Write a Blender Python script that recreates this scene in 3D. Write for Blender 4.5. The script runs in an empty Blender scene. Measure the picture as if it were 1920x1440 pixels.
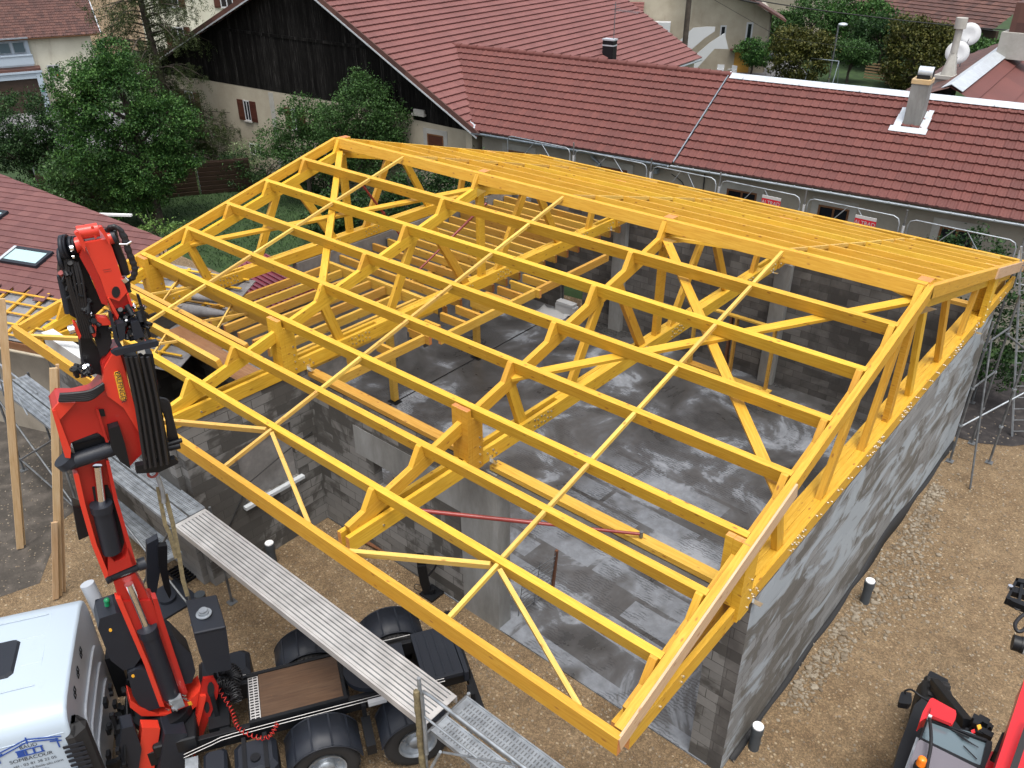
import bpy, bmesh, math, random
from mathutils import Vector, Matrix
import numpy as np
R_ = math.radians
SC = bpy.context.scene
COL = SC.collection
rnd = random.Random(7)
# ---------------------------------------------------------------- camera
cam = bpy.data.cameras.new('camera'); cam_o = bpy.data.objects.new('camera', cam); COL.objects.link(cam_o)
cam.sensor_width = 36.0; cam.lens = 1557.274 / 1920 * 36.0
cam.clip_start = 0.1; cam.clip_end = 2000
CAMR = Matrix(((0.75952061, 0.65047499, -0.0032759), (-0.32566487, 0.38460919, 0.86372343), (0.56309043, -0.6549489, 0.50395546)))
cam_o.matrix_world = Matrix.Translation((17.253, -13.36, 11.6487)) @ CAMR.transposed().to_4x4()
SC.camera = cam_o
# ---------------------------------------------------------------- sky, sun, exposure (bright overcast)
W = bpy.data.worlds.new("World"); SC.world = W; W.use_nodes = True
nt = W.node_tree; bg = nt.nodes['Background']
sky = nt.nodes.new('ShaderNodeTexSky'); sky.sky_type = 'NISHITA'; sky.sun_disc = False
SUN_EL, SUN_AZ = 72.0, 318.0     # degrees; azimuth of the sun seen from the scene, counter-clockwise from +x
sky.sun_elevation = R_(SUN_EL); sky.sun_rotation = R_(90 - SUN_AZ)
sky.air_density = 1.0; sky.dust_density = 4.0; sky.ozone_density = 1.0
hs = nt.nodes.new('ShaderNodeHueSaturation'); hs.inputs['Saturation'].default_value = 0.35
nt.links.new(sky.outputs[0], hs.inputs['Color']); nt.links.new(hs.outputs[0], bg.inputs['Color'])
bg.inputs['Strength'].default_value = 0.15
sl = bpy.data.lights.new('sun', 'SUN'); sl.energy = 1.5; sl.angle = R_(26); sl.color = (1.0, 0.96, 0.9)
so = bpy.data.objects.new('sun', sl); COL.objects.link(so)
sd = Vector((math.cos(R_(SUN_AZ)) * math.cos(R_(SUN_EL)), math.sin(R_(SUN_AZ)) * math.cos(R_(SUN_EL)), math.sin(R_(SUN_EL))))
so.rotation_euler = sd.to_track_quat('Z', 'Y').to_euler()
SC.view_settings.view_transform = 'Standard'; SC.view_settings.look = 'None'
SC.view_settings.exposure = 0.85; SC.view_settings.gamma = 1.0

# ---------------------------------------------------------------- mesh builder
class MB:
    """collects shapes and links them as ONE mesh object; every face gets UVs in metres"""
    def __init__(s, T=None):
        s.v = []; s.f = []; s.uv = []; s.mi = []; s.sm = []; s.T = T
    def add(s, vs, fs, uvs=None, mi=0, smooth=False):
        n = len(s.v)
        vs = [Vector(v) for v in vs]
        if uvs is None:
            ou, ov = rnd.uniform(0, 50), rnd.uniform(0, 50); uvs = []
            for f in fs:
                a, b, c = vs[f[0]], vs[f[1]], vs[f[2]]
                nn = (b - a).cross(c - a); ax = max(range(3), key=lambda i: abs(nn[i]))
                if ax == 2: uvs.append([(vs[i].x, vs[i].y) for i in f])
                elif ax == 1: uvs.append([(vs[i].x, vs[i].z) for i in f])
                else: uvs.append([(vs[i].y, vs[i].z) for i in f])
        if s.T is not None: vs = [s.T @ v for v in vs]
        s.v += vs
        for f, u in zip(fs, uvs):
            s.f.append([i + n for i in f]); s.uv.append(u); s.sm.append(smooth)
            s.mi.append(mi)
    def box(s, lo, hi, mi=0):
        x0, y0, z0 = lo; x1, y1, z1 = hi
        vs = [(x0, y0, z0), (x1, y0, z0), (x1, y1, z0), (x0, y1, z0), (x0, y0, z1), (x1, y0, z1), (x1, y1, z1), (x0, y1, z1)]
        s.add(vs, [[0, 3, 2, 1], [4, 5, 6, 7], [0, 1, 5, 4], [1, 2, 6, 5], [2, 3, 7, 6], [3, 0, 4, 7]], None, mi)
    def beam(s, p0, p1, w, h, up=(0, 0, 1), mi=0, mi_end=None, cut=None):
        """rectangular bar from p0 to p1 (centre line), w across, h along up; u runs along it"""
        p0, p1 = Vector(p0), Vector(p1); d = (p1 - p0); L = d.length; d.normalize(); up = Vector(up)
        side = d.cross(up).normalized(); up = side.cross(d).normalized()
        a = side * (w / 2); b = up * (h / 2)
        vs = [p0 - a - b, p0 + a - b, p0 + a + b, p0 - a + b, p1 - a - b, p1 + a - b, p1 + a + b, p1 - a + b]
        ou, ov = rnd.uniform(0, 40), rnd.uniform(0, 40)
        def q(l0, l1): return [(ou, ov + l0), (ou + L, ov + l0), (ou + L, ov + l1), (ou, ov + l1)]
        fs = [[1, 5, 6, 2], [4, 0, 3, 7], [2, 6, 7, 3], [0, 4, 5, 1]]
        us = [q(0, h), [(ou + L, ov + 2), (ou, ov + 2), (ou, ov + 2 + h), (ou + L, ov + 2 + h)], q(h, h + w), q(4, 4 + w)]
        s.add(vs, fs, us, mi)
        e = [(0, 0), (w, 0), (w, h), (0, h)]
        s.add(vs, [[0, 1, 2, 3], [5, 4, 7, 6]], [e, e], mi if mi_end is None else mi_end)
    def prism(s, poly, origin, ux, uy, depth, mi=0, mi_side=None):
        """polygon (2d, in ux/uy from origin) extruded both ways by depth/2 along ux x uy"""
        o, ux, uy = Vector(origin), Vector(ux).normalized(), Vector(uy).normalized()
        n = ux.cross(uy).normalized() * (depth / 2)
        area = sum(poly[i][0] * poly[(i + 1) % len(poly)][1] - poly[(i + 1) % len(poly)][0] * poly[i][1] for i in range(len(poly)))
        if area < 0: poly = poly[::-1]
        k = len(poly); P = [o + ux * p[0] + uy * p[1] for p in poly]
        vs = [p + n for p in P] + [p - n for p in P]
        ou, ov = rnd.uniform(0, 40), rnd.uniform(0, 40)
        s.add(vs, [list(range(k)), list(range(2 * k - 1, k - 1, -1))], [[(ou + p[0], ov + p[1]) for p in poly], [(ou + p[0], ov + 3 + p[1]) for p in poly[::-1]]], mi)
        fs = []; us = []
        for i in range(k):
            j = (i + 1) % k; l = (P[j] - P[i]).length
            fs.append([i + k, j + k, j, i]); us.append([(ou, ov + 5), (ou + l, ov + 5), (ou + l, ov + 5 + depth), (ou, ov + 5 + depth)])
        s.add(vs, fs, us, mi if mi_side is None else mi_side)
    def cyl(s, p0, p1, r, n=10, r1=None, mi=0, caps=True, mi_cap=None):
        p0, p1 = Vector(p0), Vector(p1); r1 = r if r1 is None else r1
        d = (p1 - p0); L = d.length; d.normalize()
        a = d.orthogonal().normalized(); b = d.cross(a)
        vs = []
        for p, rr in ((p0, r), (p1, r1)):
            for i in range(n):
                t = 2 * math.pi * i / n; vs.append(p + (a * math.cos(t) + b * math.sin(t)) * rr)
        fs = [[i, (i + 1) % n, n + (i + 1) % n, n + i] for i in range(n)]
        c = 2 * math.pi * r / n
        us = [[(0, c * i), (0, c * (i + 1)), (L, c * (i + 1)), (L, c * i)] for i in range(n)]
        s.add(vs, fs, us, mi, True)
        if caps:
            pc = [(math.cos(2 * math.pi * i / n) * r, math.sin(2 * math.pi * i / n) * r) for i in range(n)]
            s.add(vs, [list(range(n - 1, -1, -1)), list(range(n, 2 * n))], [pc[::-1], pc], mi if mi_cap is None else mi_cap)
    def tube(s, pts, r, n=8, mi=0, smooth_pts=0, rad=None):
        pts = [Vector(p) for p in pts]
        if smooth_pts: pts = catmull(pts, smooth_pts)
        m = len(pts); vs = []; d0 = (pts[1] - pts[0]).normalized(); a = d0.orthogonal().normalized()
        acc = 0; al = [0]
        for i in range(m):
            d = (pts[min(i + 1, m - 1)] - pts[max(i - 1, 0)])
            if d.length < 1e-9: d = d0
            d.normalize(); a = (a - d * a.dot(d)).normalized(); b = d.cross(a)
            rr = r if rad is None else rad(i / (m - 1))
            for j in range(n):
                t = 2 * math.pi * j / n; vs.append(pts[i] + (a * math.cos(t) + b * math.sin(t)) * rr)
            if i: acc += (pts[i] - pts[i - 1]).length; al.append(acc)
        fs = []; us = []; c = 2 * math.pi * r / n
        for i in range(m - 1):
            for j in range(n):
                k = (j + 1) % n
                fs.append([i * n + j, i * n + k, (i + 1) * n + k, (i + 1) * n + j])
                us.append([(al[i], c * j), (al[i], c * (j + 1)), (al[i + 1], c * (j + 1)), (al[i + 1], c * j)])
        s.add(vs, fs, us, mi, True)
        s.add(vs, [list(range(n - 1, -1, -1)), list(range((m - 1) * n, m * n))], None, mi)
    def lathe(s, prof, origin, axis, n=20, mi=0, a0=0.0, a1=360.0, ref=None, close=False):
        """profile [(r, h)] spun round axis at origin"""
        o = Vector(origin); ax = Vector(axis).normalized(); a = Vector(ref).normalized() if ref is not None else ax.orthogonal().normalized(); b = ax.cross(a)
        full = abs(a1 - a0) >= 359.9; m = n if full else n + 1; vs = []
        for i in range(m):
            t = R_(a0 + (a1 - a0) * i / n)
            for r, h in prof: vs.append(o + ax * h + (a * math.cos(t) + b * math.sin(t)) * r)
        k = len(prof); fs = []
        for i in range(n):
            i2 = (i + 1) % m
            for j in range(k - 1 + (1 if close else 0)):
                j2 = (j + 1) % k
                fs.append([i * k + j, i2 * k + j, i2 * k + j2, i * k + j2])
        s.add(vs, fs, None, mi, True)
    def ball(s, c, r, sc=(1, 1, 1), nu=12, nv=8, mi=0):
        c = Vector(c); vs = []; fs = []
        for i in range(nv + 1):
            t = math.pi * i / nv
            for j in range(nu):
                p = 2 * math.pi * j / nu
                vs.append(c + Vector((math.sin(t) * math.cos(p) * sc[0], math.sin(t) * math.sin(p) * sc[1], math.cos(t) * sc[2])) * r)
        for i in range(nv):
            for j in range(nu):
                k = (j + 1) % nu; fs.append([i * nu + j, (i + 1) * nu + j, (i + 1) * nu + k, i * nu + k])
        s.add(vs, fs, None, mi, True)
    def rbox(s, lo, hi, r=0.03, mi=0):
        """box with chamfered vertical and top edges"""
        x0, y0, z0 = lo; x1, y1, z1 = hi
        def ring(z, i): return [(x0 + r + i, y0 + i, z), (x1 - r - i, y0 + i, z), (x1 - i, y0 + r + i, z), (x1 - i, y1 - r - i, z), (x1 - r - i, y1 - i, z), (x0 + r + i, y1 - i, z), (x0 + i, y1 - r - i, z), (x0 + i, y0 + r + i, z)]
        vs = ring(z0, 0) + ring(z1 - r, 0) + ring(z1, r * .8)
        fs = [list(range(7, -1, -1)), list(range(16, 24))]
        for k in (0, 8):
            for i in range(8):
                j = (i + 1) % 8; fs.append([k + i, k + j, k + 8 + j, k + 8 + i])
        s.add(vs, fs, None, mi)
    def build(s, name, mats, parent=None, bevel=0.0, loc=None):
        me = bpy.data.meshes.new(name)
        o = bpy.data.objects.new(name, me)
        off = Vector((0, 0, 0))
        if loc is not None: off = Vector(loc)
        elif s.v:
            n = len(s.v); off = Vector((sum(v.x for v in s.v) / n, sum(v.y for v in s.v) / n, min(v.z for v in s.v)))
        me.from_pydata([tuple(v - off) for v in s.v], [], s.f)
        ul = me.uv_layers.new(name='UVMap'); flat = []
        for u in s.uv:
            for a in u: flat += [a[0], a[1]]
        ul.data.foreach_set('uv', flat)
        if not isinstance(mats, (list, tuple)): mats = [mats]
        for m in mats: me.materials.append(m)
        me.polygons.foreach_set('material_index', s.mi); me.polygons.foreach_set('use_smooth', s.sm)
        me.update()
        COL.objects.link(o)
        if parent is not None:
            o.parent = parent
            po = world_loc(parent); o.location = off - po
        else: o.location = off
        if bevel:
            b = o.modifiers.new('bevel', 'BEVEL'); b.width = bevel; b.segments = 1; b.limit_method = 'ANGLE'; b.angle_limit = R_(40)
        return o
def world_loc(o):
    v = Vector(o.location)
    while o.parent is not None: o = o.parent; v += Vector(o.location)
    return v
def catmull(pts, k):
    out = []
    P = [pts[0]] + list(pts) + [pts[-1]]
    for i in range(1, len(P) - 2):
        for j in range(k):
            t = j / k; a, b, c, d = P[i - 1], P[i], P[i + 1], P[i + 2]
            out.append(0.5 * ((2 * b) + (c - a) * t + (2 * a - 5 * b + 4 * c - d) * t * t + (3 * b - a - 3 * c + d) * t ** 3))
    out.append(pts[-1]); return out
def tag(o, label, cat, group=None, kind=None):
    if label: o['label'] = label
    if cat: o['category'] = cat
    if group: o['group'] = group
    if kind: o['kind'] = kind
    return o
def thing(name, loc, label, cat, group=None):
    o = bpy.data.objects.new(name, None); o.empty_display_size = 0.2; COL.objects.link(o); o.location = loc
    return tag(o, label, cat, group)

# ---------------------------------------------------------------- materials
def newmat(name, col, rough=0.6, metal=0.0, spec=None):
    m = bpy.data.materials.new(name); m.use_nodes = True; b = m.node_tree.nodes['Principled BSDF']
    b.inputs['Base Color'].default_value = (*col, 1); b.inputs['Roughness'].default_value = rough; b.inputs['Metallic'].default_value = metal
    if spec is not None: b.inputs['Specular IOR Level'].default_value = spec
    return m
class N:
    """small node helper"""
    def __init__(s, m): s.t = m.node_tree; s.b = s.t.nodes['Principled BSDF']
    def n(s, typ, **k):
        x = s.t.nodes.new(typ)
        for a, v in k.items():
            if a.startswith('i_'):
                key = a[2:]; key = int(key) if key.isdigit() else key.replace('_', ' ')
                x.inputs[key].default_value = v
            else: setattr(x, a, v)
        return x
    def l(s, a, b): s.t.links.new(a, b)
    def coord(s, kind='Object', scale=(1, 1, 1), rot=(0, 0, 0)):
        tc = s.n('ShaderNodeTexCoord'); mp = s.n('ShaderNodeMapping'); mp.inputs['Scale'].default_value = scale; mp.inputs['Rotation'].default_value = rot
        if kind == 'World':
            g = s.n('ShaderNodeNewGeometry'); s.l(g.outputs['Position'], mp.inputs['Vector'])
        else: s.l(tc.outputs[kind], mp.inputs['Vector'])
        return mp.outputs[0]
    def noise(s, vec, scale, detail=4, rough=0.55, dist=0.0):
        x = s.n('ShaderNodeTexNoise'); x.inputs['Scale'].default_value = scale; x.inputs['Detail'].default_value = detail
        x.inputs['Roughness'].default_value = rough; x.inputs['Distortion'].default_value = dist; s.l(vec, x.inputs['Vector']); return x.outputs['Fac']
    def ramp(s, fac, stops, interp='LINEAR'):
        x = s.n('ShaderNodeValToRGB'); x.color_ramp.interpolation = interp; e = x.color_ramp.elements
        while len(e) > 2: e.remove(e[-1])
        while len(e) < len(stops): e.new(0.5)
        for i, (p, c) in enumerate(stops):
            e[i].position = p; e[i].color = (*c, 1) if len(c) == 3 else c
        s.l(fac, x.inputs[0]); return x.outputs[0]
    def mix(s, fac, a, b, mode='MIX'):
        x = s.n('ShaderNodeMix', data_type='RGBA', blend_type=mode)
        for i, v in ((0, fac), (6, a), (7, b)):
            if hasattr(v, 'type') and hasattr(v, 'node'): s.l(v, x.inputs[i])
            elif i == 0: x.inputs[0].default_value = v
            else: x.inputs[i].default_value = (*v, 1)
        return x.outputs[2]
    def math(s, op, a, b=0.0, clamp=False):
        x = s.n('ShaderNodeMath', operation=op); x.use_clamp = clamp
        for i, v in ((0, a), (1, b)):
            if hasattr(v, 'node'): s.l(v, x.inputs[i])
            else: x.inputs[i].default_value = v
        return x.outputs[0]
    def col(s, c): s.l(c, s.b.inputs['Base Color'])
    def rough(s, c): s.l(c, s.b.inputs['Roughness'])
    def bump(s, h, strength=0.3, dist=0.02):
        x = s.n('ShaderNodeBump'); x.inputs['Strength'].default_value = strength; x.inputs['Distance'].default_value = dist
        s.l(h, x.inputs['Height']); s.l(x.outputs[0], s.b.inputs['Normal'])
def G(v): return (v, v, v)
def wood(name, lo, mid, hi, knot=(0.25, 0.09, 0.02), rough=0.5, knots=0.2):
    m = newmat(name, mid, rough, 0.0, 0.45); n = N(m)
    v = n.coord('UV', (1.2, 16, 1)); v2 = n.coord('UV', (0.7, 3.0, 1)); vk = n.coord('UV', (4.2, 10, 1))
    g = n.noise(v, 2.0, 5, 0.6, 0.6); g2 = n.noise(v2, 1.5, 3)
    c = n.ramp(g, [(0.3, lo), (0.5, mid), (0.72, hi)])
    inf = n.n('ShaderNodeObjectInfo'); g3 = n.math('MULTIPLY_ADD', inf.outputs['Random'], 0.35); 
    c = n.mix(n.math('MULTIPLY', g2, 0.75), c, tuple(a * b for a, b in zip(mid, (1.02, 0.80, 0.55))))
    hsv = n.n('ShaderNodeHueSaturation'); n.l(c, hsv.inputs['Color'])
    n.l(n.math('ADD', n.math('MULTIPLY', inf.outputs['Random'], 0.016), 0.492), hsv.inputs['Hue'])
    n.l(n.math('ADD', n.math('MULTIPLY', inf.outputs['Random'], 0.22), 0.88), hsv.inputs['Value'])
    vo = n.n('ShaderNodeTexVoronoi'); vo.inputs['Scale'].default_value = 1.0; n.l(vk, vo.inputs['Vector'])
    k = n.ramp(vo.outputs['Distance'], [(knots * 0.45, G(1)), (knots, G(0))])
    sel = n.ramp(n.n('ShaderNodeSeparateColor').outputs[0], [(0.0, G(1)), (1.0, G(1))]) if False else None
    wn = n.n('ShaderNodeSeparateColor'); n.l(vo.outputs['Color'], wn.inputs[0])
    pick = n.ramp(wn.outputs[0], [(0.42, G(0)), (0.44, G(1))])
    kk = n.math('MULTIPLY', k, pick)
    c2 = n.mix(n.math('MULTIPLY', kk, 0.8), hsv.outputs[0], knot)
    n.col(c2); n.bump(g, 0.08, 0.004)
    return m
M = {}
M['wood'] = wood('yellow_timber', (0.42, 0.232, 0.018), (0.555, 0.338, 0.032), (0.655, 0.43, 0.065))
M['wood_low'] = wood('honey_timber', (0.40, 0.225, 0.035), (0.52, 0.32, 0.058), (0.62, 0.41, 0.11))
M['wood_pale'] = wood('pale_batten_timber', (0.46, 0.29, 0.055), (0.57, 0.395, 0.095), (0.67, 0.49, 0.16))
M['wood_raw'] = wood('raw_spruce_boards', (0.36, 0.26, 0.14), (0.48, 0.36, 0.22), (0.56, 0.45, 0.30), knots=0.1)
M['wood_grey'] = wood('fresh_cut_fascia', (0.40, 0.29, 0.18), (0.50, 0.37, 0.25), (0.60, 0.47, 0.33))
M['end'] = wood('end_grain', (0.38, 0.15, 0.04), (0.52, 0.23, 0.07), (0.60, 0.32, 0.12), knots=0.02)
M['ply'] = wood('brown_plywood', (0.10, 0.045, 0.022), (0.15, 0.07, 0.035), (0.2, 0.10, 0.05), knots=0.05)
M['osb'] = wood('brown_board', (0.16, 0.085, 0.045), (0.24, 0.13, 0.07), (0.32, 0.19, 0.11), knots=0.05)
M['deckply'] = wood('dark_deck_plywood', (0.035, 0.022, 0.015), (0.07, 0.042, 0.026), (0.11, 0.07, 0.042), knots=0.05)
def metal(name, col, rough, metalness=1.0, var=0.25, scale=6):
    m = newmat(name, col, rough, metalness); n = N(m); g = n.noise(n.coord('World'), scale, 5)
    n.col(n.ramp(g, [(0.3, tuple(c * (1 - var) for c in col)), (0.7, tuple(min(1, c * (1 + var)) for c in col))]))
    n.rough(n.math('ADD', n.math('MULTIPLY', g, 0.3), rough - 0.15)); return m
M['galv'] = metal('galvanised_steel', (0.30, 0.33, 0.36), 0.5, 0.6, 0.3)
M['galv_dark'] = metal('weathered_scaffold_steel', (0.16, 0.17, 0.18), 0.55, 0.6, 0.35)
M['bolt'] = metal('zinc_bolt', (0.75, 0.76, 0.74), 0.32, 1.0, 0.1)
M['alu'] = metal('worn_aluminium', (0.52, 0.51, 0.50), 0.5, 0.5, 0.15, 3)
M['chrome'] = newmat('chrome', (0.9, 0.9, 0.92), 0.08, 1.0)
M['zinc'] = metal('bright_zinc_flashing', (0.50, 0.54, 0.58), 0.45, 0.4, 0.12)
M['zinc_dark'] = metal('dull_zinc_gutter', (0.28, 0.32, 0.36), 0.4, 0.6, 0.25)
def paint(name, col, rough=0.35, dirt=0.25, coat=0.25, spec=0.5):
    m = newmat(name, col, rough); n = N(m); v = n.coord('World'); g = n.noise(v, 3.0, 6, 0.65)
    c = n.ramp(g, [(0.35, col), (0.62, col), (0.85, tuple(x * (1 - dirt) + 0.12 * dirt for x in col))]); n.col(c)
    n.rough(n.math('ADD', n.math('MULTIPLY', g, 0.25), rough - 0.1))
    n.b.inputs['Coat Weight'].default_value = coat; n.b.inputs['Coat Roughness'].default_value = 0.15; n.b.inputs['Specular IOR Level'].default_value = spec; return m
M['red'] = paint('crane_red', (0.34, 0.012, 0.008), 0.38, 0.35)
M['red_lit'] = paint('crane_red_lit', (0.56, 0.036, 0.018), 0.38, 0.3)  # brighter copy of the crane red, painted on faces that catch light
M['red_tele'] = paint('telehandler_red', (0.55, 0.012, 0.018), 0.3)
M['red_oxide'] = paint('red_oxide_steel', (0.22, 0.025, 0.02), 0.5)
M['black'] = paint('black_paint', (0.005, 0.006, 0.008), 0.45, 0.06, 0.0, 0.35)
M['plastic'] = paint('slate_black_plastic', (0.011, 0.014, 0.021), 0.5, 0.12, 0.0, 0.4)
M['rubber'] = newmat('rubber', (0.014, 0.014, 0.015), 0.75)
M['hose'] = newmat('hydraulic_hose', (0.010, 0.010, 0.012), 0.5)
M['grey_cab'] = paint('grey_cab_roof', (0.13, 0.12, 0.14), 0.5)
M['white'] = paint('cab_white', (0.36, 0.43, 0.50), 0.3, 0.12)
M['silver'] = paint('cab_silver_back', (0.36, 0.39, 0.43), 0.35, 0.2)
M['yellow_s'] = newmat('sticker_yellow', (0.75, 0.38, 0.03), 0.5)
M['blue_s'] = newmat('logo_blue', (0.015, 0.06, 0.28), 0.5)
M['letter'] = newmat('lettering_dark', (0.02, 0.025, 0.04), 0.5)
M['sign_red'] = newmat('sign_red', (0.5, 0.015, 0.03), 0.5)
M['sign_white'] = newmat('sign_white', (0.46, 0.47, 0.48), 0.5)
M['orange'] = newmat('beacon_orange', (0.85, 0.2, 0.01), 0.25)
M['green'] = newmat('green_cap', (0.0, 0.16, 0.06), 0.4)
M['strap'] = metal('worn_webbing', (0.16, 0.13, 0.07), 0.8, 0.0, 0.4, 20)
M['glass'] = newmat('glazing', (0.10, 0.14, 0.16), 0.06); M['glass'].node_tree.nodes['Principled BSDF'].inputs['Coat Weight'].default_value = 1.0
M['glass_dark'] = newmat('dark_window_pane', (0.012, 0.014, 0.017), 0.08)
M['skyglass'] = newmat('skylight_pane', (0.35, 0.5, 0.52), 0.05); M['skyglass'].node_tree.nodes['Principled BSDF'].inputs['Coat Weight'].default_value = 1.0
M['pvc_white'] = newmat('white_pvc', (0.8, 0.8, 0.8), 0.4)
M['pvc_grey'] = newmat('slate_grey_pvc', (0.05, 0.06, 0.07), 0.5)
M['dark_in'] = newmat('painted_interior_shade', (0.006, 0.006, 0.007), 0.9)  # shade painted as near-black colour inside openings, holes and hollows
M['shutter'] = wood('red_brown_shutter', (0.04, 0.013, 0.009), (0.07, 0.022, 0.014), (0.10, 0.034, 0.02), knots=0.02)
M['fencewood'] = wood('dark_fence_boards', (0.018, 0.012, 0.009), (0.035, 0.022, 0.016), (0.055, 0.038, 0.026), knots=0.03)
def concrete(name, lo, mid, hi, rough=0.8, scale=1.0, streak=1.0):
    m = newmat(name, mid, rough); n = N(m); v = n.coord('World', (1, 1, streak))
    a = n.noise(v, 0.9 * scale, 6, 0.6, 0.3); b = n.noise(v, 9 * scale, 5, 0.7)
    c = n.ramp(a, [(0.32, lo), (0.5, mid), (0.68, hi)]); c = n.mix(0.25, c, n.ramp(b, [(0.3, lo), (0.7, hi)]))
    n.col(c); n.bump(b, 0.25, 0.01); return m
M['conc'] = concrete('cast_concrete', (0.12, 0.12, 0.115), (0.2, 0.2, 0.19), (0.33, 0.34, 0.34), 0.75, 1.0, 0.3)
M['conc_light'] = concrete('light_concrete_lintel', (0.38, 0.41, 0.43), (0.5, 0.53, 0.55), (0.6, 0.63, 0.65))
M['render_grey'] = concrete('patchy_grey_render', (0.11, 0.105, 0.10), (0.17, 0.165, 0.16), (0.34, 0.32, 0.30), 0.8, 0.8)
def blockwall(name, dark, light, wet_edge=(0.47, 0.53), smear=0.0, mortar=(0.2, 0.2, 0.2)):
    m = newmat(name, light, 0.85); n = N(m); uv = n.coord('UV')
    br = n.n('ShaderNodeTexBrick'); n.l(uv, br.inputs['Vector'])
    br.inputs['Scale'].default_value = 1.0; br.inputs['Brick Width'].default_value = 0.5; br.inputs['Row Height'].default_value = 0.2
    br.inputs['Mortar Size'].default_value = 0.007; br.inputs['Mortar Smooth'].default_value = 0.3; br.inputs['Bias'].default_value = 0.0
    br.inputs['Color1'].default_value = (*G(0.62), 1); br.inputs['Color2'].default_value = (*G(1.0), 1); br.inputs['Mortar'].default_value = (*G(0.55), 1)
    v = n.coord('World'); vs = n.coord('World', (1, 1, 1.0))
    w = n.noise(vs, 0.75, 5, 0.62, 0.5)
    # per-block jitter shifts the wet line so that damp stops at block edges
    sc = n.n('ShaderNodeSeparateColor'); n.l(br.outputs['Color'], sc.inputs[0])
    w2 = n.math('ADD', w, n.math('MULTIPLY', n.math('SUBTRACT', sc.outputs[0], 0.8), 0.35))
    wet = n.ramp(w2, [(wet_edge[0], G(0)), (wet_edge[1], G(1))])
    base = n.mix(wet, dark, light)
    c = n.mix(0.8, base, br.outputs['Color'], 'MULTIPLY')
    f = n.noise(v, 14, 5, 0.7); c = n.mix(0.3, c, n.ramp(f, [(0.3, G(0.6)), (0.7, G(1.0))]), 'MULTIPLY')
    if smear:
        sm = n.noise(n.coord('World', (1.0, 0.55, 1.7)), 1.0, 5, 0.6, 0.9)
        c = n.mix(n.ramp(sm, [(0.49, G(0)), (0.56, G(smear))]), c, (0.33, 0.375, 0.41))
    n.col(c); h = n.math('ADD', n.math('MULTIPLY', br.outputs['Fac'], -1.0), n.math('MULTIPLY', f, 0.3)); n.bump(h, 0.5, 0.012)
    return m
M['block'] = blockwall('concrete_block_wall', (0.095, 0.09, 0.082), (0.22, 0.215, 0.205))
M['block_dark'] = blockwall('damp_block_wall', (0.075, 0.07, 0.066), (0.155, 0.148, 0.14), (0.42, 0.6))
M['block_out'] = blockwall('smeared_block_wall', (0.15, 0.143, 0.128), (0.24, 0.245, 0.245), (0.46, 0.50), 0.8)
def plaster(name, lo, hi, stain=(0.2, 0.14, 0.09)):
    m = newmat(name, hi, 0.9); n = N(m); v = n.coord('World')
    a = n.noise(v, 0.8, 6, 0.6); b = n.noise(n.coord('World', (1.5, 1.5, 0.25)), 1.6, 5, 0.6)
    c = n.ramp(a, [(0.3, lo), (0.65, hi)]); c = n.mix(n.ramp(b, [(0.58, G(0)), (0.85, G(0.55))]), c, stain)
    f = n.noise(v, 25, 4); n.col(n.mix(0.12, c, n.ramp(f, [(0.3, G(0.4)), (0.7, G(1))]), 'MULTIPLY')); n.bump(f, 0.2, 0.01); return m
M['plaster_cream'] = plaster('cream_plaster', (0.32, 0.28, 0.21), (0.42, 0.375, 0.29))
M['plaster_white'] = plaster('warm_white_plaster', (0.52, 0.50, 0.40), (0.64, 0.62, 0.51))
M['plaster_grey'] = plaster('greige_plaster', (0.23, 0.21, 0.175), (0.32, 0.295, 0.245))
M['plaster_dirty'] = plaster('stained_plaster', (0.22, 0.19, 0.15), (0.34, 0.30, 0.24), (0.12, 0.07, 0.05))
M['surround'] = concrete('grey_stone_surround', (0.26, 0.25, 0.22), (0.34, 0.33, 0.30), (0.42, 0.41, 0.38))
def tiles(name, a, b, c3, dark=(0.06, 0.02, 0.015)):
    m = newmat(name, b, 0.65); n = N(m); uv = n.coord('UV')
    vo = n.n('ShaderNodeTexVoronoi'); vo.inputs['Randomness'].default_value = 0.0; vo.inputs['Scale'].default_value = 1.0; n.l(uv, vo.inputs['Vector'])
    sc = n.n('ShaderNodeSeparateColor'); n.l(vo.outputs['Color'], sc.inputs[0])
    c = n.ramp(sc.outputs[0], [(0.0, a), (0.5, b), (1.0, c3)])
    w = n.noise(n.coord('World'), 0.35, 6, 0.65); c = n.mix(n.ramp(w, [(0.45, G(0)), (0.8, G(0.35))]), c, dark)
    f = n.noise(n.coord('World'), 12, 5, 0.7); c = n.mix(0.35, c, n.ramp(f, [(0.3, G(0.45)), (0.75, G(1.0))]), 'MULTIPLY')
    n.col(c); n.bump(f, 0.15, 0.01); return m
M['tile'] = tiles('red_brown_roof_tiles', (0.112, 0.032, 0.026), (0.126, 0.036, 0.029), (0.142, 0.042, 0.033))
M['tile_barn'] = tiles('faded_red_roof_tiles', (0.162, 0.060, 0.054), (0.176, 0.066, 0.059), (0.19, 0.072, 0.064))
M['tile_old'] = tiles('brown_mottled_tiles', (0.055, 0.023, 0.018), (0.085, 0.035, 0.027), (0.12, 0.052, 0.038))
M['shingle'] = tiles('dull_red_flat_tiles', (0.125, 0.046, 0.044), (0.145, 0.055, 0.051), (0.165, 0.066, 0.06))
M['sheet'] = paint('burgundy_sheet_metal', (0.16, 0.025, 0.04), 0.4)
M['felt'] = concrete('grey_underlay_felt', (0.10, 0.10, 0.105), (0.17, 0.17, 0.18), (0.26, 0.26, 0.27), 0.9, 2.0)
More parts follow.
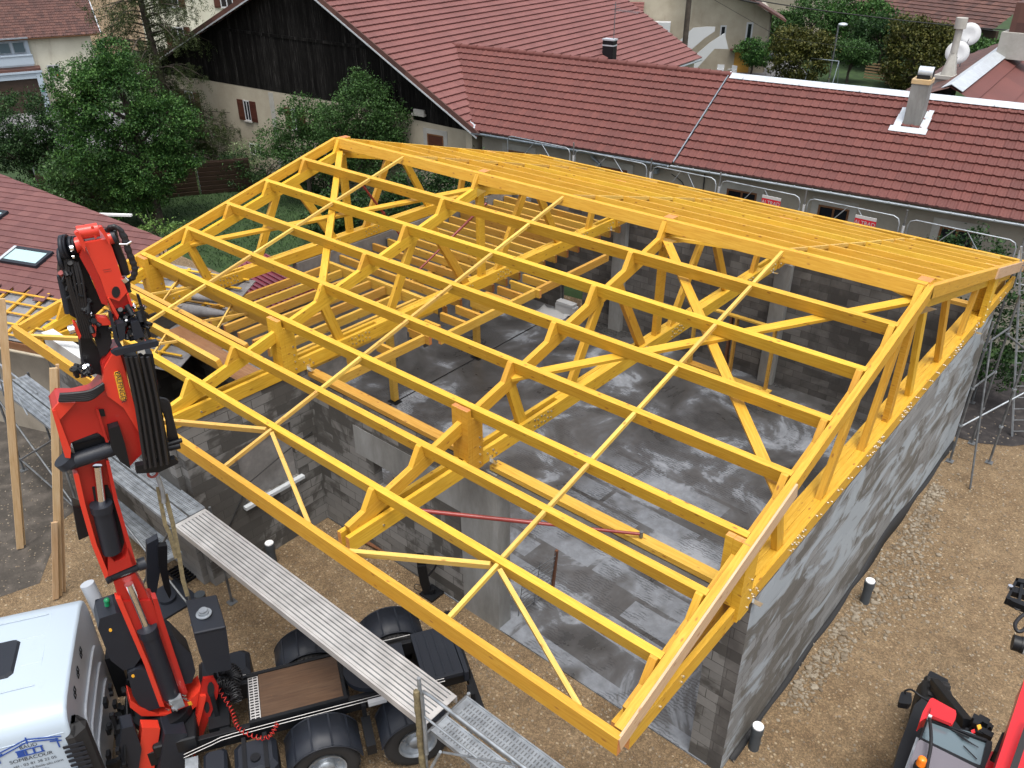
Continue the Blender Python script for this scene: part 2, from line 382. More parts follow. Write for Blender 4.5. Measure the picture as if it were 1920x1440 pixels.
def barnboards():
    m = newmat('weathered_black_boards', (0.02, 0.018, 0.016), 0.9, 0.0, 0.08); n = N(m); uv = n.coord('UV', (1, 1, 1))
    sep = n.n('ShaderNodeSeparateXYZ'); n.l(uv, sep.inputs[0])
    cell = n.math('FLOOR', n.math('MULTIPLY', sep.outputs[0], 5.5)); wn = n.n('ShaderNodeTexWhiteNoise', noise_dimensions='1D'); n.l(cell, wn.inputs['W'])
    st = n.noise(n.coord('UV', (26, 1.1, 1)), 1.0, 6, 0.75, 0.3); s2 = n.math('ADD', st, n.math('MULTIPLY', wn.outputs[0], 0.16))
    c = n.ramp(s2, [(0.45, (0.0035, 0.0032, 0.003)), (0.62, (0.009, 0.0085, 0.008)), (0.74, (0.030, 0.028, 0.026)), (0.86, (0.11, 0.105, 0.10))])
    n.col(c); fr = n.math('FRACT', n.math('MULTIPLY', sep.outputs[0], 5.5)); gap = n.ramp(fr, [(0.0, G(0)), (0.06, G(1))]); n.bump(gap, 0.6, 0.02); return m
M['barnboards'] = barnboards()
def leafmat(name, a, b, c3, trans=0.25):
    m = newmat(name, b, 0.55); n = N(m); g = n.n('ShaderNodeNewGeometry')
    cl = n.noise(n.coord('World'), 0.9, 3)
    f = n.math('ADD', n.math('MULTIPLY', g.outputs['Random Per Island'], 0.6), n.math('MULTIPLY', cl, 0.5))
    c = n.ramp(f, [(0.25, a), (0.55, b), (0.85, c3)]); n.col(c)
    n.b.inputs['Specular IOR Level'].default_value = 0.25
    tr = n.n('ShaderNodeBsdfTranslucent'); n.l(c, tr.inputs['Color']); mx = n.n('ShaderNodeMixShader'); mx.inputs[0].default_value = trans
    out = m.node_tree.nodes['Material Output']; n.l(n.b.outputs[0], mx.inputs[1]); n.l(tr.outputs[0], mx.inputs[2]); n.l(mx.outputs[0], out.inputs['Surface']); return m
M['leaf_mid'] = leafmat('mid_green_leaves', (0.012, 0.042, 0.010), (0.034, 0.095, 0.020), (0.088, 0.185, 0.042))
M['leaf_dark'] = leafmat('dark_green_leaves', (0.009, 0.026, 0.009), (0.020, 0.052, 0.015), (0.045, 0.098, 0.026))
M['leaf_light'] = leafmat('light_green_leaves', (0.05, 0.10, 0.02), (0.10, 0.19, 0.04), (0.2, 0.32, 0.09))
M['leaf_bush'] = leafmat('garden_tree_leaves', (0.02, 0.05, 0.014), (0.04, 0.095, 0.025), (0.075, 0.15, 0.04))
M['needle'] = leafmat('spruce_needles', (0.022, 0.036, 0.012), (0.042, 0.062, 0.020), (0.075, 0.10, 0.032), 0.1)
M['leaf_gold'] = leafmat('golden_evergreen_leaves', (0.022, 0.030, 0.006), (0.055, 0.062, 0.012), (0.11, 0.105, 0.022), 0.15)
M['leaf_pale'] = leafmat('variegated_leaves', (0.08, 0.12, 0.05), (0.18, 0.24, 0.11), (0.3, 0.36, 0.2))
M['bark'] = concrete('bark', (0.03, 0.024, 0.018), (0.055, 0.043, 0.033), (0.09, 0.075, 0.06), 0.95, 3.0)
# ================================================================ ground
def groundmat():
    m = newmat('tan_gravel', (0.3, 0.22, 0.14), 0.95); n = N(m); v = n.coord('World')
    big = n.noise(v, 0.25, 4); mid = n.noise(v, 2.2, 6, 0.7); vo = n.n('ShaderNodeTexVoronoi'); vo.inputs['Scale'].default_value = 46; n.l(v, vo.inputs['Vector'])
    vo2 = n.n('ShaderNodeTexVoronoi'); vo2.inputs['Scale'].default_value = 15; n.l(v, vo2.inputs['Vector'])
    c = n.ramp(mid, [(0.3, (0.11, 0.070, 0.035)), (0.5, (0.165, 0.111, 0.059)), (0.7, (0.225, 0.159, 0.090))])
    c = n.mix(n.ramp(big, [(0.35, G(0)), (0.65, G(0.35))]), c, (0.225, 0.165, 0.10))
    sc = n.n('ShaderNodeSeparateColor'); n.l(vo.outputs['Color'], sc.inputs[0])
    c = n.mix(0.75, c, n.ramp(sc.outputs[0], [(0.0, G(0.5)), (0.7, G(1.0)), (1.0, G(1.6))]), 'MULTIPLY')
    sc2 = n.n('ShaderNodeSeparateColor'); n.l(vo2.outputs['Color'], sc2.inputs[0])
    st = n.math('MULTIPLY', n.ramp(sc2.outputs[1], [(0.80, G(0)), (0.84, G(1))]), n.ramp(vo2.outputs['Distance'], [(0.25, G(1)), (0.36, G(0))]))
    c = n.mix(n.math('MULTIPLY', st, 0.7), c, (0.38, 0.31, 0.21)); n.col(c)
    h = n.math('ADD', n.math('MULTIPLY', vo.outputs['Distance'], -0.7), n.math('MULTIPLY', mid, 0.8)); n.bump(h, 0.7, 0.03); return m
M['gravel'] = groundmat()
M['soil'] = concrete('dark_damp_soil', (0.025, 0.022, 0.018), (0.05, 0.043, 0.036), (0.11, 0.095, 0.08), 0.95, 2.5)
M['tarry'] = concrete('black_loose_soil', (0.010, 0.009, 0.010), (0.02, 0.017, 0.018), (0.055, 0.048, 0.045), 0.9, 4)
M['lawn'] = concrete('lawn_turf', (0.010, 0.025, 0.005), (0.018, 0.042, 0.008), (0.028, 0.062, 0.012), 0.95, 1.5)
M['asphalt'] = concrete('worn_asphalt', (0.10, 0.10, 0.105), (0.14, 0.14, 0.145), (0.19, 0.19, 0.19), 0.9, 2)
def sheet(name, poly, z, mat, label=None, kind='structure', thick=0.0):
    mb = MB(); mb.add([(x, y, z) for x, y in poly], [list(range(len(poly)))], None)
    o = mb.build(name, mat); o['kind'] = kind
    if label: o['label'] = label
    return o
sheet('ground', [(-260, -160), (260, -160), (260, 420), (-260, 420)], 0.0, M['gravel'])
sheet('lawn', [(-60, 3.2), (-30, 1.0), (-0.5, 1.0), (-0.5, 6.9), (0, 7.3), (14.2, 9.0), (30, 10), (30, 130), (-60, 130)], 0.004, M['lawn'])
sheet('soil_bed', [(-14, -14), (1.5, -12.5), (2.2, -10.2), (0.6, -9.0), (-0.2, -7), (-14, -7)], 0.005, M['soil'])
sheet('dark_soil', [(14.42, 6.95), (14.9, 7.0), (15.6, 7.4), (16.2, 8.2), (18, 9.0), (22, 12), (13, 12), (13, 6.9)], 0.009, M['tarry'])
sheet('road', [(-46, 2), (-30, 5.5), (-22, 20), (-30, 60), (-36, 60), (-29, 22), (-37, 11.5), (-60, 8)], 0.012, M['asphalt'])
sheet('yard', [(-22, 44), (-9, 47.5), (-9, 52), (-14, 60), (-24, 60)], 0.013, M['asphalt'])
# concrete floor slab inside the building
def floormat():
    m = newmat('wet_stained_screed', (0.1, 0.1, 0.1), 0.4); n = N(m); v = n.coord('World')
    a = n.noise(v, 0.55, 7, 0.62, 0.6); b = n.noise(v, 6, 6, 0.7)
    c = n.ramp(a, [(0.36, (0.045, 0.044, 0.043)), (0.50, (0.08, 0.079, 0.08)), (0.555, (0.105, 0.108, 0.115)), (0.575, (0.18, 0.195, 0.215)), (0.66, (0.30, 0.32, 0.35))])
    # pale rectangles left where sheets lay
    br = n.n('ShaderNodeTexBrick'); vm = n.coord('World', (1, 1, 1), (0, 0, 0.04)); n.l(vm, br.inputs['Vector']); br.inputs['Scale'].default_value = 1.0
    br.inputs['Brick Width'].default_value = 2.3; br.inputs['Row Height'].default_value = 0.62; br.inputs['Mortar Size'].default_value = 0.055; br.inputs['Mortar Smooth'].default_value = 0.05
    br.inputs['Color1'].default_value = (*G(0), 1); br.inputs['Color2'].default_value = (*G(1), 1); br.inputs['Mortar'].default_value = (*G(0), 1)
    sc = n.n('ShaderNodeSeparateColor'); n.l(br.outputs['Color'], sc.inputs[0])
    pk = n.ramp(sc.outputs[0], [(0.28, G(0)), (0.33, G(1))])
    sx = n.n('ShaderNodeSeparateXYZ'); n.l(v, sx.inputs[0])
    # sheets lay in the right-hand half of the floor nearest the doorway
    xm = n.ramp(n.math('MULTIPLY', sx.outputs[0], 0.05), [(0.40, G(0)), (0.44, G(1))]); ym = n.ramp(n.math('ADD', n.math('MULTIPLY', sx.outputs[1], 0.05), 0.5), [(0.52, G(1)), (0.56, G(0))])
    mask = n.math('MULTIPLY', n.math('MULTIPLY', pk, xm), n.math('MULTIPLY', ym, n.ramp(n.noise(v, 0.8, 3), [(0.36, G(0.1)), (0.46, G(1))])))
    c = n.mix(n.math('MULTIPLY', mask, 0.85), c, n.ramp(b, [(0.3, (0.165, 0.18, 0.20)), (0.7, (0.225, 0.245, 0.275))]))
    # tyre scuffs
    wv = n.n('ShaderNodeTexWave', wave_type='RINGS'); wv.inputs['Scale'].default_value = 7.0; wv.inputs['Distortion'].default_value = 7.0; wv.inputs['Detail'].default_value = 3.0; wv.inputs['Detail Scale'].default_value = 2.0
    n.l(n.coord('World', (0.7, 0.7, 1)), wv.inputs['Vector'])
    lane = n.math('MULTIPLY', n.ramp(n.noise(n.coord('World', (1, 1, 1)), 0.9, 2, 0.5, 1.5), [(0.50, G(0)), (0.56, G(1))]), n.ramp(wv.outputs['Fac'], [(0.62, G(0)), (0.75, G(1))]))
    c = n.mix(n.math('MULTIPLY', lane, 0.55), c, (0.03, 0.03, 0.032))
    c = n.mix(0.3, c, n.ramp(b, [(0.3, G(0.5)), (0.7, G(1.1))]), 'MULTIPLY')
    n.col(c); n.rough(n.ramp(a, [(0.35, G(0.22)), (0.6, G(0.6))])); n.bump(b, 0.1, 0.005); return m
M['floor'] = floormat()
fl = MB(); fl.box((0.2, -5.22, -0.2), (14.2, 6.5, 0.03)); o = fl.build('floor_slab', M['floor']); o['kind'] = 'structure'
fl = MB(); fl.box((0.0, -7.9, -0.2), (4.75, -5.22, 0.012)); o = fl.build('floor_store', M['dark_in']); o['kind'] = 'structure'  # near-black floor colour stands in for the shade inside the store

# ================================================================ block walls
bld = thing('unfinished_building', (7.2, 0.7, 0), 'unfinished grey concrete block building under the yellow timber roof frame', 'building')
def wallpart(boxes, mats, name='wall', label=None, faces=None):
    """boxes: (lo, hi, material index); faces: {face: index} overrides, faces are -z +z -y +x +y -x"""
    mb = MB()
    for lo, hi, mi in boxes:
        k = len(mb.mi); mb.box(lo, hi, mi)
        for fi, v in (faces or {}).items(): mb.mi[k + fi] = v
    o = mb.build(name, mats, bld)
    if label: o['label'] = label
    return o
# gable wall on the right, its outer face smeared with mortar; short return at the doorway
wallpart([((14.2, -5.2, -0.1), (14.42, 6.75, 3.60), 0)], [M['block_dark'], M['block_out']], label='long gable end wall smeared with pale mortar', faces={3: 1})
wallpart([((13.88, -5.203, -0.1), (14.197, -4.98, 3.60), 0)], M['block'], name='pier')
wallpart([((0.22, 6.5, -0.1), (2.25, 6.72, 3.55), 0), ((2.25, 6.5, 1.1), (3.15, 6.72, 3.55), 0), ((2.25, 6.5, -0.1), (3.15, 6.72, 0.15), 0), ((3.15, 6.5, -0.1), (14.197, 6.72, 3.55), 0)], M['block_dark'], label='back wall of damp grey blocks')
for px in (0.6, 4.3, 9.35):
    wallpart([((px, 6.32, -0.1), (px + 0.42, 6.497, 3.54), 0)], M['conc'], name='pilaster')
wallpart([((0.0, -1.9, -0.1), (0.2, 6.72, 3.66), 0), ((0.0, -5.0, -0.1), (0.2, -1.9, 2.7), 0)], M['render_grey'], label='left wall with patchy grey render')
# store room that reaches out to the eave on the left
wallpart([((4.73, -7.98, -0.1), (4.93, -7.0, 3.70), 0), ((4.73, -7.0, -0.1), (4.93, -5.75, 1.45), 0), ((4.73, -7.0, 2.75), (4.93, -5.75, 3.70), 0), ((4.73, -5.75, -0.1), (4.93, -5.2, 3.70), 0)], M['block'])
wallpart([((4.76, -6.99, 1.45), (4.86, -5.76, 2.75), 0)], M['render_grey'], name='boarded_window')
wallpart([((4.90, -7.08, 1.38), (5.03, -5.68, 1.448), 0)], M['conc_light'], name='window_sill')
wallpart([((-0.1, -8.1, -0.1), (4.726, -7.9, 3.72), 0)], M['block'])
wallpart([((0.1, -8.12, 3.724), (4.5, -7.88, 4.06), 0)], M['conc_light'], name='lintel')
wallpart([((-0.1, -7.896, -0.1), (0.1, -5.0, 3.6), 0)], M['block_dark'])
wallpart([((0.23, -5.2, -0.1), (4.726, -5.0, 2.9), 0)], M['block'])
# porch wall between the store and the wide doorway
wallpart([((4.933, -5.2, -0.1), (6.7, -5.0, 3.52), 0), ((6.7, -5.2, -0.1), (7.25, -5.0, 1.7), 0), ((6.7, -5.2, 2.3), (7.25, -5.0, 3.52), 0), ((7.25, -5.2, -0.1), (9.05, -5.0, 3.52), 0)], M['block'])
wallpart([((9.053, -5.225, -0.1), (9.92, -4.9, 3.52), 0)], M['conc'], name='column')
wallpart([((6.2, -5.206, 2.3), (9.05, -5.2005, 2.95), 0)], M['conc'], name='lintel')
wallpart([((9.923, -5.19, 3.2), (13.9, -5.0, 3.52), 0)], M['conc'], name='lintel')
# rusty bar grille leaning in the doorway
g = thing('reinforcement_grille', (9.99, -4.3, 0), 'rusty steel bar grille leaning behind the concrete column', 'grille')
mb = MB()
for i in range(9): mb.cyl((10.0 + i * .015, -4.75, 0.15 + i * .12), (10.1 + i * .015, -3.95, 0.15 + i * .12), 0.008, 5)
for j in range(3): mb.cyl((9.98 + j * .05, -4.75 + j * .4, 0.03), (10.12 + j * .05, -4.75 + j * .4, 1.2), 0.008, 5)
mb.build('bars', M['galv_dark'], g)
mb = MB(); mb.beam((10.12, -3.9, 0.03), (10.2, -3.9, 1.2), 0.05, 0.05); mb.build('upright', M['ply'], g)

# ================================================================ timber roof frame
SL = 0.257; TH = math.atan(SL); CT, ST = math.cos(TH), math.sin(TH); ZR = 6.42
TX = [0.04, 4.83, 9.63, 14.285]
YK = [0.04, 1.16, 2.28, 3.40, 4.52, 5.64, 6.59, 7.53]
def zt(y): return ZR - SL * abs(y)
frame = thing('timber_roof_frame', (7.2, 0, 3.6), 'bright yellow timber roof frame of trusses and purlins, still without tiles', 'roof frame')
def E_(y, s): return Vector((0, s * y, zt(y)))
def dn(s): return Vector((0, s * CT, -ST))        # down the slope
def nm(s): return Vector((0, s * ST, CT))         # out of the slope
PW, PH = 0.10, 0.23
for s in (-1, 1):
    for i, y in enumerate(YK):
        c = E_(y, s) - dn(s) * (PW / 2) - nm(s) * (PH / 2)
        mb = MB(); mb.beam(c + Vector((-0.10, 0, 0)), c + Vector((14.36, 0, 0)), PW, PH, nm(s), 0, 1)
        mb.build('purlin', [M['wood'], M['end']], frame, bevel=0.004)
    ye = 8.46; c = Vector((0, s * ye, zt(ye) - 0.13))
    mb = MB(); mb.beam(c + Vector((-0.26, 0, 0)), c + Vector((14.49, 0, 0)), 0.10, 0.26, (0, 0, 1), 0, 1)
    mb.build('eave_beam', [M['wood'], M['end']], frame, bevel=0.004)
    # rake boards at both ends, plus the thin raw fascia on the right-hand gable
    for x0, w, m in ((14.415, 0.10, 'wood'), (-0.155, 0.10, 'wood')):
        a = Vector((x0, 0, ZR)) - nm(s) * 0.11; b = Vector((x0, s * 8.40, zt(8.40))) - nm(s) * 0.11
        mb = MB(); mb.beam(a, b, w, 0.22, nm(s)); mb.build('rake_board', M[m], frame, bevel=0.003)
    a = Vector((14.482, s * (4.6 if s < 0 else 5.2), zt(4.6 if s < 0 else 5.2))) - nm(s) * 0.115; b = Vector((14.482, s * 8.5, zt(8.5))) - nm(s) * 0.115
    mb = MB(); mb.beam(a, b, 0.03, 0.23, nm(s)); mb.build('fascia_board', M['wood_grey'], frame)
RB = PH + 0.0     # rafters lie right under the purlins
RH = 0.22
def truss(x, zc, gable):
    """two spaced bottom chords, a rafter pair, webs, cleats and posts"""
    mb = MB()
    w = 0.075; g = 0.088
    CH = 0.27
    for sx in (-1, 1):
        mb.beam((x + sx * g, -8.12, zc + CH / 2), (x + sx * g, 8.3, zc + CH / 2), w, CH, (0, 0, 1), 0, 1)
    # bolt heads on the right face
    xf = x + g + w / 2
    def bolt(y, z, r=0.018): mb.cyl((xf, y, z), (xf + 0.02, y, z), r, 7, mi=2)
    for s in (-1, 1):
        for y0 in (0.45, 3.6):
            for a in range(6):
                for b_ in range(2): bolt(s * (y0 + a * 0.09), zc + 0.07 + b_ * 0.12 + (a % 2) * 0.03)
        for a in range(4): bolt(s * (5.05 + a * .07), zc + 0.08 + (a % 2) * 0.1)
        bolt(s * 7.0, zc + 0.17); bolt(s * 7.03, zc + 0.10); bolt(s * 7.5, zc + 0.12)
        if gable:
            for a in range(12): bolt(s * (1.0 + a * .2), zc + 0.10 + (a % 2) * 0.1); 
    fy = [(-5.0, 6.9)] if gable else [(-3.3, -1.2), (-.45, 4.6)]
    for a_, b__ in fy: mb.beam((x, a_, zc + CH / 2 - .002), (x, b__, zc + CH / 2 - .002), 0.1, CH - .01)
    if gable: mb.beam((x - .19, -4.9, zc + CH / 2 - .004), (x - .19, 6.9, zc + CH / 2 - .004), .12, CH - .02)
    tr = mb.build('roof_truss', [M['wood'], M['end'], M['bolt']], frame, bevel=0.003)
    xb = [x - g - w / 2 - 0.0, x + g + w / 2]
    for s in (-1, 1):
        # rafter, with a bird's tail where it dies on the bottom chord
        a = Vector((x, 0, ZR)) - nm(s) * (RB + RH / 2); b = Vector((x, s * 8.1, zt(8.1))) - nm(s) * (RB + RH / 2)
        mb = MB(); mb.beam(a, b, 0.098, RH, nm(s)); mb.build('rafter', M['wood'], tr, bevel=0.003)
        for y in YK:
            if y == YK[5]: continue
            o = Vector((x - 0.048 + 0.048, s * y, zt(y)))
            p = [(0, 0), (0.035, 0), (0.27, -PH), (0, -PH)]
            mb = MB(); mb.prism([(q[0] + 0.002, q[1]) for q in p], o, dn(s), nm(s), 0.096)
            mb.build('cleat', M['wood'], tr)
        webs = [((0.55 if gable else 1.55), (1.25 if gable else 0.45)), (2.1, 3.05), (4.55, 4.2)]
        if gable: webs = [(0.5, 1.2), (2.05, 2.9), (4.6, 4.2)]
        for (yt, yb) in webs:
            zt_ = zt(yt) - (RB + RH) / CT + 0.05; zb = zc + 0.06
            mb = MB(); mb.beam((x, s * yt, zt_), (x, s * yb, zb), 0.095, 0.19, (0, 1, 0.3)); mb.build('web', M['wood'], tr, bevel=0.003)
        # stout post under the fifth purlin, proud of the chords
        def yb_(a, b): return min(s * a, s * b), max(s * a, s * b)
        mb = MB(); l0, h0 = yb_(5.645, 5.74); zt5 = zt(5.66) - 0.015
        mb.box((x - .16, l0, zc + .06), (x - .052, h0, zt5)); mb.box((x - .05, l0, zc + .275), (x + .05, h0, zt5 - .003)); mb.box((x + .052, l0, zc + .06), (x + .17, h0, zt5 - .001))
        l1, h1 = yb_(5.40, 5.643); zu = zt(5.45) - PH - .02
        mb.box((x + .127, l1, zc + .03), (x + .17, h1, zu)); mb.box((x - .16, l1, zc + .03), (x - .127, h1, zu)); mb.box((x + .05, l1, zc + .273), (x + .126, h1, zu - .002))
        for z in (0.14, 0.3, 0.44, 0.62): mb.cyl((x + .17, s * 5.48, zc + z), (x + .188, s * 5.48, zc + z), .018, 7, mi=2)
        for q in range(3): mb.mi[q * 6 + 1] = 1
        mb.build('post', [M['wood'], M['end'], M['bolt']], tr, bevel=0.003)
        # steel angle fixing the chord down to the wall plate
        mb = MB(); mb.box((x + g + w / 2 + .001, s * 5.18 - .03, zc - .01), (x + g + w / 2 + .006, s * 5.18 + .05, zc + .09)); mb.box((x + g + w / 2 + .001, s * 5.18 - .03, zc - .014), (x + g + w / 2 + .13, s * 5.18 + .05, zc - .008)); mb.build('angle_bracket', M['bolt'], tr)
    # king post with its end grain showing above the ridge
    mb = MB(); mb.box((x - 0.05, -0.10, zc + 0.06), (x + 0.05, 0.10, ZR - 0.26)); mb.build('king_post', M['wood'], tr, bevel=0.003)
    mb = MB(); mb.box((x - 0.10, 0.05, ZR - 0.3), (x + 0.10, 0.26, ZR + 0.02)); mb.mi[1] = 1; mb.build('ridge_block', [M['wood'], M['end']], tr, bevel=0.003)
    if x > 0:
        mb = MB(); mb.prism([(0, 0), (0.28, 0), (0, -0.2)], (x + 0.056, -0.145, ZR - 0.3), (1, 0, 0), (0, 0, 1), 0.006); mb.build('gusset_plate', M['bolt'], tr)
    return tr
ZC = [3.68, 3.72, 3.74, 3.61]
for i, x in enumerate(TX): truss(x, ZC[i], i == 3)
# spacer battens half-way along each bay, one short piece per gap, with a dark shoe
BX = [2.45, 7.22, 11.98]
for bx in BX:
    for s in (-1, 1):
        ys = YK + [8.46]
        for k in range(8):
            y0 = ys[k]; y1 = ys[k + 1] - (PW if k < 7 else 0.05)
            a = Vector((bx, s * y0, zt(y0))) - nm(s) * 0.035; b = Vector((bx, s * y1, zt(y1))) - nm(s) * 0.035
            if k == 7: a -= nm(s) * .03; b = Vector((bx - 0.12 * 0, s * 8.41, zt(8.41) - 0.06))
            mb = MB(); mb.beam(a, b, 0.055, 0.06, nm(s)); 
            e = b - dn(s) * 0.03 - nm(s) * 0.04
            if k < 7: mb.cyl(a + dn(s) * 0.015 - nm(s) * .035, a + dn(s) * 0.06 - nm(s) * .035, 0.022, 6, mi=1)
            mb.build('spacer_batten', [M['wood_pale'], M['galv_dark']], frame)
# struts from the last purlin out to the eave beam
for bx, ends in ((7.22, (5.15, 9.3)), (11.98, (10.15, 13.94)), (2.45, (0.4, 4.4))):
    for s in (-1, 1):
        for ex in ends:
            a = Vector((bx + (0.08 if ex > bx else -0.08), s * 7.56, zt(7.56) - 0.075)); b = Vector((ex, s * 8.41, zt(8.41) - 0.075))
            mb = MB(); mb.beam(a, b, 0.06, 0.095, nm(s)); mb.build('eave_strut', M['wood_pale'], frame)
# long wind braces let in under the purlins of the end bays
for s in (-1, 1):
    for (x0, y0, x1, y1) in ((0.05, 0.1, 4.75, 4.6), (0.05, 4.6, 4.75, 0.1), (9.65, 0.1, 14.25, 4.6), (9.65, 4.6, 14.25, 0.1)):
        d = 0.045 if (x0 < 5) == (y0 < 1) else 0.115
        a = Vector((x0, s * y0, zt(y0))) - nm(s) * (PH + d); b = Vector((x1, s * y1, zt(y1))) - nm(s) * (PH + d)
        mb = MB(); mb.beam(a, b, 0.155, 0.062, nm(s)); mb.build('wind_brace', M['wood'], frame, bevel=0.003)
# wall plates
for (x0, x1, y) in ((4.95, 9.45, -5.1), (9.75, 14.16, -5.1), (4.95, 14.16, 6.6)):
    mb = MB(); mb.beam((x0, y, 3.60), (x1, y, 3.60), 0.2, 0.09, (0, 0, 1), 0, 1); mb.build('wall_plate', [M['wood_low'], M['end']], frame)
# extra bearers of the left bay, with their thin crossed bridging
for (y, z, x0) in ((-6.85, 4.42, -0.05), (-6.25, 4.50, -0.05), (-5.42, 4.6, -0.05)):
    mb = MB(); mb.beam((x0, y, z), (4.73, y, z), 0.09, 0.24, nm(-1)); mb.build('bearer', M['wood_low'], frame)
for (x, y0, y1) in ((1.2, -6.8, -7.5), (3.2, -6.8, -7.5), (1.3, -6.2, -5.45), (3.3, -6.2, -5.45)):
    for dx in (-.3, .3):
        mb = MB(); mb.beam((x - dx, y0, 4.5), (x + dx, y1, 4.42 if y1 < -7 else 4.6), 0.03, 0.045); mb.build('bridging', M['wood_pale'], frame)

# ================================================================ attic floor over the left bay
att = thing('attic_floor', (2.5, 0, 3.4), 'honey coloured floor joists and beams hung inside the left bay of the roof', 'floor frame')
ZJ = 3.52
def jo(a, b, w=0.08, h=0.2, name='joist', m='wood_low'):
    mb = MB(); mb.beam(a, b, w, h, (0, 0, 1), 0, 1); return mb.build(name, [M[m], M['end']], att, bevel=0.002)
for y in (-1.05, 0.1, 1.1, 2.1, 3.1, 4.1, 5.1, 6.1):       # joists running with the ridge
    jo((0.24, y, ZJ - .12), (4.66, y, ZJ - .12))
    jo((0.24, y + .5, ZJ - .12), (4.66, y + .5, ZJ - .12))
for x in (0.5, 1.05, 1.6, 2.15, 2.7, 3.25, 3.8, 4.35):     # joists running across, towards the store
    jo((x, -4.95, ZJ - .12), (x, -1.2, ZJ - .12))
jo((0.24, -1.12, ZJ - .1), (4.66, -1.12, ZJ - .1), 0.1, 0.26, 'trimmer')
for x in (2.49,): jo((x, -1.3, ZJ - .36), (x, 6.45, ZJ - .36), 0.16, 0.24, 'beam')
# balcony frame carried beyond the second truss
jo((5.45, -5.0, ZJ - .02), (5.45, -2.5, ZJ - .02), 0.09, 0.2, 'trimmer'); jo((4.95, -2.5, ZJ - .02), (5.62, -2.5, ZJ - .02), 0.08, 0.2, 'trimmer')
jo((4.95, -2.0, ZJ - .02), (5.4, -2.0, ZJ - .02)); jo((5.75, -2.35, ZJ - .02), (5.75, 0.85, ZJ - .02), 0.09, 0.2, 'trimmer')
jo((4.95, 0.9, ZJ - .02), (5.9, 0.9, ZJ - .02), 0.08, 0.2, 'trimmer')
for y in (-1.5, -1.0, -.5, 0.0, .45, 1.4, 2.0): jo((4.95, y, ZJ - .02), (5.7, y, ZJ - .02))
for y in (-4.2, -3.4): jo((4.95, y, ZJ - .02), (5.4, y, ZJ - .02))
jo((5.75, 0.95, ZJ - .02), (5.75, 3.9, ZJ - .02), 0.09, 0.2, 'trimmer')
for y in (-1.0, 2.25):
    mb = MB(); mb.box((2.41, y - .08, 0.1), (2.57, y + .08, ZJ - .485)); mb.build('post', M['wood_low'], att, bevel=.003)
    mb = MB(); mb.box((2.33, y - .12, 0.035), (2.65, y + .12, 0.05)); mb.cyl((2.49, y, .05), (2.49, y, .1), .04, 8); mb.build('post_foot', M['black'], att)
for (x, y, a, b) in ((4.95, -2.5, 1, 0), (4.95, -2.0, 1, 0), (5.4, -2.46, 0, 1), (4.95, .9, 1, 0), (.25, .1, 1, 0), (.25, 1.1, 1, 0), (4.6, -1.2, 0, 1), (1.6, -1.25, 0, 1)):
    mb = MB(); mb.box((x, y - .055, ZJ - .24), (x + .05, y + .055, ZJ + .0)); mb.build('joist_hanger', M['galv_dark'], att)
for (x0, y0, x1, y1) in ((0.4, -5.3, 2.4, -7.0), (2.3, -5.5, 3.6, -6.6)):
    pass
mb = MB(); mb.box((0.5, -5.75, 3.30), (2.2, -5.3, 3.32)); mb.build('floor_board', M['osb'], att)
mb = MB(); mb.box((2.0, -6.05, 3.36), (3.9, -5.5, 3.38)); mb.build('floor_board', M['osb'], att)
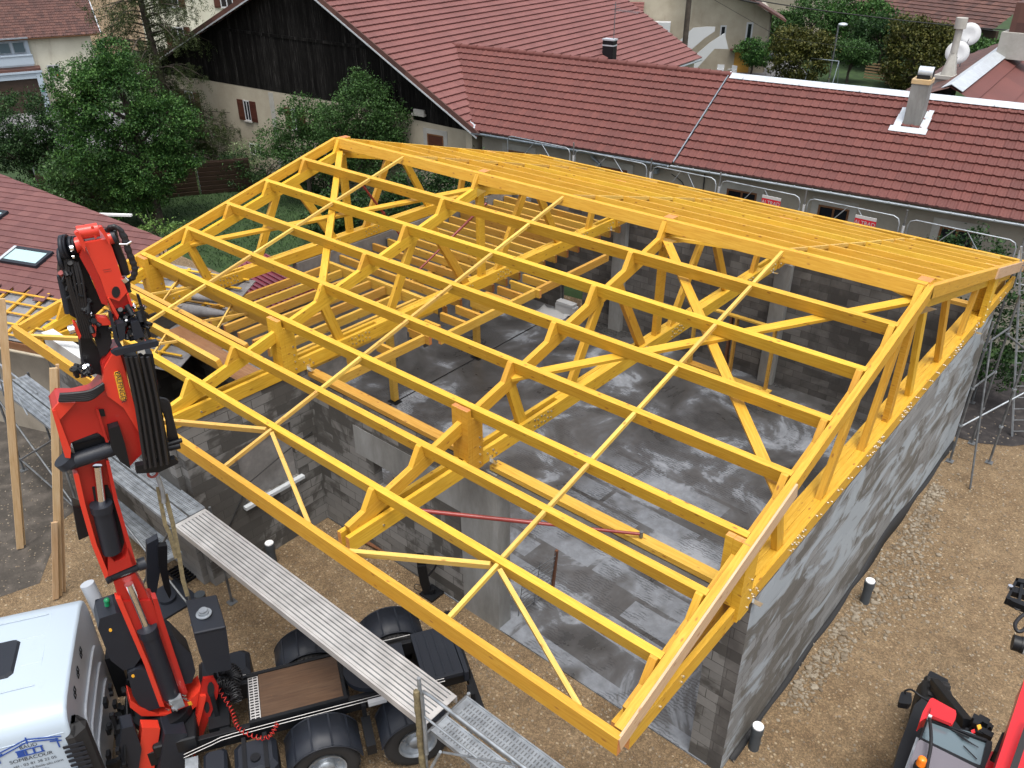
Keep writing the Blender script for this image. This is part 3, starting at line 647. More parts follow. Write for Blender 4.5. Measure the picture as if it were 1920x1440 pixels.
# ================================================================ roofs with real tile courses
def tile_roof(name, p00, U, V, ul, vl, tw, ch, mat, parent, rib=0.022, lip=0.06, clips=(), jag=0.0):
    """p00 = eave start, U along the eave, V up the slope; every course steps and every tile has a rib"""
    p00, U, V = Vector(p00), Vector(U).normalized(), Vector(V).normalized(); Nn = U.cross(V).normalized()
    if Nn.z < 0: Nn = -Nn
    prof = [(0.0, 0.15), (0.12, 1.0), (0.3, 1.0), (0.42, 0.0), (0.72, 0.0), (0.8, 0.35), (0.9, 0.0)]
    nu = max(1, int(round(ul / tw))); tw = ul / nu; nv = max(1, int(round(vl / ch))); ch = vl / nv
    us = []
    for i in range(nu):
        for a, h in prof: us.append((i * tw + a * tw, h * rib, i + a))
    us.append((ul, 0.0, nu)); m = len(us)
    verts = []; faces = []; uvs = []
    for j in range(nv):
        y0 = j * ch - 0.02; y1 = (j + 1) * ch
        for (y, off, vv) in ((y0, -0.004, j + 0.02), (y0, lip, j + 0.02), (y1, 0.002, j + 0.98)):
            for (x, h, uu) in us:
                k = h if off > 0.0015 or off == 0.002 else 0.0
                verts.append(p00 + U * x + V * y + Nn * (off + (h if off > 0 else h * 0.3)))
        b = j * 3 * m
        for r in (0, 1):
            for i in range(m - 1):
                faces.append((b + r * m + i, b + r * m + i + 1, b + (r + 1) * m + i + 1, b + (r + 1) * m + i))
                u0, u1 = us[i][2], us[i + 1][2]; u0 = min(max(u0, 0.001), nu - .001); k0 = math.floor(u0) ; u1 = min(u1, k0 + 0.995)
                v0 = j + 0.03; v1 = j + (0.04 if r == 0 else 0.97)
                uvs.append(((u0 - .5, v0 - .5), (u1 - .5, v0 - .5), (u1 - .5, v1 - .5), (u0 - .5, v1 - .5)))
    me = bpy.data.meshes.new(name); o0 = p00 + U * ul / 2
    me.from_pydata([tuple(v - o0) for v in verts], [], faces); ul_ = me.uv_layers.new(name='UVMap')
    ul_.data.foreach_set('uv', [c for f in uvs for uv in f for c in uv])
    me.materials.append(mat); me.update()
    if clips:
        bm = bmesh.new(); bm.from_mesh(me)
        for co, no in clips:
            bmesh.ops.bisect_plane(bm, geom=bm.verts[:] + bm.edges[:] + bm.faces[:], plane_co=Vector(co) - o0, plane_no=Vector(no), clear_outer=True)
        bm.to_mesh(me); bm.free()
    o = bpy.data.objects.new(name, me); COL.objects.link(o)
    if parent is not None: o.parent = parent; o.location = o0 - world_loc(parent)
    else: o.location = o0
    return o
DH = Vector((0.9945, 0.1045, 0)); NH = Vector((-0.1045, 0.9945, 0)); ZZ = Vector((0, 0, 1))
class Face:
    """helper for a wall plane: f(s, z, out) gives a world point"""
    def __init__(s, o, d, out): s.o = Vector(o); s.d = Vector(d).normalized(); s.out = Vector(out).normalized()
    def p(s, a, z, k=0.0): return s.o + s.d * a + ZZ * (z - s.o.z) + s.out * k
    def slab(s, mb, a0, a1, z0, z1, k0, k1, mi=0):
        vs = [s.p(a0, z0, k0), s.p(a1, z0, k0), s.p(a1, z0, k1), s.p(a0, z0, k1), s.p(a0, z1, k0), s.p(a1, z1, k0), s.p(a1, z1, k1), s.p(a0, z1, k1)]
        mb.add(vs, [[0, 3, 2, 1], [4, 5, 6, 7], [0, 1, 5, 4], [1, 2, 6, 5], [2, 3, 7, 6], [3, 0, 4, 7]], None, mi)
    def window(s, root, a0, a1, z0, z1, frame='sign_white', pane='glass_dark', fw=0.05, surround=None, sill=True, mullion=True, deep=0.0, shutters=None):
        mb = MB()
        if surround:
            sw = surround
            s.slab(mb, a0 - sw, a1 + sw, z1, z1 + sw, -0.02, 0.025); s.slab(mb, a0 - sw, a0, z0 - sw * .6, z1, -0.02, 0.024); s.slab(mb, a1, a1 + sw, z0 - sw * .6, z1, -0.02, 0.024)
            o = mb.build('window_surround', M['surround'], root); mb = MB()
        s.slab(mb, a0, a1, z1 - fw, z1, 0.002, 0.03); s.slab(mb, a0, a1, z0, z0 + fw, 0.002, 0.03); s.slab(mb, a0, a0 + fw, z0 + fw, z1 - fw, 0.002, 0.03); s.slab(mb, a1 - fw, a1, z0 + fw, z1 - fw, 0.002, 0.03)
        if mullion: s.slab(mb, (a0 + a1) / 2 - fw / 2, (a0 + a1) / 2 + fw / 2, z0 + fw, z1 - fw, 0.002, 0.028)
        w = mb.build('window', M[frame], root)
        mb = MB(); s.slab(mb, a0 + fw * .5, a1 - fw * .5, z0 + fw * .5, z1 - fw * .5, 0.003, 0.012); mb.build('pane', M[pane], w)
        if sill: mb = MB(); s.slab(mb, a0 - .06, a1 + .06, z0 - .06, z0 - 0.002, 0.0, 0.09); mb.build('sill', M['surround'], w)
        if shutters:
            sw = shutters
            for (b0, b1) in ((a0 - sw, a0 - .01), (a1 + .01, a1 + sw)):
                mb = MB(); s.slab(mb, b0, b1, z0, z1, 0.01, 0.05); s.slab(mb, b0 + .02, b1 - .02, z0 + .12, z0 + .2, 0.051, 0.065); s.slab(mb, b0 + .02, b1 - .02, z1 - .2, z1 - .12, 0.051, 0.065); mb.build('shutter', M['shutter'], root)
        return w
# ---------------------------------------------------------------- long low house behind the site
E0 = Vector((3.35, 11.36, 4.0))
house = thing('row_house', (4, 13, 0), 'long low house with red brown tile roof and beige wall behind the timber frame', 'house')
def A(s, c, z): return E0 + DH * s + NH * c + ZZ * (z - 4.0)
RISE = math.tan(R_(28)); RUN = 4.1; Vup = (NH + ZZ * RISE).normalized(); SLEN = RUN / math.cos(R_(28))
mb = MB()
fw_ = Face(A(0, 0.35, 0), DH, -NH)
mb.prism([(-8.4, 0), (26, 0), (26, 3.9), (-8.4, 3.9)], A(0, 0.47, 0), DH, ZZ, 0.24); mb.build('wall', M['plaster_grey'], house)
mb = MB(); mb.prism([(-8.4, 0), (26, 0), (26, 3.6), (-8.4, 3.6)], A(0, 8.0, 0), DH, ZZ, 0.24); mb.build('wall', M['plaster_grey'], house)
valley_p = A(-8.55, 0, 4.0); vd = Vector((-11.02, 14.03, 6.2)) - valley_p; vn = vd.cross(ZZ).normalized()
if vn.dot(DH) > 0: vn = -vn
split = 0.0 - 0.15     # the zinc strip between the two halves, measured along the eave
sp_dir = (Vup * 1.0)
r1 = tile_roof('roof', A(-16.5, -0.08, 4.0 - .04), DH, Vup, 16.35, SLEN + .08, 0.27, 0.385, M['tile'], house, clips=[(valley_p, vn)])
r2 = tile_roof('roof', A(-0.06, -0.08, 4.0 - .02), DH, Vup, 26.0, SLEN + .08, 0.27, 0.385, M['tile'], house)
r2['label'] = 'newer right-hand roof slope under a bright zinc ridge'
Vdn = (-NH + ZZ * RISE).normalized()
tile_roof('roof', A(-7.5, 2 * RUN, 4.0), DH, Vdn, 33.4, SLEN, 0.66, 0.71, M['tile'], house)
mb = MB(); mb.beam(A(-0.10, -0.1, 4.0 + .03), A(-0.10, RUN, 4.0 + RUN * RISE + .06), 0.035, 0.05, Vup.cross(DH)); mb.build('joint_strip', M['zinc_dark'], house)
mb = MB(); rz = 4.0 + RUN * RISE
for sgn in (-1, 1):
    a = A(0.0, RUN + sgn * .14, rz + .03); b = A(26, RUN + sgn * .14, rz + .03); mb.beam(a, b, 0.30, 0.012, (NH * sgn * .5 + ZZ).normalized())
for i in range(13): mb.beam(A(i * 2 + .5, RUN - .3, rz - .01), A(i * 2 + .5, RUN, rz + .075), 0.03, 0.015)
mb.ball(A(-.05, RUN, rz + .08), 0.07); mb.build('ridge_cap', M['zinc'], house)
mb = MB()
for i in range(34): mb.cyl(A(-14.3 + i * .42, RUN, rz + .02), A(-14.3 + i * .42 + .44, RUN, rz + .035), 0.10, 8, 0.115)
mb.build('ridge_tiles', M['tile'], house)
mb = MB(); mb.beam(valley_p + ZZ * .03 + DH * .1, Vector((-11.0, 14.05, 6.3)), 0.14, 0.03); mb.build('valley_flashing', M['zinc'], house)
def gutter(name, a, b, mat, par, r=0.075):
    mb = MB(); a, b = Vector(a), Vector(b); d = (b - a).normalized(); side = d.cross(ZZ).normalized()
    pts = [(math.cos(t) * r, math.sin(t) * r) for t in [math.pi + i * math.pi / 6 for i in range(7)]]
    out = [p for p in pts] + [(p[0] * .82, p[1] * .82) for p in pts[::-1]]
    mb.prism(out, (a + b) / 2, side, ZZ, (b - a).length)
    n = int((b - a).length / 0.55)
    for i in range(n):
        p = a + d * (i + .5) * (b - a).length / n; mb.beam(p - side * r * 1.02 + ZZ * .005, p + side * r * 1.02 + ZZ * .005, 0.025, 0.008)
    return mb.build(name, M[mat], par)
gutter('gutter', A(-8.5, -0.16, 3.93), A(-0.25, -0.16, 3.88), 'zinc_dark', house)
gutter('gutter', A(-0.2, -0.15, 3.93), A(24, -0.15, 3.90), 'zinc', house, 0.06)
for (a0, a1, pn) in ((-7.2, -6.1, 'shutter'), (-3.1, -2.0, 'shutter'), (1.72, 2.75, 'glass_dark'), (4.75, 5.7, 'glass_dark'), (8.3, 9.25, 'glass_dark'), (12.2, 13.2, 'glass_dark')):
    fw_.window(house, a0, a1, 2.25, 3.34, 'ply', pn, 0.06, 0.22, True, True)
mb = MB(); mb.cyl(fw_.p(-3.4, 3.9, .12), fw_.p(-3.4, 3.62, .12), .05, 8); mb.cyl(fw_.p(-3.4, 3.62, .12), fw_.p(-3.1, 3.4, .06), .05, 8); mb.cyl(fw_.p(-3.1, 3.4, .06), fw_.p(-3.1, 0.0, .06), .05, 8); mb.build('downpipe', M['zinc_dark'], house)
mb = MB(); mb.box(tuple(fw_.p(-.95, 3.45, .02)), tuple(fw_.p(-.78, 3.62, .02) + Vector((.02, -.2, 0)))) ; mb.build('meter_box', M['zinc_dark'], house)
mb = MB(); mb.tube([fw_.p(-.3, 3.5, .05), fw_.p(.2, 3.2, .08), fw_.p(.0, 2.6, .05), fw_.p(.5, 2.2, .05)], .015, 6, smooth_pts=5); mb.tube([fw_.p(.9, 3.7, .05), fw_.p(.9, 2.0, .05)], .02, 6); mb.build('wall_cable', M['rubber'], house)
# chimney with barrel cowl and flashings, near the ridge of the right half
cb = A(7.0, 2.95, 4.0 + 2.95 * RISE)
ch = MB(); 
def chb(mb, s0, s1, c0, c1, z0, z1, mi=0):
    vs = [A(s, c, z) for z in (z0, z1) for (s, c) in ((s0, c0), (s1, c0), (s1, c1), (s0, c1))]
    mb.add(vs, [[0, 3, 2, 1], [4, 5, 6, 7], [0, 1, 5, 4], [1, 2, 6, 5], [2, 3, 7, 6], [3, 0, 4, 7]], None, mi)
chb(ch, 6.22, 6.72, 2.75, 3.35, 5.2, 6.75); chb(ch, 6.2, 6.74, 2.73, 3.37, 6.752, 6.88, 1)
ch_o = ch.build('chimney', [M['conc'], M['wood_raw']], house)
mb = MB(); fz = lambda c: 4.0 + c * RISE + .10
def fl(s0, s1, c0, c1):
    mb.beam(A((s0 + s1) / 2, c0, fz(c0)), A((s0 + s1) / 2, c1, fz(c1)), s1 - s0, 0.012, Vup.cross(DH))
fl(5.98, 6.2, 2.62, 3.1); fl(6.74, 6.96, 2.62, 3.1); fl(5.9, 7.0, 2.40, 2.62); fl(6.0, 6.2, 3.1, 3.4); fl(6.74, 6.94, 3.1, 3.4)
mb.build('flashing', M['zinc'], ch_o)
mb = MB()
mb.cyl(A(6.3, 3.05, 7.06), A(6.72, 3.05, 7.06), 0.17, 14, mi=0, mi_cap=1); chb(mb, 6.3, 6.66, 2.86, 3.24, 6.882, 7.0, 1); mb.build('chimney_cowl', [M['zinc'], M['dark_in']], ch_o)
# ---------------------------------------------------------------- barn
barn = thing('barn', (-14, 20, 0), 'big barn with black weathered board gable over cream wall and wide red roof', 'barn')
RB_ = Vector((-5.16, 10.64, 4.0))
def Bp(s, c, z): return RB_ + DH * s + NH * c + ZZ * (z - 4.0)
bw = Face(Bp(0, .25, 0), DH, -NH)
AP = (-9.3, 9.15); LL = 20.6
mb = MB(); mb.prism([(-21.5, 0), (-0.2, 0), (-0.2, 3.95), (-3.2, 4.05), (-3.2, 4.02), (-17, 4.1), (-21.5, 4.0)], Bp(0, .40, 0), DH, ZZ, 0.3); mb.build('wall', M['plaster_cream'], barn)
mb = MB(); mb.prism([(-0.5, 0), (LL, 0), (LL, 3.8), (-0.5, 3.8)], Bp(-0.3, .4, 0), NH, ZZ, 0.3); mb.build('wall', M['plaster_cream'], barn)
mb = MB(); mb.prism([(-21.0, 4.12), (-3.4, 4.04), (-3.4, 3.86), (-.35, 3.75), (-.25, 3.98), AP, (-21.3, 4.1)], Bp(0, .27, 0), DH, ZZ, 0.06)
o = mb.build('gable_boarding', M['barnboards'], barn)
mb = MB()
for zz in (6.6,): mb.prism([(-16.0, zz), (-4.9, zz - .1), (-4.9, zz - .22), (-16.0, zz - .12)], Bp(0, .215, 0), DH, ZZ, 0.04)
mb.build('gable_boarding_overlap', M['barnboards'], barn)
sl1 = Vector((-9.3 - 0.0, 0, 0)); hyp = math.hypot(9.3, 5.15)
Vr = (DH * -9.3 + ZZ * 5.15).normalized()       # up the right slope
tile_roof('roof', Bp(0.25, -0.32, 4.0 - .14), NH, Vr, LL + .7, hyp + .3, 0.36, 0.36, M['tile_barn'], barn, rib=0.01, lip=0.07)
Vl = (DH * 12.3 + ZZ * 5.15).normalized(); hyl = math.hypot(12.3, 5.15)
tile_roof('roof', Bp(-21.6, -0.32, 4.0), NH, Vl, LL + .7, hyl, 0.72, 0.72, M['tile_barn'], barn, rib=0.012, lip=0.045)
for (a, b) in (((0.35, 3.86), (-9.3, 9.2)), ((-21.75, 3.98), (-9.3, 9.2))):
    mb = MB(); p0 = Bp(a[0], -0.34, a[1] - .02); p1 = Bp(b[0], -0.34, b[1] - .02); up = (p1 - p0).cross(NH).normalized(); up = up if up.z > 0 else -up
    mb.beam(p0, p1, 0.05, 0.20, up, 0); k = mb.build('verge_tiles', M['tile_old'], barn)
    mb = MB(); mb.beam(p0 - up * .13 - NH * .03, p1 - up * .13 - NH * .03, 0.03, 0.06, up); mb.build('verge_trim', M['zinc'], barn)
gutter('gutter', Bp(0.3, 12.0, 3.80), Bp(0.3, LL + .3, 3.80), 'zinc', barn)
bw.window(barn, -14.05, -13.6, 2.5, 3.45, 'sign_white', 'glass_dark', 0.05, None, True, True, shutters=.42)
bw.window(barn, -10.75, -10.3, 2.5, 3.45, 'sign_white', 'glass_dark', 0.05, None, True, True, shutters=.42)
bw.window(barn, -18.5, -17.8, 2.4, 3.4, 'sign_white', 'glass_dark', 0.05, None, True, True, shutters=.42)
bw.window(barn, -14.1, -13.3, 0.85, 1.42, 'sign_white', 'glass_dark', 0.05, None, False, True)
bw.window(barn, -2.7, -1.85, 2.6, 3.4, 'ply', 'shutter', 0.06, .2, True, False)
mb = MB(); bw.slab(mb, -12.15, -11.85, 0, 4.0, 0.0, 0.02); mb.build('wall_strip', M['surround'], barn)
mb = MB(); bw.slab(mb, -3.38, -2.7, 4.06, 4.14, 0.0, 0.16); bw.slab(mb, -3.3, -2.75, 4.14, 4.3, 0.0, 0.1); mb.build('ledge', M['surround'], barn)
# small dark chimney on the barn roof, with a zinc lid, and the aerial beside it
bc = (-1.3, 12.9)
cz = 4.0 + 1.5 * 5.15 / 9.3
mb = MB(); c0 = Bp(-1.35, 13.0, cz - .3)
for (dz0, dz1, w) in ((0, 1.05, .30),):
    vs = [c0 + DH * sx * w + NH * sy * .2 + ZZ * z for z in (dz0, dz1) for (sx, sy) in ((-1, -1), (1, -1), (1, 1), (-1, 1))]
    mb.add(vs, [[0, 3, 2, 1], [4, 5, 6, 7], [0, 1, 5, 4], [1, 2, 6, 5], [2, 3, 7, 6], [3, 0, 4, 7]])
vs = [c0 + DH * sx * .33 + NH * sy * .23 + ZZ * z for z in (1.06, 1.13) for (sx, sy) in ((-1, -1), (1, -1), (1, 1), (-1, 1))]
mb.add(vs, [[0, 3, 2, 1], [4, 5, 6, 7], [0, 1, 5, 4], [1, 2, 6, 5], [2, 3, 7, 6], [3, 0, 4, 7]], None, 1)
vs = [c0 + DH * sx * .31 + NH * sy * .21 + ZZ * z for z in (.8, .86) for (sx, sy) in ((-1, -1), (1, -1), (1, 1), (-1, 1))]
mb.add(vs, [[0, 3, 2, 1], [4, 5, 6, 7], [0, 1, 5, 4], [1, 2, 6, 5], [2, 3, 7, 6], [3, 0, 4, 7]], None, 1)
co = mb.build('chimney', [M['black'], M['zinc']], barn)
mb = MB(); t = c0 + DH * .2 + ZZ * 1.1; mb.cyl(t, t + ZZ * 1.7, .02, 6)
a0 = t + ZZ * 1.35; mb.cyl(a0 - DH * .1, a0 + DH * 1.35 - ZZ * .05, .012, 5)
for i in range(12): p = a0 + DH * (.15 + i * .1) - ZZ * .005 * i; mb.cyl(p - NH * .14 - ZZ * .05, p + NH * .14 + ZZ * .05, .008, 4)
for i in range(5): mb.cyl(a0 + ZZ * (.1 * i - .15) - NH * .3, a0 + ZZ * (.1 * i - .15) + NH * .3 + DH * .1, .008, 4)
mb.build('aerial', M['galv_dark'], barn)
# ---------------------------------------------------------------- white house at top left
wh = thing('white_house', (-42, 10, 0), 'cream and white house with brown tile roof and picket fence, across the road', 'house')
dW = Vector((.34, .94, 0)).normalized(); nW = Vector((dW.y, -dW.x, 0)); W0 = Vector((-41.7, 10.2, 0))
wf = Face(W0, dW, nW)
mb = MB(); mb.prism([(-9, 0), (2.6, 0), (2.6, 4.3), (-9, 4.3)], W0 - nW * .15, dW, ZZ, 0.3); mb.build('wall', M['plaster_white'], wh)
mb = MB(); mb.prism([(-9, 2.66), (-1.05, 2.66), (-1.05, 4.2), (-9, 4.2)], W0 + nW * .13, dW, ZZ, 0.2); mb.build('wall', M['white'], wh, ).__setitem__('label', 'white upper bay')
V_ = (-nW * 1.0 + ZZ * .55).normalized()
tile_roof('roof', wf.p(-9, 4.3, 0.35), dW, V_, 12.2, 5.2, 0.22, 0.28, M['tile_old'], wh, lip=.03)
mb = MB(); mb.beam(wf.p(3.22, 4.33, .4), wf.p(3.22, 4.33, .4) + V_ * 5.3, 0.05, 0.14); mb.build('verge_trim', M['zinc'], wh)
gutter('gutter', wf.p(-9, 4.28, .42), wf.p(3.1, 4.28, .42), 'ply', wh)
mb = MB(); wf.slab(mb, -9, -1.0, 4.3, 4.36, .3, .62); mb.build('canopy', M['zinc_dark'], wh)
wf.window(wh, -0.36, 0.36, 1.85, 2.6, 'sign_white', 'glass_dark', .07)
wf2 = Face(W0 + nW * .23, dW, nW)
for a0 in (-1.95, -2.75, -3.6): wf2.window(wh, a0, a0 + .68, 3.45, 4.12, 'zinc_dark', 'glass', .05, None, False, False)
mb = MB(); wf.slab(mb, -9, -1.0, 2.85, 3.35, .8, .86); wf.slab(mb, -9, -1.0, 3.36, 3.42, .76, .9); mb.build('balcony', M['white'], wh)
mb = MB(); wf.slab(mb, -9, -.75, 2.50, 2.64, .0, 1.15); mb.build('porch_roof', M['tile_old'], wh)
mb = MB(); wf.slab(mb, -9, -.72, 2.38, 2.50, .0, 1.2); wf.slab(mb, -1.1, -.78, 0, 2.38, .95, 1.15); wf.slab(mb, -9, -1.1, 2.05, 2.38, .98, 1.12); mb.build('porch', M['white'], wh)
mb = MB(); wf.slab(mb, -9, -1.12, 0, 2.05, .9, .96)
mb.build('garage_door', M['fencewood'], wh)
mb = MB(); wf.slab(mb, -1.06, -.86, 1.25, 1.33, 1.16, 1.3); mb.build('letter_box', M['green'], wh)
mb = MB(); mb.ball(wf.p(0.1, 1.93, .12), .09); mb.build('flowers', M['sign_red'], wh)
pf = thing('picket_fence', tuple(wf.p(1, 0, .9)), 'dark red brown picket fence in front of the white house', 'fence')
mb = MB()
for i in range(19):
    a = -.35 + i * .14; p = wf.p(a, .12, .9); mb.beam(p, p + ZZ * .6, .07, .03, nW)
mb.build('pickets', M['shutter'], pf)
mb = MB(); mb.beam(wf.p(-.4, .3, .86), wf.p(2.3, .3, .86), .03, .06); mb.beam(wf.p(-.4, .62, .86), wf.p(2.3, .62, .86), .03, .06); mb.build('rails', M['shutter'], pf)
lw = MB(); wf.slab(lw, -.6, 4, 0, .14, .82, 1.05); o = lw.build('low_wall', M['surround']); tag(o, 'low grey kerb wall carrying the dark picket fence by the road', 'wall')
# ---------------------------------------------------------------- house glimpsed behind the spruce
bh = thing('cream_house', (-44, 30, 0), 'cream house with red brown shutters half hidden behind the tall spruce', 'house')
d2 = Vector((.75, .66, 0)).normalized(); n2 = Vector((d2.y, -d2.x, 0)); f2 = Face((-52, 22, 0), d2, n2)
mb = MB(); mb.prism([(0, 0), (26, 0), (26, 6.9), (0, 6.9)], Vector((-52, 22, 0)) - n2 * .2, d2, ZZ, 0.3); mb.build('wall', M['plaster_white'], bh)
for a in (2.2, 6.5, 11.0, 15.5, 20.0):
    for z in (1.4, 4.3): f2.window(bh, a, a + 1.0, z, z + 1.5, 'sign_white', 'glass_dark', .08, None, True, True, shutters=.5)
tile_roof('roof', f2.p(-.5, 6.85, .5), d2, (-n2 + ZZ * .6).normalized(), 27, 6, .5, .5, M['tile_old'], bh)
# ---------------------------------------------------------------- house to the right of the barn
gh = thing('beige_house', (-16, 48, 0), 'beige house with white framed windows and outside stair beyond the barn roof', 'house')
d3 = Vector((.866, .5, 0)).normalized(); n3 = Vector((d3.y, -d3.x, 0)); f3 = Face((-14.58, 48.94, 0), d3, n3)
mb = MB(); mb.prism([(-13, 0), (3.0, 0), (3.0, 4.15), (1.0, 5.4), (-3, 6.6), (-13, 6.6)], Vector((-14.58, 48.94, 0)) - n3 * .2, d3, ZZ, .4); mb.build('wall', M['plaster_cream'], gh)
mb = MB(); mb.prism([(0, 0), (8, 0), (8, 4.3), (0, 4.3)], f3.p(3.0, 0, -.4), -n3, ZZ, .3); mb.build('wall', M['plaster_grey'], gh)
f3.window(gh, -.55, -.1, 2.5, 3.35, 'sign_white', 'glass_dark', .1, None, False, False)
f3.window(gh, 1.35, 1.85, 2.1, 3.6, 'sign_white', 'glass_dark', .12, None, False, False)
mb = MB(); f3.slab(mb, .75, 1.9, 0, 1.5, .01, .06); mb.build('door', M['wood_low'], gh)
mb = MB(); f3.slab(mb, .35, 2.2, 1.62, 1.72, 0, .5); mb.build('canopy', M['tile_old'], gh)
rv = (d3 * -1 + ZZ * .55).normalized(); mb = MB()
mb.beam(f3.p(4.0, 3.9, .2), f3.p(-3.6, 7.9, .2), 3.0, .14, (d3 * .55 + ZZ).normalized()); mb.build('roof', M['tile_old'], gh)
tile_roof('roof', f3.p(-13, 3.85, 2.0), d3, (-n3 + ZZ * .5).normalized(), 6.6, 6.0, .4, .4, M['tile_barn'], gh, rib=.012)
mb = MB(); f3.slab(mb, -6.9, -4.3, 0, 3.6, .3, 1.2); mb.build('porch_wall', M['sign_white'], gh)
st = MB()
st.prism([(-5.6, .3), (-2.6, 3.3), (-1.6, 3.4), (-1.0, 3.4), (-1.0, 3.1), (-1.7, 2.6), (-4.6, -.1), (-5.6, -.1)], f3.p(0, 0, 1.4), d3, ZZ, .12)
st.prism([(-4.0, -.1), (-1.3, 2.4), (-.3, 3.1), (.1, 2.0), (-.9, 2.0), (-2.6, -.1)], f3.p(0, 0, 2.2), d3, ZZ, .10)
st.build('stair', M['sign_white'], gh)
# ---------------------------------------------------------------- houses behind the long one on the right
rh = thing('hipped_house', (10, 24, 0), 'house with wide bright zinc ridge and maroon roof at the right edge', 'house')
ra, rb_ = Vector((9.75, 17.2, 6.35)), Vector((8.6, 31, 6.35)); rd = (rb_ - ra).normalized(); rs = rd.cross(ZZ).normalized()
Vu = (-rs + ZZ * .52).normalized(); L_ = (rb_ - ra).length
tile_roof('roof', ra - Vu * 8, rd, Vu, L_, 8, 1.2, 0.85, M['tile'], rh, rib=0.0, lip=.05)
Vu2 = (rs + ZZ * .52).normalized(); o = tile_roof('roof', ra - Vu2 * 2.6 - rd * .2, rd, Vu2, L_ + .2, 2.6, .8, 0.5, M['tile_old'], rh, rib=0.01); o['label'] = 'older brown mottled slope'
mb = MB(); mb.beam(ra + rs * .2 + ZZ * .0, rb_ + rs * .2 + ZZ * .0, .45, .02, (rs * .5 + ZZ).normalized()); mb.beam(ra - rs * .12 + ZZ * .02, rb_ - rs * .12 + ZZ * .02, .3, .02, (-rs * .5 + ZZ).normalized()); mb.build('ridge_cap', M['zinc'], rh)
mb = MB()
for a, b in ((ra - Vu2 * 2.3, rb_ - Vu2 * 2.3), (ra - Vu * 7.6, rb_ - Vu * 7.6)):
    mb.prism([(0, -a.z), (L_, -a.z), (L_, -.15), (0, -.15)], a, rd, ZZ, .25)
mb.build('wall', M['plaster_grey'], rh)
mb = MB(); c = Vector((8.75, 20.6, 5.3)); mb.box(tuple(c + Vector((-.32, -.32, -.6))), tuple(c + Vector((.32, .32, .75))));
co = mb.build('chimney', M['render_grey'], rh)
mb = MB(); mb.box(tuple(c + Vector((-.38, -.38, .752))), tuple(c + Vector((.38, .38, .87)))); mb.cyl(c + ZZ * .872, c + ZZ * 1.6, .3, 4, .14); mb.cyl(c + ZZ * 1.6, c + ZZ * 2.5, .12, 10); mb.cyl(c + ZZ * 2.4, c + ZZ * 2.75, .2, 8); mb.build('chimney_pot', M['surround'], co)
def dish(loc, r, lab, k):
    t = thing('satellite_dish', loc, lab, 'satellite dish', 'white dishes by the zinc ridge')
    ax = Vector((.35, -.9, .25)).normalized(); mb = MB()
    mb.lathe([(0.001, -.07 * r / .4), (r * .5, -.05), (r, 0.0), (r, -.012), (r * .5, -.065), (0.001, -.09)], loc, ax, 24); mb.build('reflector', M['sign_white'], t)
    mb = MB(); L0 = Vector(loc); mb.cyl(L0 - ax * .08, L0 - ax * .3, .02, 6); mb.cyl(L0 - ax * .3, L0 - ax * .3 - ZZ * 1.2, .025, 6); mb.cyl(L0 - ZZ * r * .9, L0 + ax * .4 - ZZ * r * .5, .012, 5); mb.build('bracket', M['galv_dark'], t)
dish((8.3, 22.9, 6.6), .42, 'lower of the two white satellite dishes beside the zinc ridge', 0)
dish((8.2, 24.3, 7.1), .42, 'upper of the two white satellite dishes beside the zinc ridge', 1)
mb = MB(); mb.box((9.1, 25.3, 6.2), (10.4, 26.6, 7.15)); mb.build('chimney', M['surround'], rh)
mb = MB(); mb.box((9.3, 25.5, 7.152), (10.3, 26.4, 8.2)); mb.build('chimney', M['tile_old'], rh)
# ---------------------------------------------------------------- far buildings at top right
fb = thing('far_barn', (-5, 66, 0), 'low farm building with brown mottled roof behind the garden trees', 'barn')
p = Vector((-12.5, 66, 3.1)); u = (Vector((1.2, 60.7, 3.1)) - p).normalized(); bk = Vector((-u.y, u.x, 0)); 
tile_roof('roof', p, u, (bk + ZZ * .5).normalized(), 14.5, 9, .5, .5, M['tile_old'], fb, rib=.02)
mb = MB(); mb.prism([(0, -3.1), (14.5, -3.1), (14.5, -.1), (0, -.1)], p + bk * .6, u, ZZ, .3); mb.build('wall', M['fencewood'], fb)
fc = thing('far_cream_house', (6, 78, 0), 'cream house with dark openings in the far top right corner', 'house')
f4 = Face((-2, 84, 0), Vector((.95, -.3, 0)), Vector((-.3, -.95, 0))); mb = MB(); mb.prism([(0, 0), (22, 0), (22, 7), (0, 7)], (-2, 84, 0), f4.d, ZZ, .4); mb.build('wall', M['plaster_white'], fc)
for a in (3.2, 7.5, 12.0, 16.0): f4.window(fc, a, a + 1.6, 1.0, 2.6, 'sign_white', 'glass_dark', .1); f4.window(fc, a, a + 1.2, 4.0, 5.6, 'shutter', 'glass_dark', .15)
mb = MB(); f4.slab(mb, 8, 20, 2.9, 3.1, .2, 2.0); f4.slab(mb, 8, 20, 3.1, 3.16, 1.9, 2.0); f4.slab(mb, 8, 20, 4.0, 4.06, 1.9, 2.0)
for i in range(12): f4.slab(mb, 8 + i, 8.06 + i, 3.1, 4.0, 1.9, 1.97)
mb.build('balcony', M['galv_dark'], fc)
ow = thing('old_farmhouse', (-22, 72, 0), 'long ochre plastered farmhouse wall with small dark window, top right', 'house')
f5 = Face((-36, 62, 0), Vector((.89, .45, 0)), Vector((.45, -.89, 0))); mb = MB(); mb.prism([(0, 0), (30, 0), (30, 5.2), (0, 5.2)], (-36, 62, 0), f5.d, ZZ, .4); mb.build('wall', M['plaster_cream'], ow)
f5.window(ow, 19.6, 20.4, 2.3, 3.7, 'ply', 'glass_dark', .1)
mb = MB(); f5.slab(mb, -1, 31, 4.9, 5.2, .2, 1.0); mb.build('eave_boards', M['fencewood'], ow)
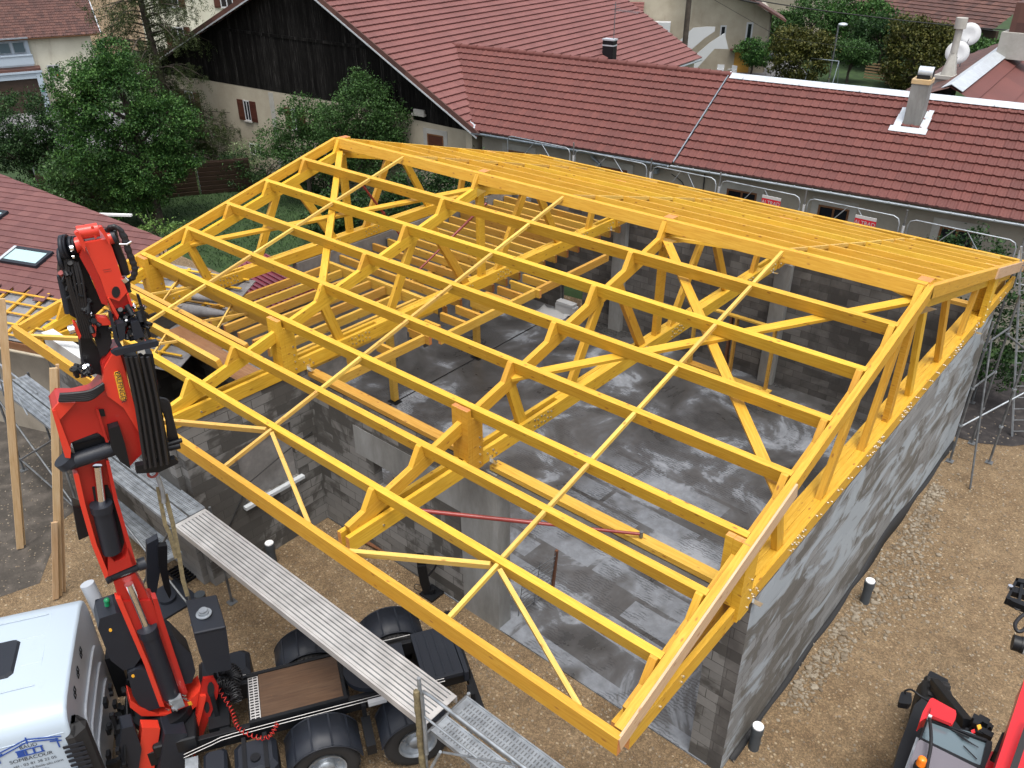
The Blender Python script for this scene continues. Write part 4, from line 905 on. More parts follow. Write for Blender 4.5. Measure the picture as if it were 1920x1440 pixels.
tile_roof('roof', f5.p(-1, 5.2, 1.0), f5.d, (-f5.out + ZZ * .5).normalized(), 32, 7, .5, .5, M['tile_old'], ow)
# pole, cables, lamp, chairs
po = thing('utility_pole', (-12.2, 38.5, 0), 'weathered timber utility pole beside the barn eave', 'pole')
mb = MB(); mb.cyl((-12.2, 38.5, 0), (-12.2, 38.5, 7.6), .2, 10, .17); mb.build('pole', M['bark'], po)
mb = MB(); mb.cyl((-12.2, 38.5, 7.6), (-12.2, 38.5, 7.75), .08, 8); mb.beam((-12.8, 38.2, 2.9), (-11.6, 38.8, 2.9), .05, .05); mb.beam((-12.8, 38.2, 1.8), (-11.6, 38.8, 1.8), .05, .05); mb.build('brackets', M['galv'], po)
mb = MB(); mb.tube([(-12.1, 38.4, 6.9), (-11.6, 38.4, 7.5), (-11.0, 38.4, 6.6), (-9.5, 39.5, 6.2), (-8.3, 40.5, 5.9)], .06, 6, smooth_pts=6); mb.tube([(-11.4, 38.4, 6.7), (-4, 41, 5.7), (8, 46, 4.9), (30, 55, 4.8)], .035, 5, smooth_pts=6); mb.tube([(-11.6, 38.5, 6.6), (-8, 44, 3.5), (-4, 50, 2.5)], .015, 4); mb.build('cable', M['rubber'], po)
lp = thing('garden_lamp', (-6.2, 49.0, 0), 'grey domed lamp on a dark post beside the lawn', 'lamp')
mb = MB(); mb.cyl((-6.2, 49, 0), (-6.2, 49, 4.0), .07, 8); mb.build('post', M['galv_dark'], lp); mb = MB(); mb.ball((-5.95, 49.1, 4.05), .32, (1, 1, .4)); mb.build('lamp_shade', M['zinc'], lp)
def garden_chair(x, y, rz, lab):
    t = thing('garden_chair', (x, y, 0), lab, 'chair', 'white chairs on the yard'); T = Matrix.Translation((x, y, 0)) @ Matrix.Rotation(rz, 4, 'Z')
    mb = MB(T); mb.box((-.25, -.25, .42), (.25, .25, .46)); mb.build('seat', M['sign_white'], t)
    mb = MB(T); mb.box((-.25, .22, .47), (.25, .26, .9)); mb.build('backrest', M['sign_white'], t)
    for sx in (-.22, .22):
        for sy in (-.22, .22): mb = MB(T); mb.cyl((sx, sy, 0), (sx, sy, .42), .025, 6); mb.build('leg', M['sign_white'], t)
        mb = MB(T); mb.box((sx - .025, -.22, .62), (sx + .025, .24, .65)); mb.build('armrest', M['sign_white'], t)
garden_chair(-13.6, 46.6, .4, 'white plastic garden chair on the yard, nearer the pole'); garden_chair(-12.8, 46.9, -.3, 'white plastic garden chair on the yard, nearer the round shrub')
sw = thing('swing_frame', (-6.3, 47.6, 0), 'thin green metal swing frame on the garden lawn', 'swing frame')
mb = MB()
for x in (-7.2, -5.2):
    mb.cyl((x, 47.0, 0), (x, 47.6, 1.9), .03, 6); mb.cyl((x, 48.2, 0), (x, 47.6, 1.9), .03, 6)
mb.cyl((-7.2, 47.6, 1.9), (-5.2, 47.6, 1.9), .035, 6); mb.build('tubes', M['zinc_dark'], sw)
pl = thing('pallet_fence', (-3.2, 52.5, 0), 'grey slatted pallets fencing the far side of the lawn', 'fence')
mb = MB()
for i in range(6): mb.beam((-5, 52.6, .2 + i * .2), (-1.5, 52.2, .2 + i * .2), .03, .1)
mb.box((-3.2, 52.0, 0), (-2.4, 52.3, 1.1)); mb.build('slats', M['wood_raw'], pl)

# ================================================================ neighbour's roof on the left
ang = R_(21); e = Vector((math.cos(ang), math.sin(ang), 0)); up_ = Vector((-e.y, e.x, 0)); s15 = math.tan(R_(15)); Vn = (up_ + ZZ * s15).normalized()
nb = thing('neighbour_house', (-5, -5, 0), 'low neighbouring house with dull red roof half stripped to battens', 'house')
P0 = Vector((-2.6, -7.8, 2.85))
def Np(s, v): return P0 + e * s + Vn * v
topA, topB = Vector((-11.9, -4.6, 4.4)), Vector((-0.3, -3.2, 3.85))
tdir = (topB - topA); tn = tdir.cross(ZZ).normalized(); tn = tn if tn.dot(up_) > 0 else -tn
tile_roof('roof', Np(-9.6, 1.62), e, Vn, 12.6, 6.2, 0.36, 0.24, M['shingle'], nb, rib=0.004, lip=.022, clips=[(topA, tn), (Np(1.05, 0), e)])
mb = MB()
for i in range(16):    # loose ragged tiles along the torn edge
    s = -6.2 + i * .42 + rnd.uniform(-.05, .05); a = Np(s, 1.52 + rnd.uniform(-.12, .1)) + ZZ * .05
    mb.beam(a, a + e * rnd.uniform(.3, .4) + ZZ * rnd.uniform(-.01, .04), .28, .02, Vn.cross(e) * -1)
mb.build('loose_tiles', M['shingle'], nb)
ct = lambda s, v, k: Np(s, v) + Vector((0, 0, k))
mb = MB(); q = [Np(-9.6, 0), Np(4.4, 0), Np(4.4, 3.3), Np(1.0, 3.5), Np(1.0, 1.7), Np(-9.6, 1.7)]
nn = e.cross(Vn).normalized(); mb.prism([((p - P0).dot(e), (p - P0).dot(Vn)) for p in q], P0 - nn * .04, e, Vn, .02); mb.build('underlay', M['felt'], nb)
for v in (.08, .42, .76, 1.1, 1.44): mb = MB(); mb.beam(Np(-9.6, v) + nn * .055, Np(4.3, v) + nn * .055, .05, .03, nn); mb.build('tile_batten', M['wood'], nb)
for v in (1.45, 1.8, 2.15, 2.5, 2.85, 3.2): mb = MB(); mb.beam(Np(1.1, v) + nn * .055, Np(4.3, v) + nn * .055, .05, .03, nn); mb.build('tile_batten', M['wood'], nb)
for i in range(22):
    s = -8.9 + i * .6; mb = MB(); mb.beam(Np(s, 0) + nn * .0, Np(s, 1.62 if s < 1 else 3.3) + nn * .03, .07, .05, nn); mb.build('counter_batten', M['wood'], nb)
mb = MB()
for v0 in np.arange(-.9, 4.4, .12): pass
mb = MB(); mb.prism([(-9.0, 0), (1.2, 0), (1.2, 2.6), (-9.0, 2.6)], P0 - ZZ * 2.85 + up_ * .45, e, ZZ, .3); mb.build('wall', M['plaster_dirty'], nb)
mb = MB(); mb.beam(Np(-9.6, -.05) - ZZ * .12, Np(.8, -.05) - ZZ * .12, .04, .18); mb.build('fascia_board', M['ply'], nb)
mb = MB(); mb.beam(Np(-9.6, -.02) - ZZ * .24, Np(.8, -.02) - ZZ * .24, .22, .03); mb.build('soffit', M['plaster_cream'], nb)
# white gutter end poking out beyond the far verge
gw = MB(); gw.beam(Vector((-7.35, -3.55, 3.75)), Vector((-6.35, -2.85, 3.75)), .10, .06); gw.build('gutter', M['pvc_white'], nb)
# skylights
def skylight(s, v, w, h):
    mb = MB(); a = Np(s, v) + nn * .05
    for (s0, s1, v0, v1) in ((0, w, 0, .1), (0, w, h - .1, h), (0, .1, .1, h - .1), (w - .1, w, .1, h - .1)):
        mb.beam(a + e * (s0 + s1) / 2 + Vn * v0, a + e * (s0 + s1) / 2 + Vn * v1, s1 - s0, .09, nn)
    o = mb.build('skylight', M['plastic'], nb); mb = MB(); mb.beam(a + e * w / 2 + Vn * .1 + nn * .02, a + e * w / 2 + Vn * (h - .1) + nn * .02, w - .2, .02, nn); mb.build('pane', M['skyglass'], o)
    mb = MB(); mb.beam(a + e * .05 + Vn * .02 + nn * .05, a + e * .05 + Vn * (h - .02) + nn * .05, .09, .02, nn); mb.build('flashing', M['zinc'], o)
skylight(-2.95, 2.45, 1.3, .66); skylight(-5.7, 3.9, 1.2, .6)
# burgundy sheet roof seen through the frame
sh = thing('lean_to_roof', (-0.8, -2.4, 2.7), 'burgundy ribbed sheet metal lean-to roof seen through the left truss', 'lean-to')
mb = MB(); mb.prism([(-1.2, -1.1), (1.4, -.9), (1.4, .8), (-1.2, .8)], (-0.9, -2.2, 3.0), (1, 0, -.1), (0, 1, .1), .02)
o = mb.build('sheet', M['sheet'], sh)
for i in range(12):
    mb2 = MB() if i == 0 else mb2
    mb2.beam((-2.0, -3.05 + i * .15, 3.07 + i * .013), (0.4, -3.0 + i * .15, 2.84 + i * .013), .05, .03)
mb2.build('ribs', M['sheet'], sh)
mb = MB(); mb.box((-1.8, -3.0, 0), (-1.6, -1.5, 2.9)); mb.box((0.0 - .25, -3.0, 0), (-.05, -1.5, 2.8)); mb.build('wall', M['plaster_dirty'], sh)
# rolled roofing felt lying over the left truss
rf = thing('rolled_felt', (-.6, -4.9, 3.9), 'grey rolled roofing felt lying on the stripped battens', 'roll of felt')
mb = MB(); mb.cyl((-1.7, -5.35, 3.62), (1.2, -4.4, 3.78), .10, 12); mb.build('roll', M['felt'], rf)
mb = MB(); mb.tube([(-1.0, -5.5, 3.5), (0.3, -5.1, 3.55), (1.3, -4.7, 3.6)], .13, 6, smooth_pts=4, rad=lambda t: .05 + .1 * math.sin(t * 3.1)); mb.build('loose_end', M['felt'], rf)
# ================================================================ vegetation
def leaf_mesh(name, pts, size, mat, parent, rng, aspect=0.55, droop=0.0, bend=True):
    """one folded leaf-sized face pair per point, randomly turned"""
    pts = np.asarray(pts); n = len(pts)
    d = rng.normal(size=(n, 3)); d[:, 2] -= droop; d /= np.linalg.norm(d, axis=1)[:, None]
    q = rng.normal(size=(n, 3)); q[:, 2] += 1.2; s = np.cross(d, q); s /= np.linalg.norm(s, axis=1)[:, None]
    L = size * rng.uniform(0.6, 1.3, n)[:, None]; w = L * aspect * 0.5
    nn = np.cross(s, d)
    a = pts - d * L * .5; b = pts + s * w + nn * L * .12; c = pts + d * L * .5; e = pts - s * w + nn * L * .12
    V = np.stack([a, b, c, e], 1).reshape(-1, 3)
    off = V.mean(0); me = bpy.data.meshes.new(name)
    me.vertices.add(4 * n); me.vertices.foreach_set('co', (V - off).astype(np.float32).ravel())
    me.loops.add(4 * n); me.loops.foreach_set('vertex_index', np.arange(4 * n, dtype=np.int32))
    me.polygons.add(n); me.polygons.foreach_set('loop_start', np.arange(0, 4 * n, 4, dtype=np.int32)); me.polygons.foreach_set('loop_total', np.full(n, 4, dtype=np.int32))
    me.materials.append(mat); me.update(calc_edges=True)
    o = bpy.data.objects.new(name, me); COL.objects.link(o); off = Vector(off)
    if parent is not None: o.parent = parent; o.location = off - world_loc(parent)
    else: o.location = off
    return o
def crown_points(blobs, clumps, per, spread, rng, shell=0.55):
    """blobs: (x, y, z, rx, ry, rz); clumps are scattered in the outer part of each blob, leaves round each clump"""
    vol = np.array([b[3] * b[4] * b[5] for b in blobs]) ** 0.75; vol /= vol.sum(); out = []
    for b, f in zip(blobs, vol):
        k = max(3, int(clumps * f)); d = rng.normal(size=(k, 3)); d /= np.linalg.norm(d, axis=1)[:, None]
        r = (shell + (1.08 - shell) * rng.uniform(0, 1, k) ** 0.6)[:, None]; r *= (1 + 0.16 * np.sin(d[:, :1] * 7 + b[0]) * np.cos(d[:, 2:] * 6))
        c = np.array(b[:3]) + d * r * np.array(b[3:6])
        sz = spread * rng.uniform(.6, 1.5, k)
        p = c[:, None, :] + rng.normal(size=(k, per, 3)) * sz[:, None, None] * np.array([1, 1, .6])
        out.append(p.reshape(-1, 3))
    return np.concatenate(out)
def trunk_mesh(name, base, top, r, parent, limbs, rng):
    mb = MB(); base, top = Vector(base), Vector(top); m1 = base.lerp(top, .5) + Vector((rng.uniform(-.1, .1), rng.uniform(-.1, .1), 0))
    mb.tube([base, m1, top], r, 9, smooth_pts=5, rad=lambda t: r * (1.15 - .8 * t))
    for (f, end, rr) in limbs:
        a = base.lerp(top, f); e = Vector(end); mid = a.lerp(e, .5) + ZZ * .1
        mb.tube([a, mid, e], rr, 6, smooth_pts=4, rad=lambda t: rr * (1 - .75 * t))
        for k in range(3):
            q = a.lerp(e, .5 + .15 * k); mb.tube([q, q + Vector((rng.uniform(-.5, .5), rng.uniform(-.5, .5), rng.uniform(.1, .6)))], rr * .3, 4)
    return mb.build(name, M['bark'], parent)
def tree(kind, base, trunk_top, r, blobs, clumps, per, spread, leaf, mat, label, cat='tree', group=None, seed=1, shell=.5, limbs=6, aspect=.55, droop=0.0, crown='crown'):
    rng = np.random.default_rng(seed); t = thing(kind, base, label, cat, group)
    L = []
    for i in range(limbs):
        b = blobs[i % len(blobs)]; L.append((rng.uniform(.35, .95), (b[0] + rng.uniform(-.5, .5) * b[3], b[1] + rng.uniform(-.5, .5) * b[4], b[2] + rng.uniform(-.2, .5) * b[5]), r * .45))
    trunk_mesh('trunk', base, trunk_top, r, t, L, rng)
    leaf_mesh(crown, crown_points(blobs, clumps, per, spread, rng, shell), leaf, M[mat], t, rng, aspect, droop)
    return t
tree('deciduous_tree', (-15.7, 2.4, 0), (-15.8, 2.2, 5.2), .2,
     [(-15.9, 1.9, 4.9, 1.3, 1.6, 1.6), (-15.8, 2.0, 6.4, .7, .8, .9), (-16.6, .7, 5.4, .8, .9, 1.0), (-15.3, 3.3, 3.9, 1.0, 1.3, 1.2), (-16.3, 1.0, 3.2, 1.0, 1.4, 1.3), (-15.6, 2.3, 2.2, 1.2, 1.5, 1.0), (-15.9, 1.8, 1.3, .9, 1.2, .7), (-16.7, .3, 4.2, .7, .7, .8), (-15.2, 3.6, 2.7, .8, .9, .8), (-16.2, 1.3, 5.9, .8, .8, .7)],
     1250, 58, .125, .10, 'leaf_mid', 'fresh green leafy tree standing left of the black barn gable', seed=3)
# tall spruce: tiers of drooping boughs round a bare straight trunk
def spruce():
    rng = np.random.default_rng(11); t = thing('spruce_tree', (-21.3, 6.2, 0), 'tall thin dark spruce with drooping boughs and bare trunk before the barn', 'tree')
    mb = MB(); mb.tube([(-21.0, 6.9, 0), (-21.2, 6.6, 5), (-21.5, 6.3, 12.5)], .24, 9, smooth_pts=6, rad=lambda q: .24 * (1.1 - .8 * q)); pts = []
    for i in range(150):
        z = .8 + i * .085 + rng.uniform(-.1, .1); a = rng.uniform(0, 2 * math.pi)
        if i > 125: z = rng.uniform(.8, 4.2); a = rng.uniform(.2, 1.6)
        ln = rng.uniform(1.5, 3.3) * (1.0 if z < 8.5 else .7)
        if 3.4 < z < 4.4: ln *= .6
        a0 = Vector((-21.25, 6.5, z)); d = Vector((math.cos(a), math.sin(a), 0)); e = a0 + d * ln + ZZ * rng.uniform(-.7, .1); m = a0 + d * ln * .5 + ZZ * .2
        mb.tube([a0, m, e], .035, 5, smooth_pts=3, rad=lambda q: .04 * (1 - .8 * q))
        for k in range(26):
            f = rng.uniform(.2, 1.05); p = a0.lerp(m, f * 2) if f < .5 else m.lerp(e, f * 2 - 1)
            w = .30 * (1 - .4 * f); c = np.array(p) + rng.normal(size=3) * [w, w, .08]
            hang = rng.uniform(.15, .75); n = 34; zz = rng.uniform(0, 1, n)[:, None]
            pts.append(c + np.concatenate([rng.normal(size=(n, 2)) * .055, -zz * hang], 1))
    mb.build('trunk', M['bark'], t); leaf_mesh('crown', np.concatenate(pts), .085, M['needle'], t, rng, .28, 1.2)
spruce()
tree('shrub_tree', (-23.4, .8, 0), (-23.4, .8, 2.6), .14, [(-23.4, .9, 3.2, 1.4, 1.8, 1.3), (-23.3, 1.9, 2.5, 1.0, 1.2, 1.0), (-23.6, -.5, 2.4, 1.2, 1.6, 1.4), (-23.0, 1.6, 1.4, 1.1, 1.4, 1.0), (-24, -2.2, 2.6, 1.3, 1.5, 1.4)], 700, 50, .14, .105, 'leaf_dark', 'broad dark green shrub tree at the left edge below the white house', seed=5)
tree('garden_shrub', (-17.4, .1, 0), (-17.4, .1, 1.6), .08, [(-17.3, .2, 2.2, 1.0, 1.2, .9), (-17.6, -.8, 1.4, .9, 1.0, .9), (-17.0, 1.0, 1.2, .8, .9, .8)], 200, 34, .15, .13, 'leaf_bush', 'loose mid green shrub between the red neighbour roof and the road', 'shrub', seed=6)
tree('garden_shrub', (-19.5, 2.8, 0), (-19.5, 2.8, 1.0), .07, [(-19.5, 2.8, 1.2, 1.2, 1.4, 1.0), (-20.3, 1.2, 1.0, .9, 1.2, .8)], 160, 30, .15, .13, 'leaf_dark', 'low dark shrub by the roadside behind the green leafy tree', 'shrub', seed=7)
tree('leafy_tree', (-10.2, 9.0, 0), (-10.2, 9.0, 3.6), .13, [(-10.0, 9.2, 4.4, 1.1, 1.1, 1.2), (-9.4, 9.9, 3.7, 1.0, 1.0, 1.0), (-10.8, 8.5, 3.6, .9, 1.0, .9), (-9.8, 9.5, 2.6, 1.2, 1.2, 1.0), (-9.9, 9.3, 5.2, .6, .6, .5)], 520, 46, .15, .10, 'leaf_bush', 'rounded green tree in front of the low end of the black barn gable', seed=8)
tree('leafy_tree', (-12.9, 8.0, 0), (-12.9, 8.0, 2.8), .11, [(-12.9, 8.0, 3.6, .9, 1.0, .9), (-12.2, 8.8, 3.4, .8, .9, .9), (-12.8, 8.1, 2.4, 1.2, 1.2, 1.0), (-11.6, 9.0, 2.2, 1.0, 1.1, 1.1), (-13.6, 7.1, 2.8, .7, .8, .6)], 440, 42, .15, .10, 'leaf_bush', 'looser green tree just left of the rounded one, before the barn wall strip', seed=9)
tree('hedge', (-16.6, 8.4, 0), (-16.6, 8.4, .8), .08, [(-17.4, 7.5, .75, 1.0, 1.0, .8), (-16.0, 8.8, .8, 1.1, 1.0, .8), (-14.6, 9.2, .9, 1.1, .9, .9), (-13.2, 9.2, .8, 1.0, .8, .8)], 330, 30, .12, .10, 'leaf_dark', 'clipped dark hedge along the foot of the barn wall', 'hedge', seed=10, shell=.75)
tree('variegated_bush', (-17.7, 8.2, 0), (-17.7, 8.2, 1.0), .05, [(-17.7, 8.2, 1.3, .7, .8, .6), (-18.6, 6.2, .6, .6, .7, .6)], 90, 30, .12, .09, 'leaf_pale', 'pale variegated bush under the small barn window', 'shrub', seed=12, shell=.6)
tree('sapling', (-8.8, -1.1, 0), (-8.8, -1.1, 2.4), .035, [(-8.8, -1.3, 2.5, .3, .35, .35), (-8.6, -.7, 2.2, .35, .4, .4), (-9.0, -1.5, 2.0, .3, .3, .3)], 50, 14, .09, .10, 'leaf_light', 'slender pale green sapling beside the corner of the red neighbour roof', 'sapling', seed=13)
# dark trees that show between the roof timbers
for (x, y, h, sd, lab) in ((-3.2, 9.2, 3.6, 21, 'dark bushy tree behind the far left corner of the roof frame'), (-6.2, 8.6, 3.2, 22, 'dark bushy tree seen through the left truss in front of the barn corner'), (-8.0, 6.0, 2.0, 23, 'low dark bush seen through the leftmost roof truss')):
    tree('bushy_tree', (x, y, 0), (x, y, h * .6), .1, [(x, y, h * .62, 1.2, 1.2, h * .36), (x + .8, y + .4, h * .45, .9, .9, h * .3), (x - .9, y - .2, h * .4, .9, .9, h * .3)], 240, 32, .15, .13, 'leaf_dark', lab, seed=sd)
# garden beyond the long house
def at_ball(n, c, R, seed):
    r = np.random.default_rng(seed); return [(c[0] + r.uniform(-R[0], R[0]), c[1] + r.uniform(-R[1], R[1]), max(.8, c[2] + r.uniform(-R[2], R[2])), R[0] * .55, R[1] * .55, R[2] * .5) for _ in range(n)]
tree('golden_evergreen', (-8.2, 48.1, 0), (-8.2, 48.1, 2.6), .16, [(-8.2, 48.1, 1.6, 1.9, 1.6, 1.6), (-9.0, 47.8, 2.9, 1.1, 1.0, .9), (-7.4, 48.5, 2.7, 1.1, 1.0, .9)], 420, 34, .2, .19, 'leaf_gold', 'golden green evergreen left of the lawn behind the zinc ridge', group='golden evergreens by the lawn', seed=31, shell=.7)
tree('golden_evergreen', (-1.3, 51.2, 0), (-1.3, 51.2, 3.2), .18, [(-1.3, 51.2, 2.0, 2.0, 1.8, 2.0), (-1.9, 51.0, 3.7, 1.2, 1.2, 1.0), (-.4, 51.5, 3.2, 1.2, 1.1, 1.1)], 480, 34, .2, .19, 'leaf_gold', 'larger golden green evergreen right of the lawn, nearest the chimney cowl', group='golden evergreens by the lawn', seed=32, shell=.7)
tree('round_shrub', (-11.9, 48.2, 0), (-11.9, 48.2, 1.6), .08, [(-11.9, 48.2, 1.9, 1.2, 1.1, .8), (-11.5, 48.4, 1.3, .9, .9, .5)], 170, 30, .15, .16, 'leaf_mid', 'small round green shrub beside the white plastic chairs', 'shrub', seed=33)
tree('apple_tree', (-5.5, 50.7, 0), (-5.5, 50.7, 1.4), .1, [(-5.5, 50.7, 2.2, 1.3, 1.2, .7), (-5.0, 50.9, 1.7, 1.0, 1.0, .4)], 190, 30, .15, .16, 'leaf_bush', 'small forked fruit tree standing on the lawn', seed=34)
for i, (x, y, z, R, m, lab) in enumerate(((-15.2, 57.5, 2.0, 2.2, 'leaf_bush', 'green tree against the ochre farmhouse wall, leftmost of the back row'), (-12.0, 58.6, 2.6, 2.4, 'leaf_bush', 'taller green tree below the small farmhouse window'), (-8.6, 59.4, 2.8, 2.4, 'leaf_mid', 'tall green tree in the middle of the back row above the fruit tree'), (-5.6, 57.0, 2.2, 2.2, 'leaf_dark', 'dark green tree just left of the larger golden evergreen'), (.8, 55.5, 1.7, 1.9, 'leaf_bush', 'green bushy tree right of the larger golden evergreen'), (3.6, 55.6, 1.6, 1.8, 'leaf_mid', 'bright green bush behind the satellite dishes'), (6.6, 54.0, 1.2, 1.7, 'leaf_bush', 'green bush at the right edge below the far balcony'))):
    tree('garden_tree', (x, y, 0), (x, y, z), .14, [(x, y, z, R, R * .8, z * .85), (x + R * .6, y + .3, z * 1.25, R * .6, R * .6, z * .5), (x - R * .5, y, z * 1.2, R * .6, R * .6, z * .5)], 260, 30, .22, .22, m, lab, group='row of trees at the back of the garden', seed=40 + i, shell=.6)
# greenery by the row house wall at right
tree('wall_shrub', (13.0, 9.6, 0), (13.0, 9.6, 3.4), .06, [(13.0, 9.6, 3.9, .75, .5, .55), (13.7, 9.6, 3.4, .6, .5, .6), (12.4, 9.6, 3.5, .5, .4, .5), (14.2, 9.4, 2.4, .9, .6, .9), (14.5, 9.1, 1.4, .9, .6, .8)], 260, 30, .11, .10, 'leaf_dark', 'dark green climbing shrub against the row house at the right scaffold', 'shrub', seed=51)
tree('wall_shrub', (10.4, 9.7, 0), (10.4, 9.7, 3.4), .03, [(10.4, 9.7, 3.6, .2, .2, .35), (10.45, 9.7, 3.0, .25, .2, .35)], 40, 24, .07, .08, 'leaf_dark', 'thin upright shrub between the last two windows of the row house', 'shrub', seed=52)
# dark board fence and clothes posts in the garden
gf = thing('board_fence', (-18.5, 5, 0), 'dark horizontal board fence across the garden behind the trees', 'fence')
for k, ((xa, ya), (xb, yb)) in enumerate((((-21.5, .2), (-19.6, 2.6)), ((-19.5, 2.7), (-17.9, 5.6)), ((-17.85, 5.7), (-16.6, 7.6)))):
    mb = MB(); mb.beam((xa, ya, .75), (xb, yb, .75), .05, 1.5)
    for i in range(7): mb.beam((xa + .03, ya - .03, .1 + i * .21), (xb + .03, yb - .03, .1 + i * .21), .03, .16, (.3, .2, 1))
    mb.build('fence_panel', M['fencewood'], gf)
    mb = MB(); mb.cyl((xa, ya, 0), (xa, ya, 1.75), .03, 6); mb.build('fence_post', M['zinc_dark'], gf)
rk = MB()
rk.beam((-25, -1.8, .5), (-18.8, .2, .5), .2, 1.0); rk.beam((-25, -1.8, 1.03), (-18.8, .2, 1.03), .3, .07)
o = rk.build('garden_wall', M['surround']); tag(o, 'low old stone garden wall beside the road, left of the trees', 'wall')
sd_ = thing('shed_roof', (-21, -3.6, 0), 'corner of a dark shed roof at the left edge above the red roof', 'shed')
mb = MB(); mb.prism([(-2, -2), (1.2, -1.2), (1.6, 1.0), (-2, 1.2)], (-21.6, -3.9, 2.1), (1, 0, -.15), (0, 1, .15), .08); mb.build('roof', M['plastic'], sd_)
mb = MB(); mb.box((-23.4, -5.4, 0), (-20.6, -3.0, 2.0)); mb.build('wall', M['fencewood'], sd_)
# short grass tufts on the lawn that shows behind the frame, and stones beside the gable
rng = np.random.default_rng(77); n = 14000
gx = rng.uniform(-20, -1, n); gy = rng.uniform(1.2, 9.5, n); P_ = np.stack([gx, gy, np.full(n, .04)], 1)
o = leaf_mesh('grass', P_, .11, M['leaf_dark'], None, rng, .25, -1.5); tag(o, 'short mown grass of the neighbouring garden', 'grass', kind='stuff')
def stones(name, pts, label):
    rng = np.random.default_rng(5); V = []; F = []
    base = [(0, 0, 1), (.9, 0, .3), (.3, .85, .35), (-.75, .5, .3), (-.7, -.55, .35), (.3, -.85, .3), (.6, .5, -.5), (-.3, .7, -.5), (-.8, 0, -.5), (-.2, -.75, -.5), (.7, -.4, -.5)]
    fc = [(0, 1, 2), (0, 2, 3), (0, 3, 4), (0, 4, 5), (0, 5, 1), (1, 6, 2), (2, 6, 7), (2, 7, 3), (3, 7, 8), (3, 8, 4), (4, 8, 9), (4, 9, 5), (5, 9, 10), (5, 10, 1), (1, 10, 6)]
    for (x, y, r) in pts:
        k = len(V); a = rng.uniform(0, 6.28); sx, sy, sz = rng.uniform(.7, 1.3, 3)
        for p in base:
            q = np.array(p) * (1 + rng.uniform(-.2, .2)); q = q * [sx, sy, sz * .7]; V.append((x + r * (q[0] * math.cos(a) - q[1] * math.sin(a)), y + r * (q[0] * math.sin(a) + q[1] * math.cos(a)), r * (.25 + q[2])))
        F += [tuple(i + k for i in f) for f in fc]
    me = bpy.data.meshes.new(name); me.from_pydata(V, [], F); me.materials.append(M['stone']); o = bpy.data.objects.new(name, me); COL.objects.link(o); tag(o, label, 'stones', kind='stuff')
def stonemat():
    m = newmat('pale_limestone', (.4, .34, .26), .9); n = N(m); g = n.n('ShaderNodeNewGeometry')
    n.col(n.ramp(g.outputs['Random Per Island'], [(0, (.13, .10, .068)), (.5, (.19, .155, .11)), (1, (.27, .235, .18))])); return m
M['stone'] = stonemat(); pts = []
for i in range(1500):
    y = rng.uniform(-3.4, 4.6); w = .35 + .9 * math.exp(-((y - .8) / 1.6) ** 2); pts.append((14.52 + abs(rng.normal()) * w * .55 + .08, y, rng.uniform(.012, .042) * (1.0 if rng.uniform() < .9 else 1.7)))
stones('rubble', pts, 'pale limestone rubble spilled along the foot of the gable wall')
pts = [(rng.uniform(10, 26), rng.uniform(-12, 9), rng.uniform(.010, .032)) for _ in range(9000)] + [(rng.uniform(-3, 14), rng.uniform(-12.5, -5.4), rng.uniform(.008, .022)) for _ in range(6000)]
pts = [p for p in pts if not (p[0] < 14.45 and p[1] > -5.25)]
stones('pebbles', pts, 'small loose stones scattered over the tan gravel yard')
# ================================================================ site equipment
CAM = Vector((17.253, -13.36, 11.6487)); FPX = 1557.274
def ray(x, y): return CAMR.transposed() @ Vector(((x - 960) / FPX, (720 - y) / FPX, -1))
def on_z(x, y, z): d = ray(x, y); return CAM + d * ((z - CAM.z) / d.z)
class VP:
    """vertical working plane through a ground point, square to the viewing azimuth: outlines measured on it get a real thickness"""
    def __init__(s, x, y):
        s.o = Vector((x, y, 0)); h = s.o - CAM; h.z = 0; s.h = h.normalized(); s.r = s.h.cross(ZZ)
    def c(s, x, y): d = ray(x, y); p = CAM + d * ((s.o - CAM).dot(s.h) / d.dot(s.h)); return ((p - s.o).dot(s.r), p.z)
    def p(s, x, y, k=0.0): a, z = s.c(x, y); return s.o + s.r * a + ZZ * z - s.h * k     # k metres towards the viewer
    def plate(s, mb, px, k, th, mi=0, side=None): mb.prism([s.c(*q) for q in px], s.o - s.h * k, s.r, ZZ, th, mi, side)
def lettering(text, origin, xd, yd, height, mat, parent, name='lettering', align='CENTER', thick=0.002, scalex=1.0):
    cu = bpy.data.curves.new('t', 'FONT'); cu.body = text; cu.align_x = align; cu.size = 1.0; cu.extrude = 0.0
    ob = bpy.data.objects.new('t', cu); COL.objects.link(ob); bpy.context.view_layer.update()
    me = bpy.data.meshes.new_from_object(ob.evaluated_get(bpy.context.evaluated_depsgraph_get())); bpy.data.objects.remove(ob); bpy.data.curves.remove(cu)
    xd, yd = Vector(xd).normalized(), Vector(yd).normalized(); nz = xd.cross(yd); k = height / 0.72
    for v in me.vertices: v.co = xd * (v.co.x * k * scalex) + yd * (v.co.y * k) + nz * thick
    me.name = name; me.materials.clear(); me.materials.append(M[mat]); o = bpy.data.objects.new(name, me); COL.objects.link(o); og = Vector(origin)
    if parent is not None: o.parent = parent; o.location = og - world_loc(parent)
    else: o.location = og
    return o
